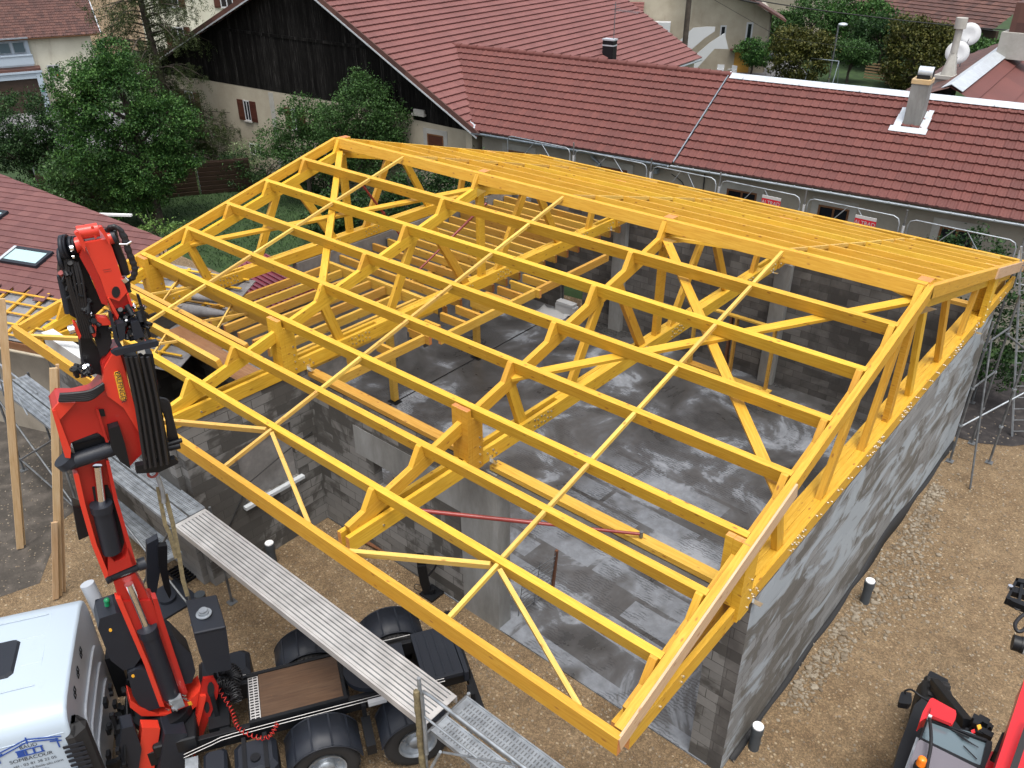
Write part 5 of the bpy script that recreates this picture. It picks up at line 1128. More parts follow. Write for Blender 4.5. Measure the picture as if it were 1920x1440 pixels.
# ---------------------------------------------------------------- scaffolds
def plank(par, x0, x1, y0, y1, z, slots=True, name='deck_plank'):
    mb = MB(); mb.box((x0, y0, z - .06), (x1, y1, z)); mb.box((x0, y0 - .001, z + .001), (x1, y0 + .02, z + .012)); mb.box((x0, y1 - .02, z + .001), (x1, y1 + .001, z + .012))
    if slots:
        n = int((x1 - x0) / .05); w = (y1 - y0)
        for i in range(2, n - 2):
            x = x0 + i * .05
            for f in (.18, .42, .66): 
                mb.box((x, y0 + w * f, z + .0005), (x + .018, y0 + w * (f + .16), z + .003), 1)
    return mb.build(name, [M['galv'], M['galv_dark']], par)
def tubeobj(par, name, pts, r=.024, mat='galv', sp=0):
    mb = MB(); mb.tube(pts, r, 8, smooth_pts=sp); return mb.build(name, M[mat], par)
s1 = thing('scaffold', (2, -8.4, 0), 'perforated steel scaffold deck left of the aluminium walkway, behind the red crane', 'scaffold', 'scaffolds round the building')
DZ = 2.32
for (x0, x1) in ((-1.9, 1.05), (1.1, 5.5)):
    plank(s1, x0, x1, -8.72, -8.42, DZ); plank(s1, x0, x1, -8.38, -8.08, DZ)
plank(s1, 1.5, 4.7, -8.75, -8.35, 1.0)
for x in (-1.95, 1.07, 5.55):
    for y in (-8.78, -8.02):
        tubeobj(s1, 'upright', [(x, y, .02), (x, y, DZ + (.0 if x > 0 else .02))], .026, 'galv_dark'); mb = MB(); mb.box((x - .08, y - .08, 0.006), (x + .08, y + .08, .02)); mb.build('base_plate', M['galv_dark'], s1)
    tubeobj(s1, 'ledger', [(x, -8.78, DZ - .09), (x, -8.02, DZ - .09)], .024, 'galv_dark')
for (a, b) in (((-1.95, -8.78, .3), (1.07, -8.78, DZ - .1)), ((1.07, -8.78, .3), (-1.95, -8.78, 2.0)), ((-1.95, -8.78, .35), (1.07, -8.78, .35)), ((1.07, -8.78, DZ), (5.55, -8.78, .4)), ((5.55, -8.78, DZ), (4.2, -9.3, 0.05))):
    tubeobj(s1, 'brace', [a, b], .021, 'galv_dark')
tubeobj(s1, 'guard_rail', [(-2.1, -8.8, DZ + 1.0), (1.0, -8.8, DZ + .95)], .022); tubeobj(s1, 'guard_rail', [(-2.1, -8.8, DZ + .5), (1.0, -8.8, DZ + .45)], .018)
for (a, b) in (((-.9, -8.8, DZ + .95), (-1.3, -8.8, DZ)), ((-.7, -8.8, DZ + .95), (-.1, -8.8, DZ))): tubeobj(s1, 'guard_rail', [a, b], .016)
al = thing('aluminium_walkway', (8.7, -8.43, DZ), 'long ribbed aluminium walkway plank spanning between the two scaffold decks', 'walkway')
mb = MB(); x0, x1 = 5.6, 11.76; y0, y1 = -8.73, -8.13; z = DZ + .06
mb.box((x0, y0, z - .12), (x1, y0 + .03, z)); mb.box((x0, y1 - .03, z - .12), (x1, y1, z)); mb.box((x0 + .01, y0 + .03, z - .03), (x1 - .01, y1 - .03, z - .014), 1)
mb.box((x0, y0 + .03, z - .012), (x0 + .08, y1 - .03, z + .001)); mb.box((x1 - .08, y0 + .03, z - .012), (x1, y1 - .03, z + .001))
mb.build('side_rails', [M['alu'], M['galv_dark']], al)
mb = MB()
for i in range(8):
    y = y0 + .035 + i * .0667; mb.box((x0 + .08, y + .004, z - .013), (x1 - .08, y + .050, z - .002))
    mb.box((x0 + .08, y + .02, z - .0015), (x1 - .08, y + .026, z + .001))
mb.build('tread_boards', M['alu'], al)
s2 = thing('scaffold', (13, -8.3, 0), 'perforated steel scaffold deck with tube guard rail right of the aluminium walkway', 'scaffold', 'scaffolds round the building')
plank(s2, 11.85, 14.9, -8.72, -8.42, DZ + .02); plank(s2, 11.85, 14.9, -8.36, -8.02, DZ + .02); plank(s2, 14.95, 18, -8.72, -8.42, DZ + .02); plank(s2, 14.95, 18, -8.36, -8.02, DZ + .02)
tubeobj(s2, 'ledger', [(11.8, -8.8, DZ - .05), (11.8, -7.95, DZ - .05)], .026, 'galv_dark')
for x in (11.8, 14.92):
    for y in (-8.8, -7.95): tubeobj(s2, 'upright', [(x, y, .02), (x, y, DZ + (1.05 if y < -8.5 and x < 12 else -.02))], .026, 'galv')
    for y in (-8.8, -7.95): mb = MB(); mb.box((x - .08, y - .08, 0.006), (x + .08, y + .08, .02)); mb.build('base_plate', M['galv_dark'], s2)
g0 = DZ + .95
tubeobj(s2, 'guard_rail', [(11.88, -8.84, DZ - .3), (11.88, -8.84, g0 - .12), (11.92, -8.84, g0 - .02), (12.05, -8.84, g0), (13.2, -8.84, g0), (14.8, -8.84, g0)], .024)
tubeobj(s2, 'guard_rail', [(11.9, -8.84, DZ + .45), (14.8, -8.84, DZ + .45)], .017); tubeobj(s2, 'guard_rail', [(13.5, -8.84, g0), (12.2, -8.84, DZ + .02)], .015); tubeobj(s2, 'guard_rail', [(13.3, -8.84, g0), (13.9, -8.84, DZ + .02)], .015); tubeobj(s2, 'guard_rail', [(13.42, -8.84, g0), (13.42, -8.84, DZ + .45)], .012)
tubeobj(s2, 'brace', [(12.1, -8.8, DZ - .1), (11.3, -9.0, .03)], .022)
tubeobj(s2, 'brace', [(11.8, -7.95, .2), (14.9, -7.95, DZ - .1)], .021, 'galv_dark')
mb = MB(); mb.tube([(11.80, -8.86, DZ - .75), (11.775, -8.85, DZ - .2), (11.80, -8.86, DZ + .3), (11.79, -8.85, DZ + .85)], .05, 7, smooth_pts=8, rad=lambda t: .043 + .005 * math.sin(t * 41) + .003 * math.sin(t * 17)); w_ = mb.build('wood_post', M['strap'])
tag(w_, 'frayed brown timber lashed to the upright at the walkway end', 'timber post')
# guard frames on the far side
def guard(x0, x1, lab, sign=False):
    t = thing('guard_frame', (x0, 8.9, 3.4), lab, 'guard rail', 'guard frames behind the far eave'); y = 8.9; zt_ = 4.52; zb = 3.4
    mb = MB(); r = .17; pts = [(x0 + .06, y, zb), (x0 + .06, y, zt_ - r), (x0 + .06 + r * .3, y, zt_ - r * .3), (x0 + .06 + r, y, zt_), (x1 - .06 - r, y, zt_), (x1 - .06 - r * .3, y, zt_ - r * .3), (x1 - .06, y, zt_ - r), (x1 - .06, y, zb)]
    mb.tube(pts, .019, 8); mb.build('top_rail', M['galv'], t)
    xm = (x0 + x1) / 2
    mb = MB(); mb.cyl((x0 + .08, y, zb + .1), (x1 - .08, y, zb + .1), .02, 6); mb.build('lower_rail', M['galv'], t)
    for xe in (x0 + .3, x1 - .3): mb = MB(); mb.cyl((xm + (.12 if xe > xm else -.12), y, zt_), (xe, y, zb), .015, 6); mb.build('brace', M['galv'], t)
    if sign:
        mb = MB(); mb.box((xm + .12, y - .05, zt_ - .44), (xm + .68, y - .03, zt_ - .24)); mb.box((xm + .12, y - .052, zt_ - .242), (xm + .68, y - .031, zt_ - .16), 1); o = mb.build('sign', [M['sign_red'], M['sign_white']], t)
        lettering('ALTRAD', (xm + .40, y - .056, zt_ - .395), (1, 0, 0), (0, 0, 1), .11, 'sign_white', o, scalex=.95)
gx = [(-2.1, .75), (.85, 3.75), (3.85, 6.15), (6.2, 8.75), (8.85, 11.45), (11.55, 14.2), (14.3, 17.0)]
labs = ['curved tube guard frame at the far left end behind the ridge', 'curved tube guard frame under the dull zinc gutter', 'curved tube guard frame before the gutter joint', 'guard frame with the red and white plate, first from the left', 'guard frame with the red and white plate, second from the left', 'curved tube guard frame before the last shrub at right', 'curved tube guard frame running out of view at right']
for i, ((a, b), l) in enumerate(zip(gx, labs)): guard(a, b, l, i in (3, 4))
for i, x in enumerate([.8, 3.8, 6.18, 8.8, 11.5, 14.25]):
    t = thing('scaffold_upright', (x, 8.95, 0), ['first', 'second', 'third', 'fourth', 'fifth', 'sixth'][i] + ' scaffold standard from the left in the row behind the far eave', 'scaffold pole', 'scaffold standards behind the far eave')
    mb = MB(); mb.cyl((x, 8.95, 0.02), (x, 8.95, 4.72), .026, 8); mb.build('pole', M['galv_dark'], t); mb = MB(); mb.cyl((x, 8.95, 4.1), (x, 8.95, 4.3), .036, 8); mb.build('coupler', M['sign_white'], t)
    mb = MB(); mb.box((x - .08, 8.87, 0.012), (x + .08, 9.03, 0.02)); mb.build('base_plate', M['galv_dark'], t)
# scaffold tower and ladder at the far right corner
s4 = thing('scaffold', (14.8, 6.6, 0), 'slim dark scaffold bay standing at the far corner of the gable wall', 'scaffold', 'scaffolds round the building')
for (x, y, h) in ((14.62, 5.75, 3.7), (14.8, 6.9, 4.0), (15.35, 6.3, 3.9)):
    tubeobj(s4, 'upright', [(x, y, .02), (x - .02, y, h)], .026, 'galv_dark'); mb = MB(); mb.box((x - .08, y - .08, 0.012), (x + .08, y + .08, .025)); mb.build('base_plate', M['galv_dark'], s4)
    for z in (1.0, 2.0, 3.0): mb = MB(); mb.cyl((x - .01, y, z), (x - .01, y, z + .05), .045, 8); mb.build('coupler', M['galv'], s4)
tubeobj(s4, 'brace', [(14.68, 5.7, 3.3), (15.3, 4.9, .02)], .022, 'galv_dark'); tubeobj(s4, 'brace', [(14.62, 5.75, 1.0), (15.9, 7.6, 2.0)], .022, 'galv'); tubeobj(s4, 'ledger', [(14.62, 5.75, 2.05), (14.8, 6.9, 2.05)], .024, 'galv_dark'); tubeobj(s4, 'ledger', [(14.8, 6.9, 3.0), (15.35, 6.3, 3.0)], .024, 'galv_dark'); tubeobj(s4, 'ledger', [(14.62, 5.75, 3.2), (14.8, 6.9, 3.2)], .024, 'galv_dark')
ld = thing('ladder', (15.6, 8.0, 0), 'grey aluminium ladder leaning at the far right corner', 'ladder')
la, lb = Vector((15.62, 7.95, 0.02)), Vector((14.50, 8.05, 4.75)); sdv = Vector((.93, .35, .22)).normalized() * .15
for sg in (-1, 1): mb = MB(); mb.beam(la + sdv * sg, lb + sdv * sg, .035, .07, (0, -1, 0)); mb.build('side_rail', M['galv'], ld)
for i in range(16): p = la.lerp(lb, (i + .5) / 16); mb = MB(); mb.cyl(p - sdv, p + sdv, .013, 6); mb.build('rung', M['galv_dark'], ld)

# ---------------------------------------------------------------- props, pipes and loose things
def prop(a, b, lab, r=.032):
    t = thing('steel_prop', tuple(Vector(a).lerp(Vector(b), .5)), lab, 'prop', 'red adjustable props'); a, b = Vector(a), Vector(b); m = a.lerp(b, .55)
    mb = MB(); mb.cyl(a, m, r, 10); mb.cyl(m - (b - a) * .02, m, r * 1.35, 10); mb.build('outer_tube', M['red_oxide'], t)
    mb = MB(); mb.cyl(m, b, r * .75, 10); mb.build('inner_tube', M['red_oxide'], t)
    for p in (a, b): mb = MB(); mb.cyl(p - ZZ * .05, p + ZZ * .05, .03, 8); mb.build('end_plate', M['galv_dark'], t)
prop((9.82, -7.12, 3.95), (12.62, -5.12, 3.72), 'long dark red prop between the lower chord and the wall plate')
prop((.45, .0, 5.6), (.6, 1.5, 3.3), 'dark red prop leaning behind the leftmost truss'); prop((3.2, 2.0, 4.9), (2.8, -.4, 3.5), 'dark red prop leaning over the joists, nearer the second truss'); prop((2.1, .3, 4.0), (1.8, -1.2, 3.5), 'dark red prop leaning over the joists, nearer the leftmost truss')
def pipe(x, y, h, lab, lean=0.0, r=.085):
    t = thing('drain_pipe', (x, y, 0), lab, 'pipe', 'slate grey pipe stubs'); mb = MB(); mb.cyl((x, y, 0.0), (x + lean, y, h), r, 16, mi=0); mb.cyl((x + lean, y, h - .12), (x + lean, y, h + .012), r * 1.15, 16); mb.build('pipe', M['pvc_grey'], t)
    mb = MB(); mb.cyl((x + lean, y, h + .013), (x + lean, y, h + .035), r * 1.0, 16); mb.cyl((x + lean, y, h + .036), (x + lean, y, h + .045), r * .3, 8); mb.build('cap', M['pvc_white'], t)
pipe(4.72 + .5, -6.5 - .35, .5, 'capped grey pipe stub in the porch corner below the window sill'); pipe(14.62, -4.45, .5, 'capped grey pipe stub at the near corner of the gable wall'); pipe(14.78, -.15, .52, 'capped grey pipe stub half-way along the gable wall')
pb = MB(); pb.cyl((5.35, -8.5, 0), (5.35, -8.5, .45), .1, 14); o = pb.build('drain_pipe', M['pvc_grey']); tag(o, 'open dark pipe stub beside the end of the store wall', 'pipe')
mbm = MB(); prof = []
ys = [-4.9 + i * .35 for i in range(34)]; vs = []; fs = []
for i, y in enumerate(ys):
    hh = .05 + (.32 if .6 < y < 3.4 else 0) * math.sin((y - .6) / 2.8 * 3.14) + .02 * math.sin(y * 2.3); bulge = .012 + .02 * abs(math.sin(y * 1.7))
    vs += [(14.425, y, hh), (14.44 + bulge, y, hh * .5), (14.45 + bulge * 2, y, 0.01)]
for i in range(len(ys) - 1):
    a = i * 3; fs += [[a, a + 1, a + 4, a + 3], [a + 1, a + 2, a + 5, a + 4]]
mbm.add(vs, fs, None, 0, True); o = mbm.build('damp_membrane', M['rubber']); o.modifiers.new('solid', 'SOLIDIFY').thickness = .006; tag(o, 'crumpled black damp membrane along the foot of the gable wall', 'membrane')
bdw = thing('plywood_sheets', (6.9, -4.6, .1), 'brown plywood sheets lying on the slab inside the porch opening', 'plywood')
for (dx, dy, z, a) in ((0, 0, .05, .1), (.55, .55, .09, -.05), (-.2, .9, .13, .02)):
    T = Matrix.Translation((6.6 + dx, -4.2 + dy - .9 + .25, z)) @ Matrix.Rotation(a, 4, 'Z'); mb = MB(T); mb.box((-.6, -.4, 0), (.6, .4, .025)); mb.build('sheet', M['ply'], bdw)
wf_ = thing('timber_stud_frame', (8.5, 6.1, .05), 'timber stud frame standing against the back wall inside the building', 'stud frame')
mb = MB(); mb.box((7.3, 5.85, .035), (8.55, 6.1, .075)); mb.build('bottom_plate', M['wood_low'], wf_); mb = MB(); mb.box((8.62, 5.75, .035), (9.95, 6.0, .075)); mb.build('bottom_plate', M['wood_low'], wf_)
for x in (7.42, 8.5, 8.66, 9.75): mb = MB(); mb.box((x, 5.86, .077), (x + .06, 6.0, 1.9)); mb.build('stud', M['wood_low' if x != 8.5 else 'ply'], wf_)
mb = MB(); mb.box((7.4, 5.86, 1.902), (9.9, 6.0, 1.95)); mb.build('top_plate', M['wood_low'], wf_)
bl = thing('white_blanket', (2.5, 5.9, .05), 'crumpled white sheet and insulation pack by the opening in the back wall', 'blanket')
vs = []; fs = []; rr = random.Random(4)
for i in range(9):
    for j in range(7): vs.append((1.8 + i * .14, 5.35 + j * .15, .05 + rr.uniform(0, .09)))
for i in range(8):
    for j in range(6): a = i * 7 + j; fs.append([a, a + 7, a + 8, a + 1])
mb = MB(); mb.add(vs, fs, None, 0, True); o = mb.build('cloth', M['sign_white'], bl); o.modifiers.new('solid', 'SOLIDIFY').thickness = .01
mb = MB(); mb.box((2.3, 6.2, .05), (3.05, 6.45, .35)); mb.box((2.35, 6.18, .352), (3.0, 6.44, .45)); mb.build('pack', M['sign_white'], bl)
hs_ = MB(); hs_.tube([(2.52, -5.0 + .2, .04), (2.52, -1.0, .04), (2.5, 2.2, .04), (2.45, 6.4, .04), (2.4, 6.45, 1.0)], .018, 6); o = hs_.build('black_cable', M['rubber']); tag(o, 'black cable running straight across the screed between the posts', 'cable')
cb_ = MB(); cb_.tube([(4.95, -7.6, 1.0), (4.95, -6.9, 1.9), (4.95, -6.0, 2.15), (4.95, -5.3, 2.3)], .012, 5); o = cb_.build('wall_cable', M['rubber']); tag(o, 'thin black cable hanging across the boarded store window', 'cable')
# raw boards stood upright in front of the crane
def board(x0, y0, z0, x1, y1, z1, w, th, lab):
    mb = MB(); mb.beam((x0, y0, z0), (x1, y1, z1), w, th, (.65, -.75, 0)); o = mb.build('upright_board', M['wood_raw'], bevel=.002); tag(o, lab, 'board', 'raw boards standing on end')
b1 = VP(.9, -9.95); 
def board2(base_px, top_px, base, w, lab, k=0.0):
    v = VP(*base); a, b = v.p(*base_px, k), v.p(*top_px, k); a.z = max(a.z, .01); mb = MB(); mb.beam(a, b, w, .045, -v.h); o = mb.build('upright_board', M['wood_raw'], bevel=.002); tag(o, lab, 'board', 'raw boards standing on end')
board2((38, 1028), (2, 560), (.9, -9.95), .13, 'single raw board standing on end at the left edge'); board2((47, 1024), (11, 600), (.9, -9.95), .045, 'narrow lath edge of the single standing board at the left edge', -.06)
board2((112, 1122), (100, 690), (2.85, -10.1), .12, 'tallest pale raw board standing on end beside the crane arm'); board2((124, 1118), (109, 686), (2.85, -10.1), .05, 'middle raw board of the standing pair beside the crane arm', -.07); board2((103, 1118), (100, 975), (2.85, -10.1), .10, 'shorter raw board strapped low on the standing pair', .08)
# ================================================================ truck tractor with loader crane
TR = R_(59.0); AX = Vector((math.cos(TR), math.sin(TR), 0)); TY = Vector((-AX.y, AX.x, 0))
T0 = Vector((9.81, -7.50, 0))
TT = Matrix(((AX.x, TY.x, 0, T0.x), (AX.y, TY.y, 0, T0.y), (0, 0, 1, 0), (0, 0, 0, 1)))   # local x rearwards, y to the far side
truck = thing('crane_truck', tuple(T0 + AX * -2), 'white cabbed tractor truck carrying the folded red loader crane, at the lower left', 'truck')
def tl(x, y, z): return TT @ Vector((x, y, z))
def tb(name, mat, boxes, bevel=0.0, parent=None, rb=0.0):
    mb = MB(TT)
    for lo, hi in boxes:
        if rb: mb.rbox(lo, hi, rb)
        else: mb.box(lo, hi)
    return mb.build(name, M[mat] if isinstance(mat, str) else mat, parent or truck, bevel=bevel)
for y in (-.42, .42): tb('chassis_rail', 'black', [((-6.2, y - .04, .74), (1.05, y + .04, 1.02))], .005)
for i in range(-3, 3): tb('cross_member', 'black', [((-1.0 + i * .9, -.38, .78), (-.86 + i * .9, .38, .96))])
def wheel(x, ys, lab):
    # ys: outward sign; dual tyres
    for k, off in enumerate((0.0, -.33)):
        yo = ys * (1.17 + off)
        mb = MB(TT); w = .14; prof = [(.30, -w * .8), (.42, -w), (.485, -w * .85), (.505, -w * .55), (.507, w * .55), (.485, w * .85), (.42, w), (.30, w * .8)]
        mb.lathe(prof, (x, yo - ys * .14, .505), (0, ys, 0), 40)
        for i in range(44):
            a = i * 2 * math.pi / 44; c = Vector((x + math.cos(a) * .505, yo - ys * .14, .505 + math.sin(a) * .505)); t_ = Vector((-math.sin(a), 0, math.cos(a)))
            for dy in (-.075, .075): mb.beam(c + Vector((0, dy - .03, 0)) + t_ * .012, c + Vector((0, dy + .03, 0)) - t_ * .012, .022, .016, (math.cos(a), 0, math.sin(a)))
        if k == 0: wh_ = mb.build('wheel', M['rubber'], truck)
        else: mb.build('tyre', M['rubber'], wh_)
    mb = MB(TT); yo = ys * 1.17
    mb.lathe([(.30, .0), (.285, .0), (.27, -.05), (.25, -.12), (.14, -.13), (.13, -.05), (.12, -.02), (.0, -.02)], (x, yo, .505), (0, ys, 0), 28)
    for i in range(10): a = i * .628; mb.cyl((x + math.cos(a) * .19, yo - ys * .13, .505 + math.sin(a) * .19), (x + math.cos(a) * .19, yo - ys * .10, .505 + math.sin(a) * .19), .016, 6)
    mb.build('rim', M['galv'], wh_)
for x in (-1.38, 0.0):
    wheel(x, -1, ''); wheel(x, 1, '')
    mb = MB(TT); mb.cyl((x, -.9, .505), (x, .9, .505), .09, 10); mb.ball((x, 0, .505), .22); mb.build('axle', M['black'], truck)
def fender(x, y0, y1, a0=18, a1=162):
    mb = MB(TT); n = 18; r = .575; th = .018; vs = []; fs = []
    for i in range(n + 1):
        a = R_(a0 + (a1 - a0) * i / n); step = .012 if (i % 5 in (0,)) else 0
        for rr in (r + step, r - th):
            for y in (y0, y1): vs.append((x + math.cos(a) * rr, y, .505 + math.sin(a) * rr))
        # inward lip
    for i in range(n):
        b = i * 4; fs += [[b, b + 4, b + 5, b + 1], [b + 2, b + 3, b + 7, b + 6], [b, b + 2, b + 6, b + 4], [b + 1, b + 5, b + 7, b + 3]]
    mb.add(vs, fs, None, 0, True)
    for f in (.2, .4, .6, .8):      # ribs across the top
        a = R_(a0 + (a1 - a0) * f)
        c = Vector((x + math.cos(a) * (r + .004), (y0 + y1) / 2, .505 + math.sin(a) * (r + .004))); mb.beam(c - Vector((0, (y1 - y0) / 2 - .02, 0)), c + Vector((0, (y1 - y0) / 2 - .02, 0)), .03, .012, (math.cos(a), 0, math.sin(a)))
    for y in (y0, y1): mb.tube([(x + math.cos(R_(a)) * r, y, .505 + math.sin(R_(a)) * r) for a in range(a0, a1 + 1, 8)], .012, 5)
    return mb.build('fender', M['plastic'], truck)
for x in (-1.38, 0.0): fender(x, -1.22, -.62); fender(x, .62, 1.22)
# fifth wheel, deck boards, rear cross plate
mb = MB(TT); mb.cyl((-.48, 0, 1.03), (-.48, 0, 1.12), .42, 26); mb.box((-.35, -.36, 1.02), (.1, .36, 1.10)); mb.cyl((-.48, 0, 1.121), (-.48, 0, 1.14), .17, 20); mb.build('fifth_wheel', M['plastic'], truck, bevel=.006)
tb('deck_board', 'deckply', [((-2.18, -.42, 1.07), (-.96, .42, 1.10))])
tb('deck_frame', 'black', [((-2.36, -.48, 1.00), (-.90, -.425, 1.115)), ((-2.36, .425, 1.00), (-.90, .48, 1.115)), ((-.955, -.42, 1.0), (-.905, .42, 1.112)), ((-2.36, -.42, 1.0), (-2.19, .42, 1.055))])
mb = MB(TT); mb.box((-2.34, -.42, 1.06), (-2.19, .42, 1.075))
for i in range(16):
    for j in range(2): mb.box((-2.328 + j * .07, -.40 + i * .052, 1.0755), (-2.275 + j * .07, -.375 + i * .052, 1.08), 1)
mb.build('grip_strip', [M['alu'], M['dark_in']], truck)
tb('rear_plate', 'plastic', [((.28, -.52, .98), (.92, .52, 1.06)), ((.93, -.55, .86), (1.0, .55, 1.07))] + [((.34 + i * .14, -.46, 1.061), (.37 + i * .14, .46, 1.075)) for i in range(4)] , .004)
tb('rear_bumper', 'black', [((1.0, -1.1, .62), (1.1, 1.1, .78)), ((.92, -.9, .78), (1.0, -.7, .95)), ((.92, .7, .78), (1.0, .9, .95))])
mb = MB(TT)
for k, yo in enumerate((-.58, -.525, .53)):
    mb.tube([(-3.3, yo - .08, .98), (-2.9, yo - .02, 1.02), (-2.6, yo, 1.05), (-1.2, yo, 1.05), (.6, yo, 1.03)], .006, 5, smooth_pts=3)
mb.build('air_pipe', M['alu'], truck)
tb('work_lamp', 'sign_white', [((-.62, -.66, 1.0), (-.34, -.58, 1.07))]); tb('hanger', 'black', [((-.76, -1.15, .55), (-.62, -.6, .75)), ((-.72, -.62, .6), (-.66, -.46, 1.0))])
# tanks and boxes on the near side
tb('fuel_tank', 'plastic', [((-2.62, -1.2, .42), (-2.02, -.62, .98))], rb=.08)
for x in (-2.50, -2.2): tb('tank_strap', 'black', [((x, -1.215, .42), (x + .06, -.60, 1.0))])
mb = MB(TT); mb.cyl((-2.32, -1.0, .98), (-2.32, -1.0, 1.02), .07, 12); mb.build('tank_cap', M['black'], truck)
tb('battery_box', 'plastic', [((-3.05, -1.18, .45), (-2.72, -.6, .93))], rb=.05)
tb('tank', 'plastic', [((-3.1, .62, .42), (-2.3, 1.2, .98))], rb=.08)
mb = MB(TT); mb.box((-3.3, -.88, .55), (-3.12, -.62, .9)); mb.build('valve_block', M['galv'], truck)
# cab: rounded shell from a lofted outline
def cab():
    xs0, xs1 = -7.1, -4.35
    prof = [(-1.14, .75), (-1.15, 1.8), (-1.13, 2.55), (-1.11, 2.68), (-1.06, 2.79), (-.97, 2.87), (-.82, 2.905), (-.3, 2.93), (.3, 2.93), (.82, 2.915), (.97, 2.88), (1.06, 2.80), (1.10, 2.68), (1.12, 2.5), (1.13, .75)]
    mb = MB(TT); m = len(prof); vs = []
    st = [(xs1, .96, .0), (xs1 - .012, .985, 0), (xs1 - .04, 1.0, 0), (xs0 + .3, 1.0, 0), (xs0, .9, 0)]
    for (x, k, _) in st:
        for (y, z) in prof: vs.append((x, .02 + (y - .02) * (1 - (1 - k) * .5), .75 + (z - .75) * (1 - (1 - k) * .45)))
    fs = []
    for i in range(len(st) - 1):
        for j in range(m - 1): fs.append([i * m + j, i * m + j + 1, (i + 1) * m + j + 1, (i + 1) * m + j])
    mb.add(vs, fs, None, 0, True); k = len(mb.f); mb.add(vs[:m], [list(range(m))[::-1]], None, 1); mb.add(vs[-m:], [list(range(m))], None, 0)
    o = mb.build('cab', [M['white'], M['silver']], truck)
    mm = MB(TT)      # pressed ribs on roof and back
    for y in (-.55, -.15, .35, .75): mm.tube([(-6.6, y, 2.927), (-4.75, y + .02, 2.927)], .007, 5)
    for x in (-6.2, -4.72): mm.tube([(x, -.8, 2.90), (x, -.1, 2.93), (x, .8, 2.912)], .007, 5)
    mm.tube([(-7.0, -1.125, 2.60), (-4.42, -1.125, 2.60)], .006, 5)
    mm.build('roof_rib', M['white'], truck)
    mm = MB(TT)
    for i, z in enumerate((2.15, 1.8, 1.45)): mm.tube([(-4.345, -.55, z - .3), (-4.34, -.5, z), (-4.335, -.1, z + .06), (-4.335, .55, z + .06), (-4.34, .75, z)], .022, 6, smooth_pts=3)
    mm.build('back_rib', M['silver'], truck)
    mm = MB(TT)
    for i, y in enumerate((-.55, -.2, .16)):
        for q in (0, .12): mm.tube([(-4.342, y - .05 + q * .4, 2.58 + q * .3), (-4.342, y - .05 + q * .4, 2.66 + q * .3), (-4.342, y + .02 + q * .4, 2.66 + q * .3), (-4.342, y + .02 + q * .4, 2.58 + q * .3), (-4.342, y - .05 + q * .4, 2.58 + q * .3)], .006, 4)
    mm.build('vent_outline', M['black'], truck)
    mm = MB(TT); mm.rbox((-6.05, -.32, 2.925), (-5.02, .40, 2.965), .06); mm.build('roof_hatch', M['plastic'], truck)
    return o
cab_o = cab()
tb('air_deflector', 'rubber', [((-4.52, -1.16, .9), (-4.20, -.80, 2.62))], rb=.12)
mb = MB(TT)
for i in range(16): mb.box((-4.48, -1.172, 1.0 + i * .09), (-4.24, -1.161, 1.045 + i * .09))
mb.build('louvres', M['plastic'], truck)
mb = MB(TT); mb.tube([(-4.18, 1.06, 1.75), (-4.20, 1.10, 2.2), (-4.25, 1.20, 2.6), (-4.30, 1.26, 2.92)], .10, 14, smooth_pts=5); mb.build('exhaust', M['silver'], truck)
tb('exhaust_shield', 'black', [((-4.30, .85, .9), (-4.10, 1.2, 1.75))])
mb = MB(TT); rr = random.Random(9)
for i in range(46):
    y = rr.uniform(-.7, .8); z = rr.uniform(.7, 1.7); x = rr.uniform(-4.28, -4.05); a = rr.uniform(.02, .06); mb.box((x, y - a, z - a), (x + .05, y + a, z + a))
for i in range(8): y = rr.uniform(-.7, .8); mb.tube([(-4.15, y, .7), (-4.1 + rr.uniform(0, .1), y + rr.uniform(-.2, .2), 1.2), (-3.95, y + rr.uniform(-.3, .3), 1.7)], .018, 5, smooth_pts=4)
mb.box((-4.1, -.4, .7), (-4.05, -.34, 1.9)); mb.build('rear_clutter', M['black'], truck)['kind'] = 'stuff'
# company lettering on the cab's side
def side(x, z, k=0): return tl(x, -1.15 + max(0, z - 1.8) * .0267 + max(0, z - 2.55) * .15 - .006 - k, z)
sx = AX; sy = (ZZ + (tl(0, 1, 0) - tl(0, 0, 0)) * .07).normalized()
cx_ = -4.84
lettering('BAUD', side(cx_, 2.51), sx, sy, .055, 'letter', truck, thick=.006); lettering('SOMBACOUR', side(cx_ - .02, 2.30), sx, sy, .058, 'letter', truck, thick=.006)
lettering('tél : 03 81 38 22 05', side(cx_, 2.21), sx, sy, .045, 'letter', truck, thick=.006); lettering('www.baud-bois-alu.com', side(cx_, 2.13), sx, sy, .045, 'letter', truck, thick=.006); lettering('Bois / Alu', side(cx_, 2.05), sx, sy, .045, 'letter', truck, thick=.006)
mb = MB()
def ln(x0, z0, x1, z1, w=.03): mb.beam(side(x0, z0, .004), side(x1, z1, .004), w, .006, TY * -1)
for a in (((-5.26, 2.50), (-4.84, 2.64)), ((-4.84, 2.64), (-4.46, 2.56)), ((-5.18, 2.47), (-4.84, 2.60)), ((-4.84, 2.60), (-4.5, 2.53)), ((-4.84, 2.67), (-4.84, 2.57)), ((-5.2, 2.52), (-5.2, 2.36)), ((-4.52, 2.55), (-4.52, 2.38)), ((-5.27, 2.46), (-5.14, 2.51)), ((-4.6, 2.52), (-4.47, 2.49))): ln(a[0][0], a[0][1], a[1][0], a[1][1], .016)
for i in range(4): ln(-4.98 + i * .09, 2.385, -4.98 + i * .09, 2.485, .022)
ln(-5.0, 2.385, -4.69, 2.385, .014); ln(-5.0, 2.485, -4.69, 2.485, .014); ln(-4.97, 2.435, -4.91, 2.435, .08)
mb.build('roof_emblem', M['blue_s'], truck)
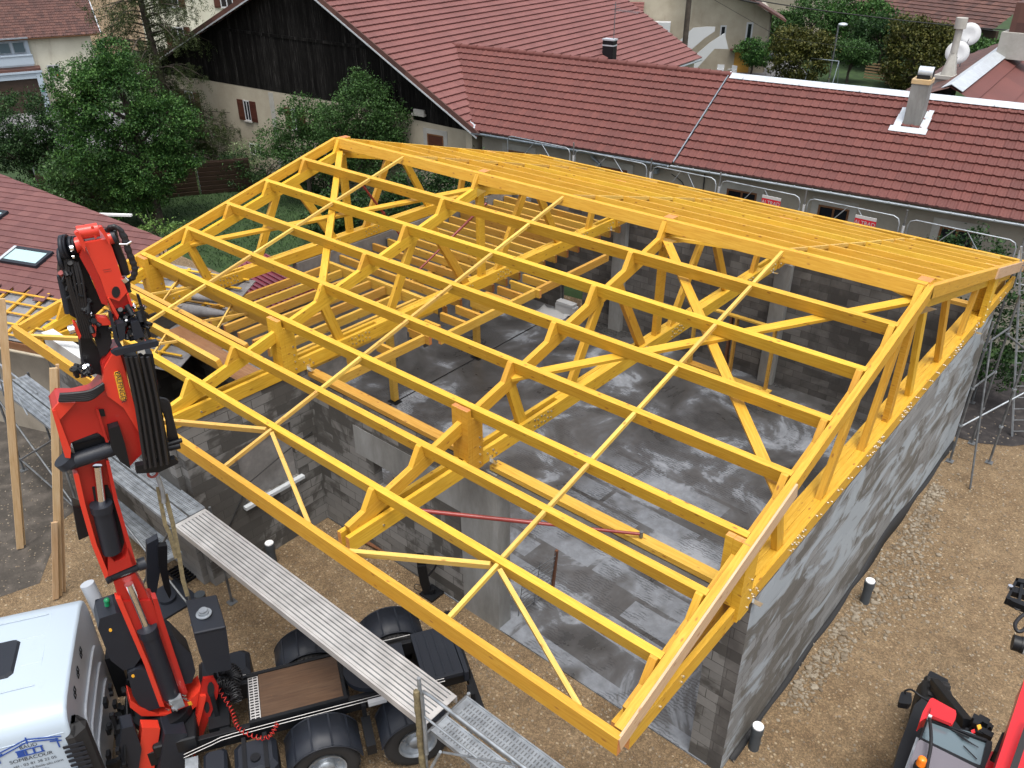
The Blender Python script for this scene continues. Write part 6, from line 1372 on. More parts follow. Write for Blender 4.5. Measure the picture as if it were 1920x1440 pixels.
# susies (coiled air lines)
def coil(name, pts, r, turns, tr, mat):
    P_ = catmull([Vector(p) for p in pts], 30); n = len(P_); out = []
    for i in range(n):
        d = (P_[min(i + 1, n - 1)] - P_[max(i - 1, 0)]).normalized(); a = d.orthogonal().normalized(); b = d.cross(a); t = i / n * turns * 2 * math.pi
        out.append(P_[i] + (a * math.cos(t) + b * math.sin(t)) * r)
    mb = MB(); mb.tube(out, tr, 5); return mb.build(name, M[mat], truck)
coil('air_line', [tl(-2.78, .2, 1.35), tl(-2.6, -.15, 1.15), tl(-2.5, -.5, 1.08), tl(-2.15, -.8, 1.1), tl(-1.95, -.68, 1.2)], .034, 26, .008, 'red')
coil('air_line', [tl(-2.7, .6, 1.2), tl(-2.55, .5, 1.25), tl(-2.5, .35, 1.2), tl(-2.6, .1, 1.25)], .10, 18, .012, 'hose'); coil('air_line', [tl(-2.75, .3, 1.25), tl(-2.55, .15, 1.3), tl(-2.5, -.1, 1.25)], .09, 14, .012, 'hose')
tb('line_bracket', 'black', [((-2.85, -.1, 1.0), (-2.79, .6, 1.45)), ((-2.95, -.3, .9), (-2.65, .6, 1.0))])
# ---- crane base, column and covers, on the chassis between cab and deck
tb('crane_base', 'black', [((-3.7, -.5, .9), (-3.1, .62, 1.16))], .02)
tb('stabiliser_beam', 'red', [((-3.6, .1, .85), (-3.3, 1.22, 1.12))], .01)
v = VP(7.95, -10.30)
def pl_(name, px, k, th, mat, bevel=.008, parent=None):
    mb = MB(); v.plate(mb, px, k, th); return mb.build(name, M[mat], parent or truck, bevel=bevel)
def tu_(name, pts, r, mat, sp=0, parent=None, n=8):
    mb = MB(); mb.tube([v.p(*p) for p in pts], r, n, smooth_pts=sp); return mb.build(name, M[mat], parent or truck)
def D(x, y): return (160 + x / 4.234, 1100 + y / 4.234)
def C_(x, y): return (140 + x / 5.143, 880 + y / 5.143)
def B_(x, y): return (80 + x / 5.143, 640 + y / 5.143)
def A_(x, y): return (80 + x / 5.143, 380 + y / 5.143)
pc = [v.p(*D(600, 760)), ]
# slewing column body
mb = MB(); cc = v.p(*D(590, 860), 0); mb.cyl((cc.x, cc.y, 1.2), (cc.x, cc.y, 1.34), .44, 30); mb.build('slewing_ring', M['black'], truck)
pl_('column', [D(430, 560), D(560, 880), D(660, 880), D(830, 760), D(800, 560), D(640, 350), D(540, 100), D(330, 100)], -.12, .26, 'red', .02)
pl_('column_cover', [D(310, 590), D(370, 560), D(440, 555), D(500, 600), D(570, 860), D(480, 885), D(400, 840), D(350, 760)], .05, .42, 'plastic', .03)
pl_('column_cover', [D(95, 170), D(250, 120), D(330, 200), D(420, 480), D(360, 560), D(280, 580), D(180, 500), D(80, 250)], .02, .40, 'plastic', .04)
pl_('column_cover', [D(600, 290), D(680, 330), D(820, 470), D(850, 600), D(820, 690), D(760, 700)], .02, .36, 'plastic', .03)
mb = MB(); mb.cyl(v.p(*D(170, 130), .05), v.p(*D(166, 90), .05), .035, 12); mb.ball(v.p(*D(166, 92), .05), .042); mb.build('filler_cap', M['green'], truck)
pl_('boom', [D(240, 40), D(500, 30), D(560, 170), D(700, 560), D(770, 770), D(590, 850), D(470, 520), D(330, 250)], .12, .20, 'red', .015)
pl_('boom_flange', [D(215, 0), D(260, 0), D(480, 520), D(600, 850), D(560, 850), D(440, 520)], .20, .14, 'red_lit', .006); pl_('boom_flange', [D(500, 0), D(540, 0), D(600, 200), D(780, 740), D(745, 770), D(560, 200)], .20, .14, 'red', .006)
tu_('lift_cylinder', [D(470, 250), D(655, 760)], .125, 'rubber', n=18); mb = MB(); mb.cyl(v.p(*D(470, 250), .24), v.p(*D(655, 770), .24), .115, 20); mb.cyl(v.p(*D(462, 235), .24), v.p(*D(480, 290), .24), .13, 20); mb.build('lift_cylinder', M['plastic'], truck)
mb = MB(); mb.cyl(v.p(*C_(490, 1000), .24), v.p(*D(470, 260), .24), .055, 18); mb.build('piston_rod', M['chrome'], truck)
pl_('boom_root', [C_(350, 1000), C_(560, 920), C_(660, 1100), C_(790, 1400), C_(500, 1440), C_(480, 1400)], .08, .22, 'red', .012)
# valve block and small fittings at the column foot
pl_('valve_block', [D(620, 770), D(720, 735), D(745, 800), D(650, 840)], .34, .10, 'galv', .004)
mb = MB()
for (x, y) in ((610, 790), (628, 800), (645, 830), (730, 720), (755, 760), (735, 745), (600, 830), (665, 835)): mb = MB(); mb.cyl(v.p(*D(x, y), .36), v.p(*D(x + 14, y - 14), .42), .014, 7); mb.build('coupling', M['chrome'], truck)
# red stabiliser mountings and the tilted outrigger plate
pl_('stabiliser_bracket', [D(330, 800), D(400, 850), D(560, 920), D(690, 900), D(840, 770), D(900, 720), D(870, 840), D(760, 930), D(420, 930), D(330, 860)], .10, .30, 'red_lit', .012)
pl_('stabiliser_plate', [D(900, 620), D(980, 610), D(1018, 680), D(1010, 760), D(830, 1240), D(770, 1160), D(800, 1100), D(870, 760)], .28, .05, 'red', .006)
pl_('stabiliser_plate', [D(870, 740), D(915, 735), D(860, 960), D(800, 1130), D(775, 1120), D(850, 900)], .33, .06, 'red_lit', .006)
mb = MB(); v.plate(mb, [D(955 + 28 * math.cos(a * .7), 700 + 60 * math.sin(a * .7)) for a in range(9)], .315, .012); v.plate(mb, [D(925 + 20 * math.cos(a * .7), 840 + 45 * math.sin(a * .7)) for a in range(9)], .315, .012); mb.build('plate_hole', M['dark_in'], truck)
# near side stabiliser leg: red channel with black control box and yellow plate
pl_('stabiliser_leg', [D(400, 920), D(540, 925), D(500, 1200), D(480, 1460), D(340, 1460), D(360, 1280)], .42, .16, 'red_lit', .01)
pl_('control_box', [D(560, 920), D(735, 920), D(700, 1330), D(700, 1460), D(500, 1460), D(500, 1340)], .46, .34, 'plastic', .012)
pl_('instruction_plate', [D(530, 1350), D(690, 1342), D(698, 1400), D(540, 1425)], .632, .006, 'yellow_s', 0); pl_('warning_sticker', [D(700, 1210), D(712, 1215), D(728, 1310), D(715, 1312)], .632, .006, 'yellow_s', 0)
mb = MB(); v.plate(mb, [D(628 + 24 * math.cos(a * .524), 1222 + 22 * math.sin(a * .524)) for a in range(12)], .632, .006); mb.build('round_sticker', M['yellow_s'], truck)
for (x, y, s_) in ((178, 260, 13), (352, 608, 13)): mb = MB(); v.plate(mb, [D(x + s_ * math.cos(a * .524), y + s_ * math.sin(a * .524)) for a in range(12)], .262 if x > 200 else .224, .006); mb.build('round_sticker', M['yellow_s'], truck)
pl_('warning_sticker', [D(780, 825), D(808, 815), D(820, 840), D(795, 856)], .252, .006, 'yellow_s', 0)
pl_('control_box', [D(240, 900), D(330, 880), D(390, 1060), D(360, 1280), D(300, 1300), D(210, 1110)], .44, .24, 'plastic', .012)
tu_('hose', [D(400, 1060), D(470, 1010), D(540, 1020), D(590, 1055)], .03, 'hose', 5); tu_('hose', [D(345, 930), D(380, 1030), D(420, 1070), D(520, 1070)], .03, 'hose', 5)
mb = MB(); mb.box(tuple(tl(-3.45, -1.0, 1.30)), tuple(tl(-3.45, -1.0, 1.30) + Vector((.02, .02, .02)))); 
# square black oil tank with filler on top, far side
mb = MB(TT)
vs = [D(775, 95), D(1090, 25), D(1190, 430), D(1135, 560), D(945, 600), D(880, 400), D(790, 290)]
mb = MB(); v2 = VP(8.35, -9.75)
v2.plate(mb, [D(840, 290), D(1092, 238), D(1135, 560), D(945, 600), D(880, 430)], 0.0, .5); o = mb.build('oil_tank', M['plastic'], truck, bevel=.02)
t_, d_ = v2.p(*D(940, 160), .25), 0
q0, q1, q2, q3 = v2.p(*D(840, 290), .26), v2.p(*D(1092, 238), .26), v2.p(*D(1092, 238), -.45), v2.p(*D(840, 290), -.45)
mb = MB(); mb.add([q0, q1, q2, q3, q0 + ZZ * .05, q1 + ZZ * .05, q2 + ZZ * .05, q3 + ZZ * .05], [[0, 1, 2, 3], [4, 7, 6, 5], [0, 4, 5, 1], [1, 5, 6, 2], [2, 6, 7, 3], [3, 7, 4, 0]]); mb.build('tank_lid', M['plastic'], o, bevel=.015)
fc_ = q0.lerp(q2, .45) + ZZ * .05; mb = MB(); mb.cyl(fc_, fc_ + ZZ * .07, .075, 18); mb.cyl(fc_ + ZZ * .02, fc_ + ZZ * .035, .11, 18); mb.cyl(fc_ + ZZ * .07, fc_ + ZZ * .10, .06, 16); mb.build('filler_cap', M['galv'], o)
# ---- second arm between the two black rollers
mb = MB(); v.plate(mb, [C_(-40, -60), C_(25, 230), C_(130, 600), C_(262, 935), C_(560, 800), C_(445, 400), C_(385, 200), C_(300, -180)], .02, .24); mb.build('arm', M['red'], truck, bevel=.015)
for px in ([C_(-40, -60), C_(10, -60), C_(75, 230), C_(180, 600), C_(300, 900), C_(262, 935), C_(130, 600), C_(25, 230)], [C_(270, -180), C_(300, -180), C_(385, 200), C_(445, 400), C_(560, 800), C_(520, 815), C_(405, 400), C_(345, 200)], [C_(290, 700), C_(350, 775), C_(450, 740), C_(480, 640), C_(560, 800), C_(290, 915)]):
    pl_('arm_flange', px, .20, .14, 'red_lit' if px[0][0] < 150 else 'red', .008)
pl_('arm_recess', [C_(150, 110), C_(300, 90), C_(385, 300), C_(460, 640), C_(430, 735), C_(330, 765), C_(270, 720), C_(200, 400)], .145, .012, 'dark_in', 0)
mb = MB(); mb.cyl(v.p(*C_(230, 260), .23), v.p(*C_(335, 700), .2), .115, 20); mb.cyl(v.p(*C_(225, 235), .23), v.p(*C_(238, 300), .23), .13, 20); mb.build('arm_cylinder', M['plastic'], truck)
mb = MB(); mb.cyl(v.p(*B_(500, 1110), .23), v.p(*C_(235, 250), .23), .052, 18); mb.build('piston_rod', M['chrome'], truck)
mb = MB(); mb.cyl(v.p(*C_(290, 990), .14), v.p(*C_(660, 850), .14), .058, 18); mb.cyl(v.p(*C_(310, 880), .1), v.p(*C_(535, 790), .1), .045, 14); mb.cyl(v.p(*C_(590, 860), .15), v.p(*C_(665, 835), .15), .085, 16); mb.cyl(v.p(*C_(285, 995), .14), v.p(*C_(330, 975), .14), .075, 16); mb.build('pivot_pin', M['plastic'], truck, bevel=.004)
mb = MB(); mb.cyl(v.p(*B_(225, 1100), .18), v.p(*B_(700, 945), .18), .095, 20); mb.cyl(v.p(*B_(180, 1060), .18), v.p(*B_(240, 1110), .18), .12, 16); mb.cyl(v.p(*B_(270, 910), .12), v.p(*B_(535, 840), .12), .055, 14); mb.build('pivot_pin', M['plastic'], truck)
pl_('link_plate', [B_(250, 880), B_(560, 800), B_(620, 920), B_(300, 1030)], .08, .10, 'black', .01)
# small dark box and placard on the arm's left
pl_('tool_box', [C_(-20, 350), C_(75, 385), C_(140, 640), C_(40, 685)], -.1, .2, 'black', .01)
# ---- knuckle housing
pl_('knuckle', [B_(65, 570), B_(130, 490), B_(290, 490), B_(460, 450), B_(565, 330), B_(540, 160), B_(640, 30), B_(720, 0), B_(770, 200), B_(870, 640), B_(940, 980), B_(810, 1115), B_(745, 900), B_(600, 870), B_(500, 790), B_(250, 885), B_(245, 1015), B_(185, 1000)], .06, .34, 'red', .02)
pl_('knuckle_facet', [B_(65, 570), B_(130, 490), B_(290, 492), B_(130, 665)], .245, .05, 'red_lit', .004); pl_('knuckle_rib', [B_(65, 570), B_(100, 560), B_(245, 940), B_(240, 1015), B_(190, 1010)], .25, .06, 'red_lit', .006)  # facet painted in the brighter red as a lit top face
pl_('knuckle_rib', [B_(480, 560), B_(505, 555), B_(600, 870), B_(575, 870)], .25, .05, 'red', .005); pl_('side_plate', [B_(640, 30), B_(700, 5), B_(760, 200), B_(880, 660), B_(900, 800), B_(740, 540), B_(590, 430), B_(545, 300), B_(560, 170)], .25, .05, 'red_lit', .006)
pl_('pad', [B_(500, 570), B_(560, 565), B_(575, 630), B_(510, 635)], .242, .02, 'black', .002); pl_('valve', [B_(590, 710), B_(690, 680), B_(745, 850), B_(800, 1090), B_(700, 1020), B_(620, 900)], .30, .12, 'black', .01)
pl_('extension_ram', [B_(715, -10), B_(850, -10), B_(960, 500), B_(1040, 1060), B_(960, 1080), B_(870, 640), B_(790, 280)], .34, .20, 'black', .012); pl_('extension_ram', [B_(870, -10), B_(1000, -10), B_(1060, 380), B_(1170, 980), B_(1060, 1050), B_(960, 480)], .30, .20, 'black', .012)
for off in (0, 45, 95, 150, 205): mb = MB(); mb.tube([v.p(*B_(735 + off, 0), .46), v.p(*B_(830 + off, 430), .46), v.p(*B_(925 + off, 1050 - off * .2), .46)], .02, 7, smooth_pts=3); mb.build('guide_rod', M['hose'], truck)
pl_('side_plate', [B_(990, -10), B_(1015, 20), B_(1070, 330), B_(1045, 385), B_(1000, 120)], .1, .3, 'red_lit', .01)
pl_('end_bracket', [B_(845, 1050), B_(1215, 985), B_(1245, 1010), B_(1235, 1030), B_(1060, 1110), B_(850, 1120)], .35, .1, 'black', .008)
# name plate
pp = [(655, 200), (685, 190), (712, 215), (770, 445), (755, 468), (725, 472), (708, 455), (650, 225)]
pl_('name_plate', [B_(*p) for p in pp], .285, .012, 'yellow_s', 0); a_, b_ = v.p(*B_(683, 205), .295), v.p(*B_(740, 462), .295); xd = (b_ - a_).normalized(); yd = (-v.h).cross(xd).normalized()
pl_('name_plate_edge', [B_(p[0] + (4 if p[0] < 700 else -3), p[1] + (7 if p[1] < 300 else -7)) for p in pp], .2875, .012, 'black', 0); pl_('name_plate_face', [B_(p[0] + (7 if p[0] < 700 else -6), p[1] + (12 if p[1] < 300 else -12)) for p in pp], .29, .012, 'yellow_s', 0)
L_n = (b_ - a_).length; me_o = lettering('PALFINGER', a_.lerp(b_, .5) - yd * .027, xd, yd, .056, 'letter', truck, thick=.012, scalex=1.08)
# hose bundle sweeping round the left of the knuckle, and the fan of hoses at the right
for i in range(5): mb = MB(); mb.tube([v.p(*B_(130 + i * 3, 470 - i * 14), .27), v.p(*B_(260, 448 - i * 15), .32), v.p(*B_(420, 430 - i * 18), .34), v.p(*B_(550, 350 - i * 12), .30)], .022, 7, smooth_pts=5); mb.build('hose', M['hose'], truck)
for i in range(8): mb = MB(); mb.tube([v.p(*B_(1065 + i * 4, 480 + i * 2), .15), v.p(*B_(1110 + i * 10, 560 - i * 6), .17), v.p(*B_(1165 + i * 7, 690 - i * 4), .18), v.p(*B_(1180 + i * 11, 830), .18), v.p(*B_(1190 + i * 13, 900), .16)], .017, 6, smooth_pts=5); mb.build('hose', M['hose'], truck)
mb = MB(); mb.cyl(v.p(*B_(1170, 920), .2), v.p(*B_(1310, 880), .2), .03, 10); mb.cyl(v.p(*B_(1150, 960), .2), v.p(*B_(1290, 930), .2), .045, 10); mb.build('manifold', M['black'], truck)
# ---- upper jib folded up
pl_('jib', [A_(375, 335), A_(600, 290), A_(640, 380), A_(728, 640), A_(785, 790), A_(845, 985), A_(800, 1010), A_(790, 1205), A_(690, 1200), A_(640, 1000), A_(585, 845), A_(525, 660), A_(430, 460)], .02, .34, 'red', .02)
pl_('jib_face', [A_(375, 330), A_(600, 290), A_(642, 380), A_(728, 640), A_(785, 795), A_(706, 885), A_(588, 842), A_(525, 660), A_(428, 460)], .19, .06, 'red_lit', .008)
pl_('jib_side', [A_(330, 460), A_(372, 345), A_(425, 460), A_(522, 660), A_(588, 845), A_(605, 930), A_(540, 905), A_(440, 660)], .08, .28, 'red', .01)
pl_('jib_fork', [A_(590, 850), A_(608, 845), A_(700, 1010), A_(688, 1050), A_(640, 960)], .22, .06, 'red_lit', .004); pl_('jib_fork', [A_(775, 820), A_(795, 805), A_(850, 975), A_(830, 990)], .22, .06, 'red_lit', .004)
mb = MB(); v.plate(mb, [A_(675 + 40 * math.cos(a * .4488), 797 + 55 * math.sin(a * .4488)) for a in range(14)], .222, .008); mb.build('eye_hole', M['dark_in'], truck)
for (x, y) in ((550, 585), (560, 603)): mb = MB(); v.plate(mb, [A_(x, y), A_(x + 75, y - 12), A_(x + 76, y - 8), A_(x + 1, y + 4)], .221, .004); mb.build('stamp', M['red_oxide'], truck)
for px, k in (([A_(272, 225), A_(285, 207), A_(310, 203), A_(345, 260), A_(378, 325), A_(372, 395), A_(345, 345), A_(300, 255)], .26), ([A_(502, 180), A_(512, 162), A_(540, 165), A_(580, 230), A_(606, 280), A_(612, 345), A_(585, 300), A_(540, 225)], .24)):
    pl_('ear_plate', px, k, .07, 'red_lit', .01)
pl_('ear_plate', [A_(440, 190), A_(455, 178), A_(470, 185), A_(500, 290), A_(480, 300)], .16, .05, 'red_lit', .01)
mb = MB(); mb.cyl(v.p(*A_(320, 262), .12), v.p(*A_(520, 228), .12), .075, 18); mb.cyl(v.p(*A_(300, 385), .1), v.p(*A_(380, 370), .1), .085, 18); mb.cyl(v.p(*A_(600, 325), .1), v.p(*A_(665, 305), .1), .07, 18); mb.cyl(v.p(*A_(655, 312), .1), v.p(*A_(690, 300), .1), .085, 18, mi=1); mb.build('pivot_tube', [M['red_lit'], M['plastic']], truck)
# left stack of rams, pulleys and fittings
pl_('ram_housing', [A_(255, 340), A_(320, 430), A_(420, 620), A_(520, 860), A_(600, 960), A_(480, 1070), A_(430, 1180), A_(470, 1300), A_(560, 1440), A_(640, 1560), A_(560, 1640), A_(420, 1600), A_(370, 1440), A_(330, 1100), A_(255, 1060), A_(205, 800), A_(150, 690), A_(160, 480)], -.02, .2, 'black', .02)
for (x, y, r, k) in ((185, 385, .13, .16), (215, 390, .13, .12), (175, 500, .12, .14), (270, 385, .10, .1), (300, 390, .1, .08)):
    mb = MB(); c = v.p(*A_(x, y), k); ax_ = (v.r * .93 - v.h * .3).normalized(); mb.lathe([(.03, -.012), (r * .8, -.014), (r, -.02), (r, .02), (r * .8, .014), (.03, .012)], c, ax_, 24); mb.build('pulley', M['plastic'], truck)
for (xa, ya, xb, yb, r_) in ((238, 385, 272, 380, .035), (262, 468, 282, 464, .022), (230, 1165, 285, 1150, .05)): mb = MB(); mb.cyl(v.p(*A_(xa, ya), .2), v.p(*A_(xb, yb), .2), r_, 12); mb.build('axle_pin', M['chrome'], truck)
tu_('ram', [A_(180, 700), A_(255, 1060)], .05, 'plastic'); tu_('ram', [A_(400, 1200), A_(450, 1640)], .075, 'plastic', 0, None, 14); tu_('ram', [A_(290, 560), A_(400, 1000)], .05, 'plastic'); tu_('ram', [A_(240, 620), A_(330, 900)], .045, 'hose')
rr = random.Random(21); mb = MB(); mc = MB(); mr = MB()
for i in range(95):
    t = rr.random(); x = 190 + 280 * t + rr.uniform(-55, 60); y = 500 + 680 * t + rr.uniform(-60, 60); k = rr.uniform(.08, .2); p = v.p(*A_(x, y), k); d = Vector((rr.uniform(-1, 1), rr.uniform(-1, 1), rr.uniform(-1, 1))).normalized() * rr.uniform(.025, .075)
    (mc if i % 9 == 0 else mr if i % 30 == 4 else mb).cyl(p - d * (.4 if i % 9 == 0 else 1), p + d * (.4 if i % 9 == 0 else 1), rr.uniform(.012, .035), 8)
for i in range(70):
    x = rr.uniform(610, 960); y = rr.uniform(920, 1220); p = v.p(*A_(x, y), rr.uniform(.15, .32)); d = Vector((rr.uniform(-1, 1), rr.uniform(-1, 1), rr.uniform(-1, 1))).normalized() * rr.uniform(.02, .07)
    (mc if i % 7 == 0 else mb).cyl(p - d * (.4 if i % 7 == 0 else 1), p + d * (.4 if i % 7 == 0 else 1), rr.uniform(.01, .035), 8)
for i in range(40):
    x = rr.uniform(270, 420); y = rr.uniform(1500, 1560); p = v.p(*A_(x, y), rr.uniform(.15, .3)); d = Vector((rr.uniform(-1, 1), rr.uniform(-1, 1), rr.uniform(-1, 1))).normalized() * rr.uniform(.02, .06); (mc if i % 6 == 0 else mb).cyl(p - d, p + d, rr.uniform(.01, .03), 8)
mb.build('valve_cluster', M['black'], truck)['kind'] = 'stuff'; mc.build('fittings', M['chrome'], truck)['kind'] = 'stuff'; mr.build('copper_joint', M['red_oxide'], truck)['kind'] = 'stuff'
for i in range(7):
    mb = MB(); x0 = 180 + i * 22; mb.tube([v.p(*A_(x0, 470 + i * 8), .2), v.p(*A_(x0 + 30 + rr.uniform(-20, 20), 700), .22), v.p(*A_(x0 + 90, 900 + i * 12), .2), v.p(*A_(x0 + 150, 1100), .18), v.p(*A_(x0 + 190, 1250), .16)], .016, 6, smooth_pts=5); mb.build('hose', M['hose'], truck)
pl_('red_bracket', [A_(270, 1090), A_(300, 1100), A_(350, 1220), A_(335, 1260), A_(290, 1170)], .15, .08, 'red_lit', .008)
pl_('red_bracket', [A_(460, 1075), A_(490, 1045), A_(600, 1055), A_(650, 1120), A_(495, 1125), A_(490, 1225), A_(470, 1240), A_(440, 1190), A_(450, 1130)], .14, .1, 'red_lit', .008)
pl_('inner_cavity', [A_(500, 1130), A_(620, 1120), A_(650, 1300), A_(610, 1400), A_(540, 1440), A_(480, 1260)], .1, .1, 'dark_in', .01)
pl_('cross_bar', [A_(600, 1305), A_(640, 1280), A_(1030, 1195), A_(1052, 1215), A_(1045, 1245), A_(650, 1335)], .40, .07, 'plastic', .006)
pl_('frame_bar', [A_(585, 950), A_(612, 945), A_(680, 1200), A_(720, 1270), A_(690, 1290), A_(650, 1230)], .34, .05, 'plastic', .005); pl_('frame_bar', [A_(855, 790), A_(885, 800), A_(995, 1190), A_(970, 1210)], .30, .05, 'black', .005)
pl_('ram_block', [A_(660, 1060), A_(740, 1040), A_(745, 1200), A_(690, 1220)], .30, .12, 'plastic', .01); pl_('ram_block', [A_(800, 1050), A_(870, 1030), A_(930, 1180), A_(830, 1210)], .28, .14, 'plastic', .01)
pl_('tag_plate', [A_(850, 1290), A_(915, 1275), A_(925, 1310), A_(905, 1325), A_(880, 1305), A_(850, 1312)], .43, .006, 'surround', 0)
# hoses looping over the head and down the right side
for i in range(5):
    mb = MB(); o_ = i * 7
    mb.tube([v.p(*A_(600 + o_, 245), .1), v.p(*A_(640 + o_, 195 + i * 3), .14), v.p(*A_(705 + o_, 205 + i * 6), .16), v.p(*A_(755 + o_, 310), .17), v.p(*A_(790 + o_ * .8, 420), .17), v.p(*A_(830 + o_ * .8, 520), .17), v.p(*A_(855 + o_ * .6, 600), .17), v.p(*A_(835 + o_ * .6, 680), .16), v.p(*A_(790 + o_ * .5, 720), .14), v.p(*A_(800 + o_ * .5, 820), .14)], .024, 7, smooth_pts=5, rad=lambda t: .024 + .005 * math.sin(t * 90)); mb.build('hose', M['hose'], truck)
for i in range(4): mb = MB(); mb.tube([v.p(*A_(650 + i * 9, 260), .04), v.p(*A_(690 + i * 9, 420), .05), v.p(*A_(745 + i * 9, 560), .05), v.p(*A_(780 + i * 8, 680), .05)], .035, 7, smooth_pts=4); mb.build('hose', M['hose'], truck)
mb = MB(); mb.tube([v.p(*A_(700, 332), .26), v.p(*A_(770, 330), .27), v.p(*A_(815, 310), .25)], .012, 6); mb.cyl(v.p(*A_(745, 668), .2), v.p(*A_(775, 700), .2), .04, 10); mb.build('hose_clip', M['chrome'], truck)
# hook and slings
sg = thing('lifting_sling', tuple(v.p(*B_(1020, 1150), .3)), 'worn brown webbing sling hanging from the crane hook', 'sling')
mb = MB(); c = v.p(*B_(1012, 1150), .32); mb.lathe([(.052 + .016 * math.cos(a * .785), .016 * math.sin(a * .785)) for a in range(8)], c, v.h, 20, close=True); mb.build('hook_ring', M['red_oxide'], sg)
mb = MB(); mb.tube([v.p(*B_(1060, 1180), .30), v.p(*C_(800, 90), .3), v.p(*C_(815, 200), .3)], .03, 8, smooth_pts=4); mb.build('shackle', M['galv'], sg)
for (pts, w) in (([(760, 60), (790, 220), (830, 420), (870, 500), (935, 740)], .05), ([(830, 130), (900, 400), (960, 700), (1000, 950), (1045, 1100)], .055)):
    mb = MB()
    P3 = [v.p(*C_(*q), .28) for q in pts]
    for a, b in zip(P3[:-1], P3[1:]): mb.beam(a, b, w, .012, -v.h)
    mb.build('strap', M['strap'], sg)
# far outrigger leg with foot plate, and the grey jack by the porch
orr = thing('outrigger_leg', (8.05, -5.35, 0), 'black hydraulic stabiliser leg with foot plate on the gravel before the porch', 'outrigger')
vj = VP(8.2, -5.45); E_px = lambda x, y: (640 + x / 5.333, 860 + y / 5.333)
def pj(name, px, k, th, mat, par, bv=.006, vv=None): mb = MB(); (vv or vj).plate(mb, px, k, th); return mb.build(name, M[mat], par, bevel=bv)
pj('leg', [E_px(755, 960), E_px(825, 960), E_px(840, 1040), E_px(760, 1045)], 0, .1, 'black', orr); pj('outer_leg', [E_px(755, 1045), E_px(845, 1040), E_px(880, 1240), E_px(910, 1330), E_px(830, 1330), E_px(780, 1200)], .02, .16, 'black', orr)
fp = vj.p(*E_px(905, 1350)); mb = MB(); fpz = on_z(*E_px(905, 1345), .03); mb.box((fpz.x - .17, fpz.y - .17, 0.006), (fpz.x + .17, fpz.y + .17, .05)); mb.cyl((fpz.x, fpz.y, .05), (fpz.x, fpz.y, .16), .07, 12); mb.build('foot', M['black'], orr)
mb = MB(); mb.tube([vj.p(*E_px(870, 985), .05), vj.p(*E_px(930, 990), .05), vj.p(*E_px(940, 1060), .05), vj.p(*E_px(870, 1150), .05)], .022, 6, smooth_pts=5); mb.tube([vj.p(*E_px(800, 1250), .05), vj.p(*E_px(740, 1240), .05), vj.p(*E_px(730, 1280), .05), vj.p(*E_px(790, 1310), .05)], .008, 5, smooth_pts=5); mb.build('hose', M['hose'], orr)
og = thing('outrigger_leg', (5.6, -9.3, 0), 'black stabiliser leg standing on a dark pad behind the crane boom', 'outrigger')
vo = VP(5.9, -9.2)
pj('leg', [C_(690, 700), C_(800, 640), C_(830, 900), C_(760, 1290), C_(740, 1290), C_(690, 1080)], 0, .14, 'plastic', og, .01, vo); pj('inner_leg', [C_(790, 700), C_(880, 690), C_(880, 900), C_(920, 1150), C_(900, 1200), C_(850, 1100), C_(800, 900)], .08, .12, 'black', og, .01, vo)
a = on_z(*C_(900, 1260), .03); mb = MB(); mb.box((a.x - .42, a.y - .42, .006), (a.x + .42, a.y + .42, .05)); mb.cyl((a.x, a.y, .05), (a.x, a.y, .12), .16, 16); mb.build('pad', M['plastic'], og)
a = on_z(*C_(1040, 1000), .05); gr = MB(); 
for i in range(7): gr.box((a.x - .28 + i * .09, a.y - .2, .02), (a.x - .25 + i * .09, a.y + .2, .06)); 
for j in range(3): gr.box((a.x - .3, a.y - .2 + j * .19, .021), (a.x + .3, a.y - .17 + j * .19, .059))
o = gr.build('floor_grate', M['black']); tag(o, 'small black metal grate lying on the gravel by the store corner', 'grate')

# ================================================================ telehandler at the lower right
th_ = thing('telehandler', (15.6, -5.8, 0), 'red and black telehandler with grey cab roof at the lower right corner', 'telehandler')
F_ = lambda x, y: (1640 + x / 3.6, 1040 + y / 3.6)
def hz(name, px, z, th, mat, bevel=.01, par=None):
    pts = [on_z(*F_(*q), z) for q in px]; o = pts[0]; mb = MB(); mb.prism([((p - o).x, (p - o).y) for p in pts], o - ZZ * th / 2, (1, 0, 0), (0, 1, 0), th); return mb.build(name, M[mat], par or th_, bevel=bevel)
hz('body', [(330, 960), (395, 985), (330, 1130), (240, 1460), (120, 1460), (165, 1290), (270, 1010)], 1.75, .9, 'black', .05)
hz('hood', [(375, 972), (392, 966), (546, 1050), (552, 1075), (545, 1110), (522, 1150), (395, 1098), (340, 1105), (302, 1132), (325, 1060)], 2.28, .18, 'red_tele', .03)
hz('hood_top', [(392, 1010), (430, 1030), (530, 1075), (518, 1140), (400, 1090), (372, 1080)], 2.38, .05, 'red_tele', .02)
hz('windscreen', [(350, 1112), (520, 1165), (640, 1195), (760, 1255), (722, 1415), (640, 1440), (330, 1262), (305, 1240)], 2.26, .03, 'glass', .004)
for px in ([(352, 1108), (365, 1105), (762, 1245), (758, 1260)], [(350, 1108), (362, 1116), (316, 1245), (300, 1245)], [(300, 1238), (312, 1232), (660, 1400), (720, 1425), (715, 1445), (640, 1420)], [(758, 1250), (795, 1262), (790, 1320), (735, 1460), (715, 1430)]): hz('cab_frame', px, 2.30, .07, 'black', .008)
hz('cab_roof', [(292, 1256), (310, 1248), (715, 1452), (715, 1700), (180, 1700), (222, 1440)], 2.36, .14, 'grey_cab', .03)
hz('cab_side', [(282, 1230), (300, 1240), (230, 1440), (180, 1700), (140, 1700), (205, 1440)], 2.1, .5, 'silver', .02)
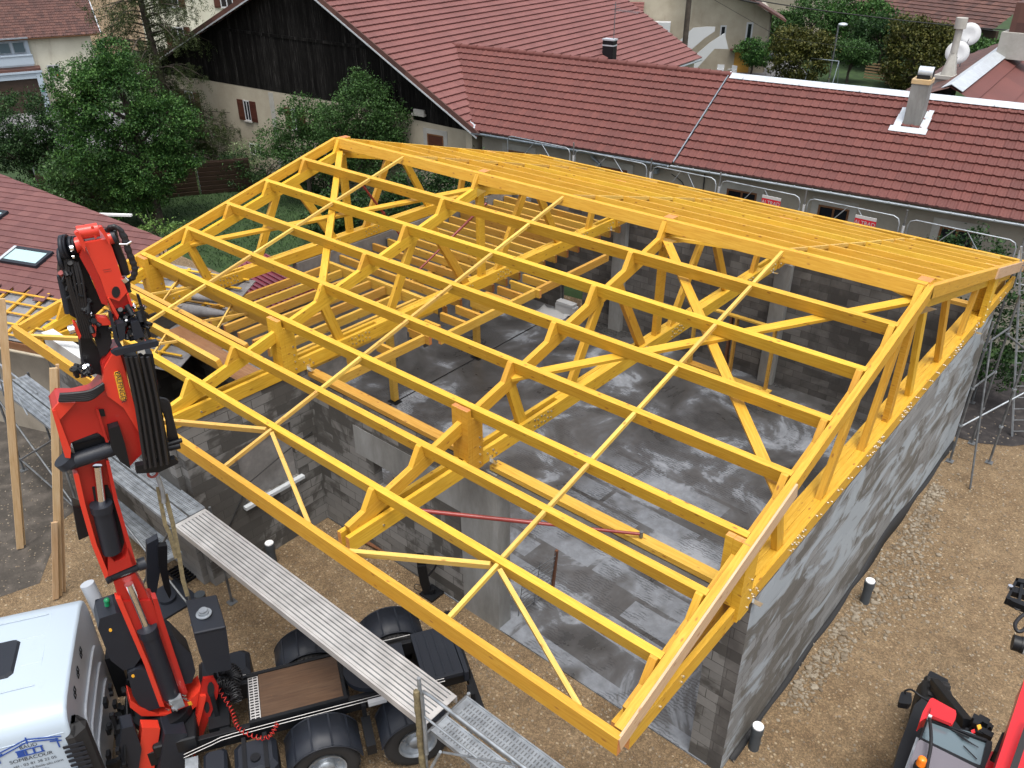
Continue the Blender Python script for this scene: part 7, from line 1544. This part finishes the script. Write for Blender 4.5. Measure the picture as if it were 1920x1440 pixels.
p = on_z(*F_(310, 1415), 2.5); mb = MB(); mb.cyl(p - ZZ * .08, p, .07, 16, mi=1); mb.cyl(p, p + ZZ * .10, .055, 16, .05); mb.ball(p + ZZ * .1, .05, (1, 1, .5)); mb.build('beacon', [M['orange'], M['black']], th_)
mb = MB(); mb.tube([on_z(*F_(370, 1105), 2.42), on_z(*F_(380, 1200), 2.50), on_z(*F_(378, 1300), 2.50), on_z(*F_(352, 1440), 2.50), on_z(*F_(340, 1600), 2.5)], .022, 8, smooth_pts=5); mb.build('cable', M['hose'], th_); mb = MB(); q = on_z(*F_(370, 1100), 2.42); mb.box(tuple(q - Vector((.02, .02, .03))), tuple(q + Vector((.02, .02, .04)))); mb.build('plug', M['sign_white'], th_)
mb = MB(); mb.tube([on_z(*F_(365, 990), 2.2), on_z(*F_(300, 948), 2.25), on_z(*F_(250, 912), 2.25), on_z(*F_(208, 918), 2.2), on_z(*F_(208, 940), 2.15)], .014, 7, smooth_pts=5); mb.build('mirror_arm', M['black'], th_)
hz('mirror', [(178, 928), (195, 922), (248, 932), (253, 990), (235, 1010), (168, 1000), (163, 985)], 2.1, .10, 'black', .015)
hz('fork_backplate', [(368, 788), (382, 785), (494, 842), (498, 860), (470, 960), (420, 1000), (310, 945)], 1.1, .12, 'black', .02); hz('fork_recess', [(400, 822), (480, 862), (455, 930), (370, 905)], 1.165, .02, 'dark_in', 0)
mb = MB(); a, b = on_z(*F_(405, 862), 1.3), on_z(*F_(630, 1140), 2.0); mb.beam(a, b, .13, .12); mb.build('stabiliser_arm', M['black'], th_, bevel=.01); mb = MB(); a, b = on_z(*F_(385, 900), 1.25), on_z(*F_(600, 1160), 1.9); mb.beam(a, b, .05, .06); mb.build('stabiliser_arm', M['black'], th_)
rr = random.Random(3); mb = MB()
for i in range(30): p = on_z(*F_(rr.uniform(655, 775), rr.uniform(1110, 1220)), rr.uniform(1.9, 2.2)); s_ = rr.uniform(.02, .06); mb.box(tuple(p - Vector((s_, s_, s_))), tuple(p + Vector((s_, s_ * .6, s_))))
mb.build('valve_cluster', M['black'], th_)['kind'] = 'stuff'; hz('yellow_tag', [(690, 1150), (715, 1145), (722, 1170), (700, 1180)], 2.28, .02, 'yellow_s', 0); hz('red_link', [(650, 1185), (675, 1175), (680, 1200), (655, 1205)], 2.2, .1, 'red_tele', .01)
for i in range(6): a, b = on_z(*F_(540 + i * 22, 1190 + i * 16), 2.285), on_z(*F_(600 + i * 20, 1250 + i * 10), 2.285); mb = MB(); mb.cyl(a, b, .006, 5); mb.build('grille_bar', M['black'], th_)
mb = MB(); mb.cyl(on_z(*F_(600, 1290), 2.28), on_z(*F_(690, 1380), 2.28), .007, 5); mb.cyl(on_z(*F_(520, 1180), 2.28), on_z(*F_(640, 1235), 2.29), .012, 5); mb.build('wiper', M['black'], th_)
hz('side_panel', [(770, 1330), (870, 1320), (830, 1460), (740, 1460)], 2.0, .5, 'red_tele', .03)
for zz, px, mt in ((2.75, [(1008, 840), (1100, 700), (1250, 760), (1160, 1000), (1000, 1480), (800, 1480), (885, 1225), (1000, 880)], 'red_tele'), ): hz('telescopic_boom', px, zz, .38, mt, .02)
hz('boom_slot', [(1010, 1160), (1040, 1080), (1080, 1100), (960, 1460), (905, 1460)], 2.945, .012, 'rubber', 0); hz('rear_linkage', [(860, 1200), (882, 1195), (905, 1240), (840, 1340), (805, 1320)], 2.3, .2, 'black', .02)
for zz, a, b in ((.5, (160, 1330), (60, 1500)),):
    mb = MB(); c = on_z(*F_(180, 1200), .6); 
mb = MB()
wc = [on_z(*F_(250, 1080), .62), on_z(*F_(160, 1500), .62)]
ax_ = (on_z(*F_(760, 1250), 1) - on_z(*F_(350, 1112), 1)).normalized()
for c in wc:
    mb = MB(); mb.lathe([(.25, -.2), (.5, -.22), (.6, -.15), (.62, 0), (.6, .15), (.5, .22), (.25, .2)], c + ax_ * .25, ax_, 32)
    for i in range(26):
        an = i * 2 * math.pi / 26; f_ = ax_.cross(ZZ).normalized(); rdir = f_ * math.cos(an) + ZZ * math.sin(an); q = c + ax_ * .25 + rdir * .62; mb.beam(q - ax_ * .16, q + ax_ * .16, .06, .05, rdir)
    w_ = mb.build('wheel', M['rubber'], th_); mb = MB(); mb.lathe([(.3, -.15), (.26, -.05), (.1, -.08), (0.001, -.08)], c + ax_ * .25, ax_, 20); mb.build('rim', M['red_tele'], w_)
hz('chassis', [(420, 1010), (700, 1150), (760, 1460), (330, 1460), (330, 1130)], 1.2, .5, 'black', .03)
# carriage at the end of the boom, reaching in from the right
hd = [(900, 200), (955, 155), (1030, 160), (1100, 230), (1100, 380), (1030, 372), (940, 318), (885, 290)]
def hzb(name, px, z, th, mat, b=.01): return hz(name, px, z, th, mat, b)
hzb('carriage_plate', [(955, 155), (1100, 175), (1100, 205), (1010, 192), (955, 178)], 2.4, .1, 'black'); hzb('carriage_plate', [(955, 155), (972, 160), (905, 300), (885, 290)], 2.4, .12, 'black'); hzb('carriage_plate', [(885, 285), (905, 280), (1100, 345), (1100, 385), (940, 318)], 2.4, .12, 'black'); hzb('carriage_plate', [(925, 222), (950, 215), (1100, 255), (1100, 300), (920, 245)], 2.35, .1, 'black'); hzb('carriage_plate', [(985, 195), (1005, 195), (985, 330), (965, 325)], 2.38, .1, 'black')
mb = MB(); c = on_z(*F_(916, 215), 2.48); mb.cyl(c - ZZ * .04, c + ZZ * .02, .035, 12); mb.build('chrome_pin', M['chrome'], th_)
mb = MB(); mb.tube([on_z(*F_(1040, 385), 2.35), on_z(*F_(985, 420), 2.35), on_z(*F_(948, 470), 2.35), on_z(*F_(962, 515), 2.35), on_z(*F_(1000, 512), 2.35), on_z(*F_(1040, 470), 2.35)], .028, 8, smooth_pts=6); mb.build('hose', M['hose'], th_)
mb = MB(); mb.tube([on_z(*F_(930, 322), 2.3), on_z(*F_(950, 365), 2.3), on_z(*F_(990, 372), 2.3)], .014, 6, smooth_pts=4); mb.build('hose', M['hose'], th_)
mb = MB(); a, b = on_z(*F_(930, 590), 2.3), on_z(*F_(1000, 612), 2.3); mb.cyl(a, b, .115, 20); mb.cyl(a.lerp(b, .75), b, .125, 20); mb.build('cylinder_cap', M['black'], th_)
mb = MB(); mb.cyl(b, on_z(*F_(1150, 655), 2.3), .13, 20); mb.build('cylinder', M['sign_white'], th_)
